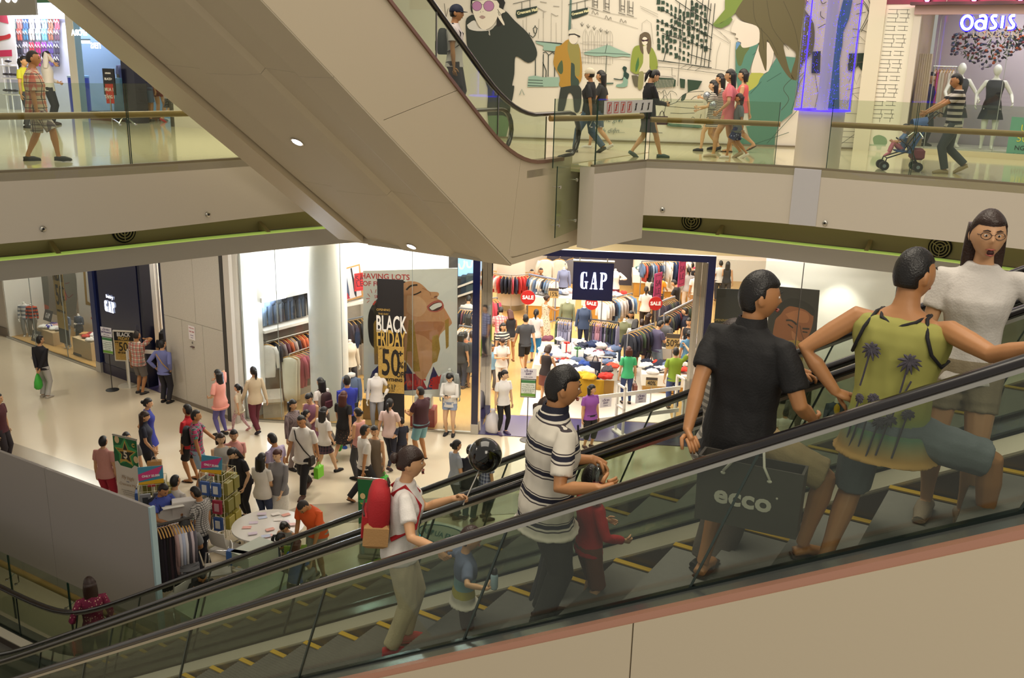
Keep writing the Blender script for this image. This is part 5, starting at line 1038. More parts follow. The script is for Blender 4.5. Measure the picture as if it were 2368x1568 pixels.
def slipper_mesh(col):
    b=MB(); b.loft([[Vector((.05*a*math.cos(2*PI*k/10),.014*math.sin(2*PI*k/10),z)) for k in range(10)] for z,a in((-.14,.5),(-.11,.95),(-.03,.85),(.05,1.05),(.11,.95),(.14,.45))]); m1=b.mesh('slipper_sole',cmat(col,.5),True)
    b=MB(); b.tube([(-.045,-.012,.0),(-.02,-.035,.05),(0,-.03,.085),(.02,-.035,.05),(.045,-.012,0)],.009,6); m2=b.mesh('strap',cmat('e8e6ea',.5),True); return m1,m2
rows=[(20,(1,'b8ccb8 d88078 4a6a9a c8c4c8 d8d8d8 8ab8d0 8a5a48 b04a5a'.split())),(45,(1,'c8dcc8 d8685a 4a7a9a d0ccc4 a8c8cc 6ab0d8 8a5a48 604858'.split())),(80,(1,'b03048 4a4a58 a8a0b0 c83848 a82868 7a3a90 5a4a8a 403a50'.split()))]
ri=0; sl_m={}; CN=['first pair','second pair','third pair','fourth pair','fifth pair','sixth pair','seventh pair','eighth pair']
for ri,(y,(_,cols)) in enumerate([(54,rows[0][1]),(80,rows[1][1]),(111,rows[2][1]),(140,rows[2][1])]):
    for ci,col in enumerate(cols):
        for q in range(2):
            px=27+ci*14.5+q*6; p=onsp(px,y,1.52)
            if col not in sl_m: sl_m[col]=slipper_mesh(col)
            o=bpy.data.objects.new('slipper',sl_m[col][0]); COL.objects.link(o); o.location=p; o.rotation_euler=(0,0,math.atan2(SD.y,SD.x)); o.scale=(1.15,1,1.2); tag(o,'%s %s slipper on the %s row of the shop wall display'%(('left','right')[q],CN[ci],('top','second','third','lowest')[ri]),'shoe','slippers on the %s row'%('top','second','third','lowest')[ri])
            s=bpy.data.objects.new('strap',sl_m[col][1]); COL.objects.link(s); s.parent=o
PS=thing('poster','pink and white wall poster with a red shoe, far upper left','poster')
a=onsp(-12,25,1.2); c_=onsp(27,25,1.2); b=MB(); b.extr([a,c_,c_-Vector((0,0,1.55)),a-Vector((0,0,1.55))],SN*.03); obj('sheet',b,mat('poster_white','eee8ea',.6),PS)
pp=Print(sp(0,1.19),-SN,PS); pp.shape('pink_band',[(-12,26),(14,26),(20,55),(-12,48)],'d8506a',False); pp.shape('pink_band',[(-12,117),(27,115),(28,130),(-12,132)],'d0305a',False); pp.shape('red_shoe',[(-12,84),(10,82),(23,78),(23,88),(5,93),(-12,97)],'c8303a')
SH=thing('shop_rack','white wire shelving frame with dark shoes at far upper left','rack')
for x in(4,18,38): b=MB(); p=onsp(x,135,.6); b.tube([Vector((p.x,p.y,FL)),p],.02,6); obj('upright',b,cmat('e8e8ee',.4),SH)
for z in(.5,.95,1.3): b=MB(); a=onsp(0,150,.6); c_=onsp(40,150,.6); a.z=c_.z=FL+z; b.tube([a,c_],.03,6); obj('shelf',b,cmat('e0e0e8',.4),SH)
for k,(x,z) in enumerate(((8,.55),(16,.55),(28,.55),(12,1.0),(24,1.0),(33,1.0),(20,1.36))):
    p=onsp(x,150,.58); p.z=FL+z+.06; b=MB(); b.tube([p-SD*.12,p,p+SD*.12],[.04,.055,.03],8,flat=.7); tag(obj('dark_shoe',b,cmat('2c2630',.5),None,True),'dark shoe on the white wire shelving at far upper left','shoe','shoes on the white shelving')
BT=thing('blue_drum','tall glossy blue display drum with pale rim by the pale post, upstairs','drum'); p=sp(1.75,.45,0); b=MB(); b.lathe([(.26,0),(.27,1.05)],p,20); obj('drum_body',b,mat('blue_drum','1a34b8',.3),BT,True,40); b=MB(); b.lathe([(.28,1.05),(.28,1.1),(.24,1.11)],p,20); obj('rim',b,cmat('a8c4e8',.4),BT,True,40)
swall('window_6',2.36,4.15,.02,.02,.06,5,GLASSB,.014); swall('wall_blue_shop',2.3,4.3,2.2,2.2,0,5,mat('blue_wall','6a8eae',.6)); swall('trim_navy_post',4.15,4.62,-.06,-.06,0,5,mat('navy_post','17172c',.25,coat=.3),-.35)
b=MB(); q=[sp(2.5,.15),sp(4.1,.15),sp(4.1,1.1),sp(2.5,1.1)]; b.prism([(v.x,v.y) for v in q],FL,FL+.22); struct('floor_brown_platform',b,mat('brown_plinth','6a4a38',.5))
PD=thing('display_plinth','white display plinth holding high heels behind the blue glass','plinth'); b=MB(); p=sp(3.42,.6,0); b.bbox(p+Vector((0,0,.65)),(.5,.4,.88),.01,Matrix.Rotation(math.atan2(SD.y,SD.x),3,'Z')); obj('block',b,cmat('ccd4d8',.5),PD); b=MB(); b.bbox(p+SD*.5+Vector((0,0,.5)),(.3,.4,.56),.01,Matrix.Rotation(math.atan2(SD.y,SD.x),3,'Z')); obj('low_block',b,cmat('8a6a50',.5),PD)
for k in range(2):
    T=thing('high_heel',('left','right')[k]+' silver high heeled shoe on the white plinth behind blue glass','shoe'); T.location=p-SD*.1+SD*.22*k+Vector((0,0,1.09+.0*k)); T.rotation_euler=(0,0,math.atan2(SD.y,SD.x)); b=MB(); b.tube([(-.1,0,.10),(-.04,0,.07),(.03,0,.02),(.12,0,.015)],[.035,.03,.036,.018],8,flat=.6); obj('upper',b,cmat('4a5058',.3),T,True); b=MB(); b.tube([(-.11,0,.1),(-.11,0,0)],[.014,.006],6); obj('heel',b,cmat('4a5058',.3),T)
for tx,px,py,sz,cl in(('AЯOꟻƎ',183,76,.20,'ffffff'),('ƧЯƎ',222,106,.20,'b8b8ff')):
    T=thing('reflected_sign','white glowing letters high on the blue shop glass' if sz>.19 and px<200 else 'smaller bluish glowing letters on the blue shop glass','sign'); tx2='AFORA'[::-1] if px<200 else 'ERS'  # mirrored emissive letters stand in for signs reflected in the glass
    o=text('letters','EFORA' if px<200 else 'TERS',face(onsp(px,py,-.0),-SD),sz,mat('letters_'+cl,cl,.4,emit=3),T,.004,bold=.006)
b=MB(); T=thing('tube_light','short white glowing lamp behind the blue shop glass','lamp'); b.box(onsp(195,97,.8),(.42,.05,.08),Matrix.Rotation(math.atan2(SD.y,SD.x),3,'Z')); obj('diffuser',b,mat('tube_white','ffffff',.4,emit=4),T); b=MB(); b.box(onsp(195,97,.8)+Vector((0,0,.06)),(.44,.06,.03),Matrix.Rotation(math.atan2(SD.y,SD.x),3,'Z')); obj('housing',b,STEEL,T)
BD=thing('sale_stand','black sale board with red panel standing by the navy post, upstairs','sign'); a=onsp(236,158,-.25); c_=onsp(262,158,-.25); r_=c_-a; zt=a.z; c_.z=zt; z0=FL+.68
b=MB(); b.extr([a,c_,Vector((c_.x,c_.y,z0)),Vector((a.x,a.y,z0))],SN*.03); obj('board',b,cmat('1c1a1c',.4),BD); b=MB(); a2=a+r_*.15-SN*.004; c2=a+r_*.85-SN*.004; b.extr([a2-Vector((0,0,.38)),c2-Vector((0,0,.38)),c2-Vector((0,0,.86)),a2-Vector((0,0,.86))],SN*.003); obj('red_panel',b,cmat('c8302a',.5),BD)
for i,(tx,zz,sz) in enumerate((('OPENING',.12,.05),('BLACK+',.26,.08),('MUA 1',.52,.12),('TẶNG 1',.70,.11))): text('board_words',tx,face(a+r_*.5-SN*.010-Vector((0,0,zz)),r_),sz,cmat('f0ece4',.5),BD,.002,bold=.002)
b=MB(); p=a+r_*.5; b.tube([Vector((p.x,p.y,FL)),Vector((p.x,p.y,z0))],.02,8); obj('post',b,STEEL,BD)
swall('trim_dark_post',5.98,6.12,-.2,-.2,0,2.2,mat('dark_post','34302c',.5),-.15)
SR=thing('shoe_shelving','long low white shelving of trainers behind the shoppers, upstairs','shelf')
for z in(.12,.42,.72): b=MB(); q=[sp(4.7,1.0),sp(6.0,1.0),sp(6.0,1.4),sp(4.7,1.4)]; b.prism([(v.x,v.y) for v in q],FL+z,FL+z+.03); obj('shelf',b,cmat('dfe0e0',.4),SR)
for z in(.15,.45,.75):
    for k in range(6): p=sp(4.8+.2*k,1.15,z+.05); b=MB(); b.tube([p-SN*.13,p,p+SN*.13],[.04,.05,.035],8,flat=.8); tag(obj('trainer',b,cmat(rnd.choice(['3a3a44','8a8a90','2a2a30','6a7a90']),.6),None,True),'trainer on the low white shelving upstairs','shoe','trainers on the low shelving')
# shop writing
GL_=[[(0,.2),(.04,.06),(.14,0),(.28,0),(.35,.05),(.37,0),(.40,0),(.40,.40),(.45,.40),(.45,.44),(.24,.44),(.24,.40),(.29,.40),(.29,.12),(.25,.04),(.19,.06),(.16,.14),(.16,.86),(.19,.95),(.25,.97),(.30,.92),(.33,.74),(.36,.74),(.36,1),(.33,1),(.31,.96),(.25,1),(.14,1),(.04,.94),(0,.8)]]
AL_=[[(0,0),(0,.04),(.05,.05),(.19,1),(.31,1),(.42,.05),(.46,.04),(.46,0),(.23,0),(.23,.04),(.28,.05),(.265,.3),(.125,.3),(.11,.05),(.155,.04),(.155,0)],]
PL_=[[(0,0),(0,.04),(.05,.05),(.05,.95),(0,.96),(0,1),(.24,1),(.34,.97),(.40,.88),(.41,.75),(.39,.6),(.32,.51),(.22,.48),(.165,.48),(.165,.05),(.215,.04),(.215,0)]]
def serif_word(parent,M,hgt,m_,depth=.01,part='gap_letter'):
    def tri(poly): return poly
    for nm,L,x0 in(('G',GL_,0),('A',AL_,.56),('P',PL_,1.13)):
        for pl in L:
            cu=bpy.data.curves.new('l','CURVE'); cu.dimensions='2D'; cu.fill_mode='BOTH'; cu.extrude=depth/2
            polys=[pl]
            if nm=='A': polys.append([(.135,.37),(.255,.37),(.215,.86)])
            if nm=='P': polys.append([(.165,.54),(.165,.94),(.22,.93),(.27,.86),(.28,.74),(.265,.61),(.225,.55)])
            for q in polys:
                s=cu.splines.new('POLY'); s.points.add(len(q)-1)
                for i,p in enumerate(q): s.points[i].co=((x0+p[0]*1.0)*hgt,p[1]*hgt,0,1)
                s.use_cyclic_u=True
            t=bpy.data.objects.new('l',cu); TS=bpy.data.scenes.get('work') or bpy.data.scenes.new('work'); TS.collection.objects.link(t); vl=TS.view_layers[0]; vl.update()
            me=bpy.data.meshes.new_from_object(t.evaluated_get(vl.depsgraph)); bpy.data.objects.remove(t); bpy.data.curves.remove(cu); me.name=part; me.materials.clear(); me.materials.append(m_)
            o=bpy.data.objects.new(part,me); COL.objects.link(o); o.parent=parent; o.matrix_local=M
GLOWW=mat('sign_white_glow','eaf2ff',.4,emit=2.6,ecol='dfe9ff'); GOLD=pmat('gold_glitter','glitter',['c9a048','7d5c22'],240,.5); GOLDP=pmat('gold_glitter_print','glitter',['d8b664','9a7430'],160,.5); BLACKB=mat('banner_black','1f1c1d',.5)
def Fm(x,d,z): return face(fp(x,d,z),FE)
T=thing('shop_sign','square navy hanging sign with glowing white serif letters over the main entrance','sign'); b=MB(); a=fp(1.36,-.10,0);
b.extr([fp(1.36,-.16,3.45),fp(2.27,-.16,3.45),fp(2.27,-.16,4.33),fp(1.36,-.16,4.33)],FM*.16); obj('box',b,NAVY,T); b=MB(); b.extr([fp(1.35,-.17,4.33),fp(2.28,-.17,4.33),fp(2.28,-.17,4.36),fp(1.35,-.17,4.36)],FM*.18); obj('top_trim',b,STEEL,T)
for x in(1.5,2.12): b=MB(); b.tube([fp(x,-.08,4.36),fp(x,-.08,4.46)],.015,6); obj('hanger_rod',b,STEEL,T)
serif_word(T,Fm(1.535,-.175,3.72),.385,GLOWW,.02)
T=thing('shop_sign','small glowing white children shop sign on the navy pier at left','sign'); LDf=lambda t,d,z: face(lp(t,d,z),LD)
serif_word(T,LDf(5.95,-.075,1.86),.30,GLOWW,.015); text('baby_words','b a b y',LDf(6.22,-.075,2.29),.12,GLOWW,T,.006,bold=.003)
def banner(label,M_at,w,z0,z1,gold0,gold1,s=1.0,part=None):
    T=thing('sale_banner',label,'banner');
    R_=(M_at(1,0)-M_at(0,0)).normalized(); Nn=R_.cross(Vector((0,0,1))).normalized()
    def slab(nm,za,zb,m_,lift): b=MB(); P=[M_at(0,za),M_at(w,za),M_at(w,zb),M_at(0,zb)]; b.extr([p+Nn*lift for p in P],-Nn*.012); obj(nm,b,m_,T)
    slab('sheet',z0,z1,BLACKB,0); slab('gold_panel',gold0,gold1,GOLDP,.004)
    def tx(body,x,z,size,m_,sx=1.0,bold=0.0): text('banner_words',body,face(M_at(x,z)+Nn*.008,R_),size,m_,T,.002,sx=sx,bold=bold)
    G_=mat('print_white','ece8e0',.6); K_=mat('print_black','221d18',.6); Y_=mat('print_gold','c9a552',.5)
    return T,tx,G_,K_,Y_
BX=lambda x,z: fp(-3.16+x,-.10,z)
T,tx,G_,K_,Y_=banner('tall black and gold sale banner before the laughing woman poster',BX,.62,.28,3.72,.93,2.10)
tx('OPENING',.14,2.98,.075,Y_); tx('THE DAY',.14,2.88,.06,Y_); tx('BLACK',.32,2.62,.56,G_,.42,.012); tx('FRIDAY',.31,2.27,.56,Y_,.37,.012); tx('50',.30,1.66,.92,K_,.50,.012); tx('+',.54,1.92,.22,K_,1,.008); tx('%',.545,1.64,.22,K_,.9,.004); tx('OFF',.55,1.40,.19,K_,.7,.006); tx('UP TO',.10,2.03,.055,K_); tx('EVERYTHING',.31,1.26,.105,K_,.88,.004); tx('BEST OFFER',.31,.985,.03,K_)
serif_word(T,face(BX(.22,1.02)+Vector((0,0,0))-FM*.006,FE),.13,K_,.003)
BX2=lambda x,z: fp(4.62+x,-.02+.15,z)
T,tx,G_,K_,Y_=banner('second tall black sale banner behind the man in black polo',BX2,.62,.28,3.80,.93,2.15)
tx('OPENING',.14,3.06,.075,Y_); tx('THE DAY',.14,2.96,.06,Y_); tx('BLACK',.32,2.70,.56,G_,.42,.012); tx('FRIDAY',.31,2.35,.56,Y_,.37,.012); tx('50',.30,1.70,.92,K_,.50,.012); tx('UP TO',.10,2.08,.055,K_); tx('OFF',.55,1.45,.19,K_,.7,.006)
BX3=lambda x,z: lp(2.92+x,-.06+.2,z)
T,tx,G_,K_,Y_=banner('gold and black sale banner hanging inside the left children window',BX3,.55,.35,3.4,.80,2.75)
tx('FRIDAY',.27,2.40,.5,K_,.34,.012); tx('50',.26,1.78,.86,K_,.48,.012); tx('+',.50,2.05,.2,K_,1,.008); tx('%',.5,1.75,.2,K_,.8); tx('EVERYTHING',.27,1.33,.09,K_,.85,.003); serif_word(T,face(BX3(.19,1.06)-LN*.006,LD),.13,mat('print_gold','c9a552',.5),.003)
PD_=.42
T=thing('poster','large white window poster of a laughing woman with gold letters','poster'); Pp=Print(fp(0,PD_,0),-FM,T,(540,560,3.484))
q=[Pp.pt(p,0) for p in((1043,230),(1803,210),(1800,1185),(1050,1215))]; q[3].z=q[2].z=min(q[2].z,q[3].z); b=MB(); b.extr(q,FM*.03); obj('sheet',b,mat('poster_white2','e9e4dc',.5),T)
Pp.shape('poster_scarf',[(1060,1200),(1120,1040),(1180,980),(1390,970),(1500,1150),(1560,1175),(1610,1000),(1650,1080),(1640,1185),(1300,1200)],'3a3560',False); Pp.shape('poster_red',[(1385,1060),(1500,1060),(1560,1180),(1400,1190)],'a83238',False); Pp.shape('poster_red',[(1600,1090),(1660,1080),(1650,1185),(1600,1185)],'c23a36',False)
Pp.shape('poster_hair',[(1165,450),(1110,520),(1085,600),(1085,720),(1110,830),(1200,860),(1390,700),(1390,320),(1250,380)],'2e2420'); Pp.shape('poster_skin',[(1230,520),(1300,400),(1380,325),(1440,315),(1500,330),(1550,372),(1575,398),(1640,402),(1656,422),(1640,452),(1680,478),(1692,520),(1715,560),(1758,640),(1745,672),(1665,745),(1640,860),(1605,980),(1560,1070),(1535,1110),(1480,1080),(1390,960),(1300,900),(1230,700)],'cf966c')
Pp.shape('skin_shade',[(1480,640),(1600,640),(1700,650),(1660,745),(1640,840),(1540,760),(1430,720)],'b87850'); Pp.shape('skin_light',[(1400,430),(1500,440),(1560,520),(1500,600),(1400,560)],'dcaa82'); Pp.shape('cheek_shade',[(1230,600),(1330,560),(1400,640),(1360,820),(1290,860)],'c08860')
Pp.shape('lips',[(1555,520),(1600,482),(1665,468),(1692,500),(1688,535),(1640,562),(1580,558)],'b5584c'); Pp.shape('open_mouth',[(1572,525),(1610,495),(1665,485),(1680,520),(1640,552),(1588,550)],'4a1c18'); Pp.shape('teeth',[(1578,527),(1615,500),(1668,488),(1678,512),(1640,530),(1600,548)],'efe8dd')
Pp.shape('nostril',ellipse(1628,440,16,7,10,-.4),'7a4630'); Pp.lines('brow',[[(1392,385),(1430,352),(1482,345)]],'3a261c',4,sm=True); Pp.lines('closed_eye',[[(1450,425),(1480,415),(1512,398)]],'2a1a14',3,sm=True); Pp.lines('nose_line',[[(1520,370),(1575,398),(1590,430)],[(1590,452),(1640,455)]],'a86c4a',1.5,sm=True)
for pl in ([(1128,660),(1140,632),(1165,630),(1165,985),(1135,985)],[(1600,760),(1650,740),(1665,860),(1640,960),(1600,980)],[(1702,632),(1735,612),(1733,840),(1712,862)]): Pp.shape('gold_letter',pl,GOLD,False)
Pp.shape('gold_letter',[(1380,1040),(1412,628),(1450,626),(1505,1042),(1452,1042),(1436,880),(1400,880),(1392,1040)],GOLD,False)
Pp.words('poster_words','HAVING LOTS',(1065,275),(1375,285),46,'c8423a',.003); Pp.words('poster_words','OF FUN',(1070,335),(1200,340),40,'c8423a',.003); Pp.words('poster_words','SMILE',(1115,440),(1240,440),26,'c8423a',.001); Pp.words('poster_words','your gift',(1400,1135),(1640,1110),80,'d8322c',.002,shear=.3)
Pp.lines('burst_lines',[[(1105,380),(1115,410)],[(1150,380),(1142,408)],[(1080,415),(1100,440)],[(1068,455),(1098,455)],[(1075,488),(1095,470)]],'c8423a',1.3); Pp.lines('red_mark',[[(1125,505),(1145,475)]],'d83a2c',4)
T=thing('poster','dark window poster of a smiling man behind the man in black polo','poster'); Pp=Print(fp(0,.5,0),-FM,T,(1640,600,3.408))
q=[Pp.pt(p,0) for p in((480,208),(872,243),(800,1150),(430,1110))]; zb=q[2].z; q[3].z=zb; b=MB(); b.extr(q,FM*.03); obj('sheet',b,mat('poster_dark','2c2524',.45),T)
Pp.shape('poster_jacket',[(440,800),(520,760),(780,780),(800,900),(790,1040),(620,1080),(440,1080)],'59554a'); Pp.shape('poster_shirt',[(450,830),(520,800),(545,880),(500,900),(450,880)],'e2d8c8'); Pp.shape('poster_fur',[(752,725),(795,760),(800,830),(770,885),(730,905),(735,800)],'c9b694')
Pp.shape('poster_skin',[(520,480),(560,420),(640,365),(720,385),(790,410),(822,440),(808,540),(775,620),(745,665),(700,700),(640,730),(560,735),(520,700),(500,600)],'96552f'); Pp.shape('skin_light',[(600,430),(700,400),(780,430),(770,500),(650,480)],'b06a40'); Pp.shape('skin_light',[(650,560),(690,600),(700,650),(655,620)],'b47048'); Pp.shape('poster_hair',[(520,470),(555,380),(590,325),(660,305),(760,335),(832,400),(818,445),(760,400),(680,375),(610,372),(565,430)],'17110f')
Pp.shape('lips',[(560,630),(600,640),(660,665),(690,690),(640,725),(590,715),(560,680)],'7a3428'); Pp.shape('teeth',[(572,632),(610,648),(665,668),(672,682),(610,690),(580,665)],'ece4da'); Pp.lines('brow',[[(605,480),(650,482),(690,515)],[(735,545),(790,548)]],'20120e',4,sm=True); Pp.lines('closed_eye',[[(620,510),(660,540)],[(735,570),(775,575)]],'20120e',3); Pp.lines('nose_line',[[(715,520),(730,590),(745,640),(700,640)]],'6a3a20',2,sm=True)
Pp.shape('gold_letter',[(618,640),(690,635),(745,660),(740,760),(720,860),(690,880),(700,690),(655,670),(650,880),(618,880)],GOLD,False); Pp.words('poster_words','your gift',(450,1020),(640,1000),78,'c8322c',.002,shear=.3)
T=thing('poster','children window poster of grey and red jackets, upper left window','poster'); Pp=Print(lp(0,1.2,0),-LN,T,(0,600,3.733))
q=[Pp.pt(p,0) for p in((300,60),(640,30),(660,490),(300,420))]; q[0].z=q[1].z=4; q[2].z=q[3].z=min(q[2].z,q[3].z); b=MB(); b.extr(q,LN*.03); obj('sheet',b,mat('poster_greige','8b8175',.5),T)
Pp.shape('print_jacket',[(300,190),(400,100),(420,430),(330,425),(302,380)],'6f6c62'); Pp.shape('print_jacket',[(505,100),(640,60),(655,470),(500,430)],'7d7a6e'); Pp.shape('print_red',[(510,330),(560,260),(575,350),(515,390)],'c4442c',False); Pp.shape('print_skin',[(490,90),(540,80),(510,180),(488,200)],'d0a080'); Pp.lines('print_cord',[[(545,190),(560,270),(590,330),(630,300)],[(560,210),(600,200)]],'7a2a30',1.5,sm=True); Pp.shape('print_red',[(350,380),(415,400),(415,430),(340,425)],'b85a3c')
T=thing('poster','pale white window poster with faint gold letter beside the navy pier','poster'); Pp=Print(lp(0,1.2,0),-LN,T,(0,600,3.733))
q=[Pp.pt(p,0) for p in((655,60),(800,40),(830,560),(690,530))]; q[0].z=q[1].z=4; q[2].z=q[3].z=min(q[2].z,q[3].z); b=MB(); b.extr(q,LN*.03); obj('sheet',b,mat('poster_white2','e9e4dc',.5),T); Pp.shape('gold_letter',[(715,80),(735,70),(755,360),(785,380),(775,230),(790,230),(788,400),(740,390)],GOLD,False); Pp.words('poster_words','So',(790,480),(830,485),50,'c8423a',.001,shear=.3)
T=thing('wall_notice','small red and white notice with oval plate on the pale board wall','notice'); q=lp(9.92,-.125,1.98); b=MB(); b.extr([q-LD*.13-Vector((0,0,.18)),q+LD*.13-Vector((0,0,.18)),q+LD*.13+Vector((0,0,.18)),q-LD*.13+Vector((0,0,.18))],LN*.006); obj('sheet',b,cmat('e8e0de',.6),T)
for k,(tx_,cl,zz,sz) in enumerate((('THÔNG BÁO',"c0504c",.12,.035),('SALE 50%',"b03040",.03,.05),('xin chú ý',"7060a0",-.06,.035),('cảm ơn',"7060a0",-.12,.03))): text('notice_words',tx_,face(q-LN*.003+Vector((0,0,zz)),LD),sz,cmat(cl,.6),T,.001)
text('notice_number','6',face(q-LN*.003-Vector((0,0,.25)),LD),.09,cmat('3a3634',.6),T,.002); b=MB(); b.tube([q-LD*.06-Vector((0,0,.36)),q+LD*.06-Vector((0,0,.36))],.045,10,flat=.3); obj('oval_plate',b,cmat('6a5450',.5),T,True)
# furniture and goods
def table(label,C,w,d,h,rz,top='ece8e0',base=WOODF,plinth=.62,cat='table'):
    T=thing('display_table',label,cat,(C[0],C[1],0),rz); b=MB(); b.bbox((0,0,h-.17),(w,d,.34),.012); obj('table_top',b,cmat(top,.4),T); b=MB(); b.bbox((0,0,(h-.34)/2+.01),(w*.94,d*.94,h-.36),.01); obj('base',b,mat('oak_front','b98a3c',.45,var=.1,vscale=5),T); return T
FRZ=math.atan2(FE.y,FE.x)
CLB=[]
for v in range(7):
    rq=random.Random(50+v); b=MB(); ph=[rq.uniform(0,6) for _ in range(6)]
    def fn(d,p,ph=ph):
        f=1+.16*math.sin(d.x*4+ph[0])*math.cos(d.y*5+ph[1])+.10*math.sin(9*d.x+ph[2]+6*d.y)+.07*math.sin(14*d.y+ph[3]); q=Vector((p.x*f,p.y*f,p.z*(.8+.45*math.sin(5*d.x+ph[4])*math.sin(6*d.y+ph[5])))); q.z=max(q.z,-.035); return q
    b.ell((0,0,.03),(.21,.17,.075),18,9,None,fn); CLB.append(b)
def heap(P,col,label,group,sc=1.0):
    v=rnd.randrange(7); key=('heap',v,col)
    if key not in MATS: MATS[key]=CLB[v].mesh('crumpled_garment',cmat(col,.9),True)
    o=bpy.data.objects.new('crumpled_garment',MATS[key]); COL.objects.link(o); o.location=P; o.rotation_euler=(rnd.uniform(-.1,.1),rnd.uniform(-.1,.1),rnd.uniform(0,6.3)); o.scale=(sc,sc,sc*rnd.uniform(.9,1.4)); tag(o,label,'clothes',group); return o
MIX='1c2338 20263c e6e0da d8d0cc 3a3f58 c03a2e e4e0dc 5a6a8a b8b0b0 2a2c34 eae6e2 8a8078 6a3a4a d0a8a8 1e2c50'.split()
CNAME={'1c2338':'navy','20263c':'navy','e6e0da':'white','d8d0cc':'pale grey','3a3f58':'slate blue','c03a2e':'red','e4e0dc':'white','5a6a8a':'denim blue','b8b0b0':'grey','2a2c34':'black','eae6e2':'white','8a8078':'taupe','6a3a4a':'plum','d0a8a8':'pink','1e2c50':'dark blue'}
a,c_=Z(1233,905,0),Z(1424,917,0); mid=(a+c_)/2; w_=(c_-a).length; rz=math.atan2((c_-a).y,(c_-a).x); ax=(c_-a).normalized(); ay=Vector((-ax.y,ax.x,0))
TC=mid+ay*1.15; table('big white sale table with oak base, heaped with clothes',TC,w_,2.3,.78,rz)
for i in range(62):
    u=rnd.uniform(-.46,.46)*w_; v=rnd.uniform(-.95,.98); q=TC+ax*u+ay*v; col=rnd.choice(MIX); heap(Vector((q.x,q.y,.78+.02+rnd.random()**2*.16)),col,'crumpled %s garment, %s %s of the big white sale table'%(CNAME[col],('front','middle','back')[min(2,int((v+.96)/.65))],('left','centre','right')[min(2,int((u/w_+.46)/.31))]),'heap on the big white sale table',rnd.uniform(.75,1.05))
T=table('smaller white table with yellow cloth before the big sale table',mid+ay*.05+ax*.02-ax*.0,w_*.42,.7,.86,rz,base=None)
for i,(px,py,col,nm) in enumerate(((1345,872,'c99a1e','mustard yellow'),(1362,876,'c99a1e','mustard yellow'),(1328,866,'e2dcd6','white'),(1312,858,'1c2030','black'),(1335,856,'20263c','navy'),(1322,850,'e6e0da','white'),(1350,850,'22408a','bright blue'),(1356,862,'d8d0cc','grey'))): heap(Z(px,py-2,.9),col,'%s garment spread on the smaller front table'%nm,'clothes on the smaller front table',1.15)
b=MB(); q=Z(1368,880,.86); b.loft([[q+ax*(.32*s_)+Vector((0,0,z))+ay*(-.04-.02*math.sin(s_*5)) for s_ in(-1,-.5,0,.5,1)]+[q+ax*(.30*s_)+Vector((0,0,z))+ay*.0 for s_ in(1,.5,0,-.5,-1)] for z in(-.42,-.2,0,.03)]); tag(obj('draped_garment',b,cmat('c99a1e',.85),None,True),'mustard yellow garment hanging over the front table edge','clothes')
for i,(px,py,col,nm) in enumerate(((1402,876,'b3271c','red'),(1400,880,'b3271c','red'),(1405,862,'4a4448','patterned grey'),(1418,853,'c8402a','orange red'),(1404,866,'37323a','charcoal'))): heap(Z(px,py-6,.84),col,'%s folded garment at the right corner of the sale table'%nm,'folded clothes on the table corner',.9)
for k,(px,py,h0,s_) in enumerate(((1310,812,.92,.26),(1335,828,.92,.30))):
    p=Z(px,py,h0); T=thing('gift_box',('smaller','larger')[k]+' white gift box with '+('red ribbon bow','green and red bow')[k]+' on the sale table','box',(p.x,p.y,h0),rz); b=MB(); b.bbox((0,0,s_*.42),(s_*1.1,s_*.9,s_*.84),.004); obj('box_body',b,cmat('eeeae6',.4),T); m1=cmat('c02a24',.5) if k==0 else cmat('4a7a4a',.5)
    b=MB(); b.box((0,0,s_*.43),(s_*.14,s_*.92,s_*.86)); obj('ribbon',b,m1,T); b=MB(); b.box((0,0,s_*.43),(s_*1.12,s_*.14,s_*.86)); obj('ribbon',b,m1,T); b=MB()
    for t in range(6): b.ell((s_*.2*math.cos(t),s_*.2*math.sin(t),s_*.95),(s_*.16,s_*.07,s_*.1),8,5,Matrix.Rotation(t,3,'Z'))
    obj('bow',b,m1,T,True)
base=Z(1384,926,0); T=thing('tote_stand','white T shaped stand holding a navy tote bag at the sale table','stand',(base.x,base.y,0),FRZ); b=MB(); b.lathe([(.36,0),(.36,.02),(.03,.035)],seg=24); obj('base',b,cmat('e6e2da',.4),T,True,40); b=MB(); b.tube([(0,0,.03),(.03,0,1.22)],.016,8); obj('pole',b,cmat('d8d4ca',.4),T); b=MB(); b.tube([(-.30,0,1.22),(.32,0,1.22)],.018,8); obj('arm',b,cmat('d8d4ca',.4),T)
p=base+Vector((0,0,1.22))-FE*.14; T=thing('tote_bag','navy tote bag with white letters hanging from the white stand','bag',(p.x,p.y,p.z),FRZ); b=MB(); b.loft([[Vector((a_*.15*math.cos(t),.05*math.sin(t),z)) for t in[2*PI*k/14 for k in range(14)]] for z,a_ in((-.62,.9),(-.58,1),(-.2,1.05),(-.14,1.0))]); obj('bag_body',b,cmat('1b2038',.7),T,True,50)
for s_ in(-1,1): b=MB(); b.tube([(-.08,s_*.02,-.15),(-.03,s_*.02,.02),(.03,s_*.02,.02),(.08,s_*.02,-.15)],.01,6); obj('handle',b,cmat('1b2038',.7),T)
serif_word(T,Matrix.Translation((-.085,-.058,-.48))@Matrix.Rotation(PI/2,4,'X'),.11,cmat('d8d8dc',.5),.003)
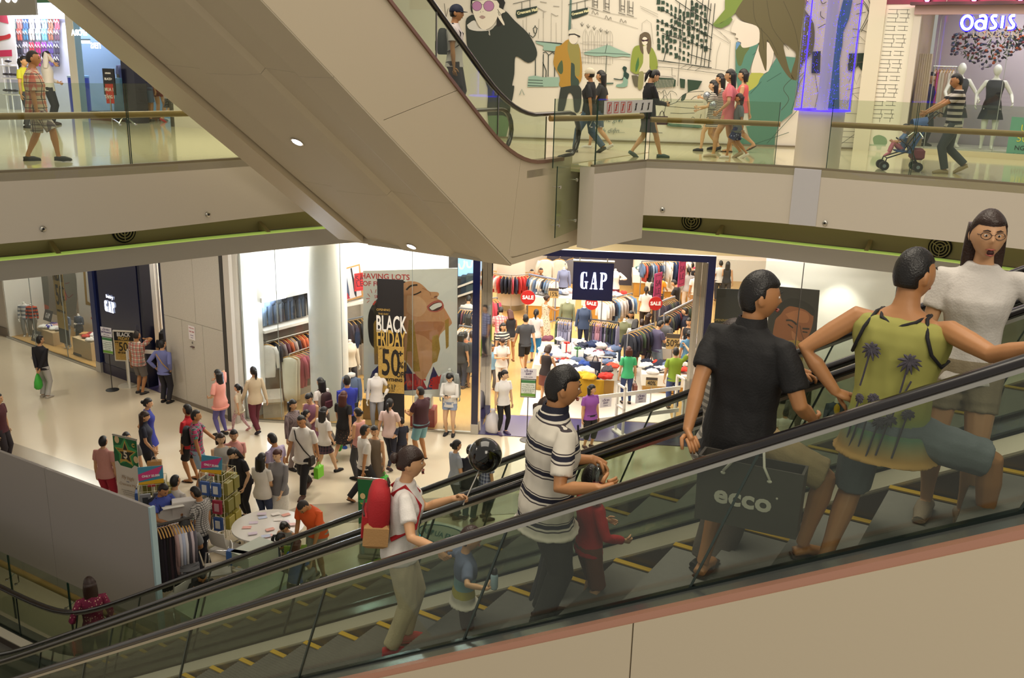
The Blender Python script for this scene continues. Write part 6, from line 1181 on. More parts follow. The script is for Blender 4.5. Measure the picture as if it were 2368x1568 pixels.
for k,(px,py,d_) in enumerate(((1221,688,34),(1368,702,30),(1516,702,32))):
    zc_=2.0; p=Z(px,py,zc_); r_=d_/2/FPX*(p-C0).length; T=thing('sale_disc','round red sale sign on a pole, '+('beside the white column','below the hanging navy sign','among the racks at right')[k],'sign',(p.x,p.y,0),(.0,-.35,.1)[k]+0); rzM=Matrix.Rotation(PI/2,4,'X')
    b=MB(); b.lathe([(r_,-.012),(r_,.012)],seg=28); b.v=[tuple(Matrix.Translation((0,0,zc_))@rzM@Vector(v)) for v in b.v]; obj('disc',b,mat('sale_red','b3201e',.4),T); text('sale_words','SALE',Matrix.Translation((0,-.016,zc_))@rzM,r_*.72,cmat('f2e8e4',.5),T,.002,bold=.006); b=MB(); b.tube([(0,0,.02),(0,0,zc_-r_)],.014,6); obj('pole',b,STEEL,T); b=MB(); b.lathe([(.16,0),(.16,.015)],seg=14); obj('base',b,STEEL,T)
def price(px,py,z,w,h,words,label,legs=True,rz=None):
    p=Z(px,py,z); T=thing('price_sign',label,'sign',(p.x,p.y,p.z),rz if rz is not None else FRZ); b=MB(); b.extr([(-w/2,0,-h/2),(w/2,0,-h/2),(w/2,0,h/2),(-w/2,0,h/2)],(0,.012,0)); obj('card',b,cmat('b59a62',.6),T)
    b=MB(); b.extr([(-w/2,-.003,h*.22),(w/2,-.003,h*.22),(w/2,-.003,h/2),(-w/2,-.003,h/2)],(0,.003,0)); obj('dark_band',b,cmat('4a423c',.6),T); text('price_words',words,Matrix.Translation((0,-.006,-h*.12))@Matrix.Rotation(PI/2,4,'X'),h*.62,cmat('2c2620',.6),T,.001,sx=.8,bold=.003)
    if legs: b=MB(); b.tube([(0,.02,-h/2),(0,.02,-z+.02 if z<1.4 else -h/2-.4)],.012,6); obj('post',b,STEEL,T)
price(1280,678,1.25,.34,.34,'15%','small tan price card on the far denim rail'); price(1556,790,1.35,.36,.44,'50%','tan price card above the right clothes heap'); price(1507,884,.75,.30,.26,'40%','small tan price card lying on the low white crate at right')
def rack(label,p0,p1,z,n,kinds,cols,glabel,group,sc=1.0,col='6b7078',posts=True,thick=.02):
    a,c=Z(*p0,z),Z(*p1,z); T=thing('clothes_rack',label,'rack'); b=MB(); b.tube([a,c],thick,8); obj('rail',b,cmat(col,.35),T)
    if posts:
        for q in(a,c): b=MB(); b.tube([q,Vector((q.x,q.y,.02))],thick*.8,8); obj('post',b,cmat(col,.35),T)
        d=(c-a).normalized(); d=Vector((-d.y,d.x,0))
        for q in(a,c): b=MB(); b.tube([Vector((q.x,q.y,.02))-d*.25,Vector((q.x,q.y,.02))+d*.25],thick*.8,6); obj('foot',b,cmat(col,.35),T)
    rail_of(a,c,n,kinds,cols,glabel,group,sc); return a,c
DEN='5a7090 6a86a8 3a4a66 8a9ab0 2a3448'.split(); DARKS='2a2c36 23283a 3a3440 4a4648 54584a 3a4436'.split(); PALE='e8e2da d8cfc4 c8c0ba efe9e2 b8b0ac'.split(); PINKS_='d8a8a8 c88a90 e0c0bc a85a5c 8a3a44'.split()
rack('grey double rail of shirts at the far left of the store',(1224,634),(1286,646),1.5,11,['tee','short'],DEN+PALE,'shirt on the far left rail under the hoodies','shirts on the far left rail',1.0,'7d86a0',thick=.03)
rack('dark steel rack of long trousers behind the sale table',(1366,738),(1431,746),1.55,15,['trousers','dress'],DARKS+['b88a98','6a5a78','8a86a0'],'trousers on the dark rack behind the sale table','trousers on the dark rack',1.05,'23222a')
rack('dark steel rack of pale trousers left of the denim mannequin',(1288,734),(1322,738),1.55,7,['trousers'],['a8a4b8','c8c4cc','8a8aa4','4a5a48'],'trousers on the rack left of the denim mannequin','trousers on the left rack',1.05,'23222a')
rack('grey rack of white tops right of the hanging navy sign',(1392,694),(1462,678),1.6,11,['long','tee'],PALE+['d8a8b4','e8e4e0','2a2c40','6a8ab0'],'top on the grey rack right of the navy sign','tops on the grey rack',1.0)
rack('grey diagonal rail of dark shirts at right, farther one',(1527,698),(1560,686),1.55,9,['tee'],DARKS,'shirt on the farther diagonal rail','shirts on the farther diagonal rail',.95,'8a8c92',thick=.035)
rack('grey diagonal rail of dark shirts at right, nearer one',(1536,727),(1602,694),1.6,14,['tee'],DARKS+['6a2a30'],'shirt on the nearer diagonal rail','shirts on the nearer diagonal rail',.95,'8a8c92',thick=.035)
rack('grey rail of trousers behind the children, right of the rucksack woman',(1452,768),(1512,748),1.5,8,['tee','long'],DARKS+['4a5a44','2a3a34'],'jacket on the rail behind the rucksack woman','jackets on the middle rail',1.0,'8a8c92')
rack('far rack of denim shirts beside the far column',(1484,604),(1535,602),1.9,10,['tee','short'],DEN+['b04a40','c8c4c0'],'shirt on the far rack beside the second column','shirts on the far rack',1.1)
rack('far rack with a yellow shirt near the back wall',(1540,601),(1600,600),1.9,7,['tee','trousers'],['d8a818','e6e0da','2a6a5a','24345a','e8e8e4'],'garment on the back rack by the far wall','shirts on the back rack',1.15)
rack('steel rack seen between the poster and navy post',(1062,712),(1100,716),1.45,6,['tee'],DARKS+['6a3a4a'],'shirt on the steel rack behind the poster','shirts behind the poster',1.0)
rack('steel rack lower behind the poster and navy post',(1062,752),(1100,758),1.4,6,['tee'],PALE+['c8944a'],'shirt on the lower steel rack behind the poster','shirts on the lower steel rack',1.0)
rack('slim rail against the mirrored door reveal',(1136,690),(1150,688),1.5,5,['tee','long'],['b83a5a','2a2a34','c84a5a','3a2a30'],'shirt on the slim rail by the mirrored reveal','shirts on the slim rail',1.0)
fwall('wall_slate',-.2,3.8,17.4,17.4,0,5.2,mat('slate_wall','3d3a44',.6));
for k,(px,py,col) in enumerate(((1262,600,'d8d2cc'),(1294,601,'cfc8be'),(1325,600,'6a6a70'))):
    a=onplane(px,py,fp(0,17.25,0),FM); garment('long',a,FRZ,cmat(col,.85),'big %s sweatshirt hung on the dark wall, %s'%(('pale grey','cream','grey'))[0:3][k:k+1][0:1] if False else ('pale grey hooded sweatshirt hung on the dark back wall','cream sweatshirt hung on the dark back wall','darker grey sweatshirt hung on the dark back wall')[k],'sweatshirts on the dark back wall',1.5)
for k,(p,r_) in enumerate(((Z(1180,712,0),.52),(Z(1480,668,0),.34))):
    b=MB(); b.lathe([(r_,.0),(r_,5.3)],p,32); struct('wall_inner_column',b,mat('column_cream','dcd2c2',.5),True,sharp=40); b=MB(); b.lathe([(r_+.012,0),(r_+.012,.5 if k else .2)],p,32); struct('baseboard_column',b,mat('column_base','a89878',.35,.3),True,sharp=40)
p=Z(1180,712,0); T=thing('round_rail','curved clothes rail around the first inner column','rack'); b=MB(); pts=[p+Vector((.85*math.cos(t),.85*math.sin(t),1.42)) for t in[PI+.1+PI*.95*k/16 for k in range(17)]]; b.tube(pts,.022,8); obj('rail',b,cmat('a09a90',.3),T,True)
for k in(0,8,16): b=MB(); b.tube([pts[k],Vector((pts[k].x,pts[k].y,.02))],.015,6); obj('post',b,cmat('a09a90',.3),T)
for k in range(22):
    t=PI+.12+PI*.93*k/21; q=p+Vector((.85*math.cos(t),.85*math.sin(t),1.33)); col=rnd.choice(['c83a3a','2a2a3a','e8d8d4','23283a','b84a5a','3a3f58','e2c8c4']); garment('tee',q,t,cmat(col,.85),cname(col)+' shirt on the curved rail around the inner column, number '+str(k+1)+' from its left','shirts on the curved rail',.95)
def simple_table(label,px,py,w,d,h,n,group,what,cols=MIX,rz=FRZ):
    P=Z(px,py,0)+FM*d/2; table(label,P,w,d,h,rz)
    for i in range(n):
        fu,fv=rnd.uniform(-.42,.42),rnd.uniform(-.42,.42); q=P+Vector((math.cos(rz),math.sin(rz),0))*fu*w+Vector((-math.sin(rz),math.cos(rz),0))*fv*d; col=rnd.choice(cols); heap(Vector((q.x,q.y,h+.02+.1*rnd.random()**2)),col,'crumpled %s garment, %s %s of %s'%(cname(col),'front' if fv<0 else 'back',('left','centre','right')[min(2,int((fu+.42)/.28))],what),group,rnd.uniform(.75,1.0))
simple_table('low white crate table of clothes at the right of the entrance',1545,912,1.5,1.0,.55,22,'heap on the right crate','the low crate right of the entrance',['e8e4e2','1c2338','c83a2a','2a2c34','e6e0da','d8602a','5a6a8a','e4e0dc'])
simple_table('clothes table behind the lime shirted man',1575,868,1.5,1.2,.8,18,'heap behind the lime shirt','the table behind the lime shirted man',['e8e4e2','c8b8c0','5aa0b0','e6e0da','d8d0cc','b8b0b0'])
simple_table('far oak table of red and white clothes at top right',1538,690,2.6,1.4,.9,22,'heap on the far oak table','the far oak table at top right',['c03a3a','e8e4e2','c83a5a','e6e0da','b03a6a','3a6a6a'])
simple_table('far table of dark clothes behind the magenta signs',1560,706,2.2,1.0,.85,12,'heap on the far dark table','the far table behind the magenta signs')
simple_table('white table of pale clothes left of the denim mannequin',1272,742,1.7,1.0,.85,16,'heap on the pale table','the pale table left of the denim mannequin',['d8a8a8','e8e0dc','8a8a8e','e6e0da','5a6a8a'])
simple_table('white table of white folded clothes below the navy sign',1395,742,1.6,.9,.85,14,'heap under the navy sign','the white table below the navy sign',['e8e4e2','e6e0da','c8c0c0','c83028','d8d0cc'])
for k,(px,py) in enumerate(((1521,672),(1577,638))):
    p=Z(px,py,2.1); T=thing('magenta_sign','tall magenta sale sign standing among the right racks, '+('nearer one','farther one')[k],'sign',(p.x,p.y,0),.9); b=MB(); b.extr([(-.22,0,1.75),(.22,0,1.75),(.22,0,2.65),(-.22,0,2.65)],(0,.02,0)); obj('board',b,mat('magenta','b0346a',.5),T); b=MB()
    for r0,r1,z0,z1 in((-.17,-.155,1.82,2.58),(.155,.17,1.82,2.58),(-.17,.17,1.82,1.835),(-.17,.17,2.565,2.58)): b.extr([(r0,-.004,z0),(r1,-.004,z0),(r1,-.004,z1),(r0,-.004,z1)],(0,.003,0))
    o=obj('border',b,cmat('5a1c44',.5),T); o['kind']='stuff'; text('sale_words','SA\nLE',Matrix.Translation((0,-.006,2.2))@Matrix.Rotation(PI/2,4,'X'),.26,cmat('5a1c44',.5),T,.001); b=MB(); b.tube([(0,.01,.02),(0,.01,1.75)],.015,6); obj('post',b,STEEL,T)
def mann(label,px,py,h,az,top,bot,byhead=True,z=0.0,**kw):
    P=at_head(px,py,h,z) if byhead else Z(px,py,z)
    return person(label,P,az,h,kw.pop('pose','stand'),top,bot,('none','k'),'e9e4da',kw.pop('shoes',None),mann='none',**kw)
for px_,py_ in((1318,812),(1357,812)):
    q=Z(px_,py_,.0); T=thing('display_plinth','white podium under the '+('green cardigan' if px_<1330 else 'denim jacket')+' mannequin in the store centre','plinth',(q.x,q.y,0),FRZ); b=MB(); b.bbox((0,0,.17),(.6,.6,.34),.01); obj('block',b,cmat('e4e0d8',.4),T)
mann('headless mannequin in green cardigan and blue jeans in the store centre',1313,682,1.62,180,('jacket','7d8060'),('tight','6f86a6'),z=.35,sex='f')
mann('headless mannequin in denim jacket and dark jeans left of the sale disc',1352,694,1.62,180,('jacket','3d4c68'),('tight','1d2236'),z=.35,sex='f')
mann('headless mannequin in blue shirt and black skirt at the far left rail',1305,608,1.72,180,('long','8088a8'),('skirt','1e1c22'),sex='f')
mann('headless mannequin in olive jacket by the rucksack woman',1445,726,1.62,195,('jacket','6e7152'),('tight','3f5478'),sex='f')
mann('headless mannequin in white top and dark red skirt right of the navy sign',1424,612,1.72,200,('long','e4ddd8'),('skirt','6e1a2a'),sex='f',hl=(-.2,.16,.72))
mann('mannequin in denim jacket with white scarf in the middle window',812,848,1.62,190,('jacket','5f6f8a'),('tight','2a2a30'),sex='m')
mann('mannequin in white hooded top behind the black sale banner',870,850,1.6,175,('long','e6e0dc'),('tight','8a8a90'),sex='f',hl=(-.13,.06,.58))
mann('mannequin in silver puffer jacket over red shirt in the middle window',1041,838,1.66,178,('jacket','c9c6c6'),('shorts','8a8a90'),sex='f',shoes='8a8684')
mann('mannequin in cream jumper behind the round column',808,772,1.7,150,('long','d8cdbb'),('tight','2a2428'),sex='f')
mann('mannequin in navy jacket and yellow shirt in the right window',1938,908,1.62,190,('jacket','2e3a52'),('tight','2e3650'),sex='m')
mann('mannequin in grey quilted vest before the smiling man poster',1845,900,1.62,185,('jacket','6c6a64'),('tight','4a3c30'),sex='m')
for c in [o for o in bpy.data.objects if o.name.startswith('mannequin') and o.get('label','').find('silver puffer')>=0]:
    b=MB(); b.ell((0,.085,1.2),(.075,.05,.17),12,8); obj('red_shirt',b,cmat('c42a24',.8),c,True)
for c in [o for o in bpy.data.objects if o.name.startswith('mannequin') and o.get('label','').find('yellow shirt')>=0]:
    b=MB(); b.ell((0,.09,1.16),(.08,.05,.2),12,8); obj('yellow_shirt',b,cmat('d8ac1c',.8),c,True)
for c in [o for o in bpy.data.objects if o.name.startswith('mannequin') and o.get('label','').find('white scarf')>=0]:
    b=MB(); b.lathe([(.06,1.34),(.10,1.36),(.10,1.42),(.05,1.44)],seg=14); b.tube([(.02,.10,1.38),(.03,.13,1.2),(.04,.12,1.0)],[.04,.05,.05],8,flat=.4); obj('scarf',b,cmat('e2dcd4',.85),c,True)
ST=pmat('kid_stripe_orange','stripe',['c8481c','2c2438'],9,.8); ST2=pmat('kid_stripe_grey','stripe',['6f7684','d8d4d0'],8,.8)
mann('small headless mannequin in blue grey striped jumper, leftmost in the children window',53,690,1.25,165,('long',ST2),('pants','8a8a86'),w=.9)
mann('small headless mannequin in orange striped jumper in the children window',70,694,1.2,170,('long',ST),('pants','6a6458'),w=.9)
mann('small headless mannequin in denim jacket right of the gold banner',149,718,1.2,190,('jacket','6a7890'),('pants','98a0a8'),w=.9,hl=(-.04,.14,.62))
mann('small headless mannequin in grey jacket and red jumper by the navy pier',180,718,1.15,200,('jacket','4a5262'),('pants','3a3c40'),w=.9,hl=(-.06,.14,.66))
for k,(px,py,w,h) in enumerate(((105,795,.9,.42),(190,828,1.0,.55))):
    P=Z(px,py,0)+LN*.3; T=thing('display_block','pale wood display block of folded clothes in the children window, '+('left one','right one')[k],'plinth',(P.x,P.y,0),math.atan2(LD.y,LD.x)); b=MB(); b.bbox((0,0,h/2),(w,.55,h),.01); obj('block',b,mat('pale_oak','cbb189',.5),T)
    for i in range(7):
        q=P+LD*rnd.uniform(-.4,.4)*w+LN*rnd.uniform(-.2,.2); col=('3a3a9a','e8e4e0','c89898','e6e0da','5a4a8a','e8e8e4','b8b0b0')[i] if k==0 else ('e8e4e0','c03a2e','e8e0dc','a02a30','e6e0da','d8c8b8','c89a60')[i]; heap(Vector((q.x,q.y,h+.03)),col,'folded child garment on the %s display block, %s of the pile'%(('left','right')[k],ORD[i]),'clothes on the %s block'%('left','right')[k],.75)
for k,(px,py) in enumerate(((80,790),(108,742),(178,822))):
    P=Z(px,py,.02 if k!=1 else .6); T=thing('logo_card','small dark logo card leaning in the children window, '+('leftmost','upper','right')[k],'sign'); b=MB(); q=[P-LD*.22,P+LD*.22,P+LD*.22+LN*.1+Vector((0,0,.32)),P-LD*.22+LN*.1+Vector((0,0,.32))]; b.extr(q,LN*.02); obj('card',b,cmat('3a3838',.5),T); M=face(q[0].lerp(q[2],.0)+LD*.11+(q[3]-q[0])*.28-LN*.004,LD,(q[3]-q[0])); serif_word(T,M,.15,cmat('e8e4e0',.5),.003)
T=thing('wall_shelf','white shelf under hanging jeans in the lit wall niche','shelf'); b=MB(); b.extr([wp(.45,-.36,2.08),wp(2.6,-.36,2.08),wp(2.6,-.36,2.15),wp(.45,-.36,2.15)],wp(0,.42)-wp(0,0)); obj('board',b,cmat('e6e0d8',.4),T)
for k in range(9):
    p=wp(.55+.16*k,-.18,2.88); garment('trousers',p,FRZ+1.05,cmat(('7a8ea4','5f738c','4c5a70','6a7480','2c3440','46546a','20242c','384458','1c1e28')[k],.85),ORD[k]+' pair of jeans from the left above the niche shelf','jeans above the niche shelf',.8)
T=thing('wall_rail','steel wall rail of long sleeved tops in the lit niche','rail'); b=MB(); b.tube([wp(.5,.0,1.85),wp(2.6,.0,1.85)],.018,8); obj('bar',b,STEEL,T);
for x in(.55,2.5): b=MB(); b.tube([wp(x,0,1.85),wp(x,-.37,1.85)],.014,6); obj('arm',b,STEEL,T)
garment('long',wp(.52,.0,1.76),FRZ+.25,cmat('e9e2d8',.85),'white buttoned jumper, first on the niche rail','tops on the niche rail',1.1)
rail_of(wp(.7,.0,1.85),wp(2.5,.0,1.85),16,['long','tee'],['2a3044','8a7a78','b8a89c','a8443a','2c2c34','c8643a','6a3a40'],'top on the niche rail behind the column','tops on the niche rail')
T=thing('cardigan_rack','low rack of cream and pink cardigans in the left window','rack'); b=MB(); b.tube([fp(-5.62,.75,1.5),fp(-5.2,1.75,1.5)],.018,8); obj('rail',b,STEEL,T)
for q in((-5.62,.75),(-5.2,1.75)): b=MB(); b.tube([fp(*q,1.5),fp(*q,.02)],.014,6); obj('post',b,STEEL,T)
for k in range(9): p=fp(-5.62+.045*k,.75+.11*k,1.42); garment('dress' if k<2 else 'long',p,FRZ+.1,cmat(('e4dcc4','e0d6c0','b8606a','a85a64','7a726a','5a4a60','4a3a50','6a3a44','3a3440')[k],.9),('long cream cardigan at the front of the low rack','long cream shawl on the low rack','rose cardigan on the low rack')[k] if k<3 else ORD[k]+' cardigan from the front of the low rack','cardigans on the low rack',1.15)
p=fp(-5.95,.38,0); T=thing('cardboard_box','open pale cardboard box on the floor of the left window','box',(p.x,p.y,0),.3); b=MB(); b.loft([[(-.25,-.2,.005),(.25,-.2,.005),(.25,.2,.005),(-.25,.2,.005)],[(-.25,-.2,.36),(.25,-.2,.36),(.25,.2,.36),(-.25,.2,.36)],[(-.24,-.19,.36),(.24,-.19,.36),(.24,.19,.36),(-.24,.19,.36)],[(-.24,-.19,.05),(.24,-.19,.05),(.24,.19,.05),(-.24,.19,.05)]]); obj('box_body',b,cmat('cbbca6',.7),T)
for q in([(-.25,-.2,.36),(-.25,.2,.36),(-.48,.2,.44),(-.48,-.2,.44)],[(-.25,.2,.36),(.25,.2,.36),(.25,.32,.58),(-.25,.32,.58)],[(-.25,-.2,.36),(.25,-.2,.36),(.25,-.34,.46),(-.25,-.34,.46)]): b=MB(); b.extr(q,(0,.003,.004)); obj('flap',b,cmat('d8ccba',.7),T)
T=thing('picture','framed print of a walking woman leaning behind the column','picture'); Pp=Print(fp(0,2.6,0),-FM,T,(600,560,4.073)); q=[Pp.pt(p,0) for p in((808,245),(940,208),(975,515),(815,560))]; b=MB(); b.extr(q,FM*.05); obj('frame',b,mat('frame_oak','b9864a',.5),T); Pp.shape('print_sheet',[(814,255),(934,222),(962,500),(820,545)],'d9d4d6',False); Pp.shape('print_figure',[(855,250),(870,245),(880,300),(905,400),(915,510),(895,490),(875,360)],'2c2a34'); Pp.shape('print_figure',[(808,300),(822,330),(850,500),(825,490)],'4a5a74'); Pp.shape('print_red',[(815,470),(830,480),(855,530),(820,540)],'b03040',False)
T=thing('sale_card','square red sale card beside the framed print','sign'); Pp=Print(fp(0,2.3,0),-FM,T,(600,560,4.073)); q=[Pp.pt(p,0) for p in((892,298),(1000,282),(1000,450),(895,465))]; b=MB(); b.extr(q,FM*.02); obj('card',b,mat('sale_card_red','c02a2c',.5),T); Pp.words('sale_words','SA',(905,348),(985,340),52,'4a1424',.002); Pp.words('sale_words','LE',(905,400),(985,392),52,'4a1424',.002); Pp.lines('border',[[(905,312),(990,300),(990,436),(907,448),(905,312)]],'4a1424',1)
T=thing('framed_board','tan framed board leaning at the left of the column','picture'); Pp=Print(fp(0,2.5,0),-FM,T,(600,560,4.073)); q=[Pp.pt(p,0) for p in((375,345),(470,325),(470,520),(410,535))]; b=MB(); b.extr(q,FM*.04); obj('frame',b,mat('frame_brown','8a5c30',.5),T); Pp.shape('tan_sheet',[(390,352),(470,335),(470,510),(415,520)],'d3a36a',False)
T=thing('wall_shelf','white ledge under the framed print behind the column','shelf'); Pp=Print(fp(0,2.5,0),-FM,T,(600,560,4.073)); q=[Pp.pt(p,0) for p in((812,590),(1000,545),(1000,575),(812,612))]; b=MB(); b.extr(q,FM*.3); obj('board',b,cmat('e6e0d8',.4),T)
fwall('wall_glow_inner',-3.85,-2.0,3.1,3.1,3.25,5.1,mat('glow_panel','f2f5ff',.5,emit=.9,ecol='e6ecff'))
T=thing('video_screen','glowing light blue screen behind the middle window mannequins','screen'); q=[fp(-3.7,1.5,1.9),fp(-3.2,1.5,1.9),fp(-3.2,1.5,2.75),fp(-3.7,1.5,2.75)]; b=MB(); b.extr(q,FM*.04); obj('panel',b,mat('screen_blue','7fc8e8',.3,emit=1.3,ecol='7accf0'),T); b=MB(); b.extr([fp(-3.73,1.52,1.87),fp(-3.17,1.52,1.87),fp(-3.17,1.52,2.78),fp(-3.73,1.52,2.78)],FM*.05); obj('bezel',b,DARK,T); Pp=Print(fp(0,1.5,0),-FM,T,(540,560,3.484)); Pp.shape('dark_figure',[(985,700),(1010,690),(1020,790),(1000,860),(980,800)],'1a2a4a')
rack('rack behind the middle window with orange hangers',(800,740),(850,730),1.9,5,['tee'],['3a3a44','2a2a2e','6a5a48'],'top on the rack behind the middle window','tops behind the middle window')
T=thing('lit_panel','glowing blue and white panel with neon script above the bag shelves','screen'); Pp=Print(fp(0,8.5,0),-FM,T,(1040,580,4.073)); q=[Pp.pt(p,0) for p in((78,60),(300,60),(300,190),(78,250))]; b=MB(); b.extr(q,FM*.05); obj('panel',b,mat('panel_blue','8fb8e0',.4,emit=1.2,ecol='86b4e8'),T); Pp.lines('neon_script',[[(85,120),(100,165),(125,160),(140,110),(130,95)],[(160,100),(170,150),(200,150),(215,100),(240,90)]],mat('neon_white','dff2ff') and 'f4faff',4,sm=True); b=MB(); b.extr([p+FM*.06 for p in q],FM*.03); obj('backing',b,DARK,T)
fwall('wall_bag_shelves',-3.2,-1.9,8.7,8.7,0,4.2,mat('grey_shelf_wall','5a5858',.6))
for k,(y0,y1) in enumerate(((352,300),(440,398))):
    T=thing('bag_shelf','white wall shelf of dark bags beside the navy post, '+('upper one','lower one')[k],'shelf'); Pp=Print(fp(0,8.3,0),-FM,T,(1040,580,4.073)); q=[Pp.pt(p,0) for p in((75,y0-18),(330,y1-60),(330,y1-40),(75,y0))]; b=MB(); b.extr(q,FM*.35); obj('board',b,cmat('d8d4cc',.4),T)
    for i in range(3):
        p=Pp.pt((105+50*i,y0-36-14*i),-.15); b=MB(); b.bbox(p+Vector((0,0,.08)),(.34,.2,.36),.05); tag(obj('handbag',b,cmat(('22262e','1c3040','3a4a52')[i],.5),None,True,40),('black','dark blue','grey')[i]+' handbag on the '+('upper','lower')[k]+' bag shelf','bag','handbags on the bag shelves')
def gate(label,P,rz,w,h,col='dcd8ce'):
    T=thing('security_gate',label,'gate',(P[0],P[1],0),rz); b=MB(); b.bbox((0,0,.03),(w*1.1,.16,.06),.01); obj('base',b,cmat(col,.4),T)
    for s in(-1,1): b=MB(); b.bbox((s*(w/2-.03),0,h/2),(.06,.05,h),.012); obj('upright',b,cmat(col,.4),T)
    for z in(h-.03,h*.55): b=MB(); b.bbox((0,0,z),(w,.05,.06),.012); obj('crossbar',b,cmat(col,.4),T)
    return T
P1_,P2_=Z(1431,1003,0),Z(1567,985,0); d_=(P2_-P1_); rzb=math.atan2(d_.y,d_.x)
gate('white security gate post frame in the entrance, nearer one',P1_,rzb+PI/2,.42,1.25); gate('white security gate post frame in the entrance, right one',P2_,rzb+PI/2,.42,1.3)
T=thing('barrier_rail','white double barrier rail across the main entrance','barrier'); P0_=P1_-d_.normalized()*1.0
for z in(1.0,.42): b=MB(); b.extr([P0_+Vector((0,0,z-.05)),P2_+Vector((0,0,z-.05)),P2_+Vector((0,0,z+.05)),P0_+Vector((0,0,z+.05))],Vector((-d_.y,d_.x,0)).normalized()*.03); obj('rail',b,cmat('e4e0d4',.4),T)
b=MB(); b.tube([P0_,P0_+Vector((0,0,1.05))],.03,8); obj('post',b,cmat('e4e0d4',.4),T)
def card(parent,c,right,w,h,lines,base='dcd8de',th=.006):
    r=Vector(right).normalized(); n=r.cross(Vector((0,0,1))); b=MB(); b.extr([c-r*w/2-Vector((0,0,h/2)),c+r*w/2-Vector((0,0,h/2)),c+r*w/2+Vector((0,0,h/2)),c-r*w/2+Vector((0,0,h/2))],-n*th); obj('card',b,cmat(base,.6),parent)
    for tx_,zz,sz,cl in lines: text('card_words',tx_,face(c+n*.003+Vector((0,0,zz*h)),r),sz*h,cmat(cl,.6),parent,.001,bold=.0015)
for k,f in enumerate((.28,.98)):
    T=thing('paper_sign','small white exit paper sign hung on the barrier, '+('left one','right one')[k],'sign'); c=P0_.lerp(P2_,.22+.36*k)+Vector((0,0,.86)); card(T,c-Vector((-d_.y,d_.x,0)).normalized()*.02,d_,.30,.24,[('LỐI RA',.22,.26,'4a3a6a'),('EXIT',-.06,.26,'4a3a6a'),('xin cảm ơn',-.32,.1,'6a6a7a')])
def stanchion(label,px,py,zb,w,hs_,first,rz,kind='green'):
    P=Z(px,py,0); T=thing('sign_stand',label,'sign',(P.x,P.y,0),rz); b=MB(); b.lathe([(.17,0),(.17,.012),(.02,.03)],seg=20); obj('base',b,cmat('2a2826',.4),T,True,40); b=MB(); b.tube([(0,0,.02),(0,0,zb+.1)],.012,8); obj('pole',b,cmat('2a2826',.4),T)
    if kind=='green':
        b=MB(); b.extr([(-w/2,-.02,zb),(w/2,-.02,zb),(w/2,-.02,zb+hs_),(-w/2,-.02,zb+hs_)],(0,.02,0)); obj('frame',b,cmat('2a2826',.4),T); b=MB(); b.extr([(-w*.46,-.024,zb+.02),(w*.46,-.024,zb+.02),(w*.46,-.024,zb+hs_-.02),(-w*.46,-.024,zb+hs_-.02)],(0,.003,0)); obj('sheet',b,cmat('dfe3dc',.6),T)
        for z0,z1,cl in((.03,.10,'6a9a3a'),(hs_-.10,hs_-.03,'3f7a4a')): b=MB(); b.extr([(-w*.46,-.026,zb+z0),(w*.46,-.026,zb+z0),(w*.46,-.026,zb+z1),(-w*.46,-.026,zb+z1)],(0,.002,0)); obj('green_band',b,cmat(cl,.6),T)
        for i,zz in enumerate((.52,.44,.36,.28,.2)): text('sheet_words',('FLY HIGH 5 NĂM','Chương trình ưu đãi','áp dụng tại cửa hàng','từ ngày 25 đến 27','Crescent Mall')[i],Matrix.Translation((0,-.028,zb+hs_*zz*1.3))@Matrix.Rotation(PI/2,4,'X'),.035,cmat('5a7a60',.6),T,.001)
        card(T,Vector((0,-.03,zb+hs_+.13)),(1,0,0),w*1.02,.25,[(first[0],.24,.26,'4a3a6a'),(first[1],-.04,.26,'4a3a6a'),('xin cảm ơn quý khách',-.32,.09,'6a6a7a')])
    return T
stanchion('slim black sign stand with exit notice at the main entrance',1218,1018,1.08,.36,.46,('LỐI RA','EXIT'),FRZ)
stanchion('slim black sign stand with entrance notice before the navy pier',260,902,1.0,.36,.48,('LỐI VÀO','ENTRANCE'),math.atan2(LD.y,LD.x)+.25)
P=Z(297,892,0); rz_=math.atan2(LD.y,LD.x)+.75; T=thing('sale_stand','tilted white framed black and gold sale board on a stand at left','sign',(P.x,P.y,0),rz_-.2); b=MB(); b.lathe([(.26,0),(.26,.012),(.03,.03)],seg=22); obj('base',b,cmat('d8d0bc',.4),T,True,40); b=MB(); b.tube([(0,0,.02),(0,0,.8)],.022,8); obj('pole',b,cmat('d8d0bc',.4),T)
b=MB(); b.bbox((0,0,1.12),(.60,.04,.86),.01); obj('frame',b,cmat('ded6c4',.4),T); b=MB(); b.extr([(-.27,-.025,.73),(.27,-.025,.73),(.27,-.025,1.51),(-.27,-.025,1.51)],(0,.004,0)); obj('gold_panel',b,GOLDP,T); b=MB(); b.extr([(-.27,-.028,1.27),(.27,-.028,1.27),(.27,-.028,1.51),(-.27,-.028,1.51)],(0,.004,0)); obj('black_band',b,BLACKB,T)
for tx_,x,z,sz,cl,sx_ in(('BLACK',0,1.435,.15,'ece8e0',.8),('FRIDAY',0,1.325,.12,'c9a552',.8),('50',-.03,1.09,.34,'221d18',.75),('+',.17,1.16,.12,'221d18',1),('%',.19,1.06,.10,'221d18',1),('TẤT CẢ SẢN PHẨM',0,.93,.05,'221d18',.9),('up to',-.2,1.22,.04,'221d18',1)): text('board_words',tx_,Matrix.Translation((x,-.032,z))@Matrix.Rotation(PI/2,4,'X'),sz,cmat(cl,.6),T,.001,sx=sx_,bold=.003)
gate('white security gate at the children shop door, left one',lp(7.8,1.0),math.atan2(LD.y,LD.x)+.2,.5,1.75); gate('white security gate at the children shop door, right one',lp(8.5,.9),math.atan2(LD.y,LD.x)+.9,.4,1.5)
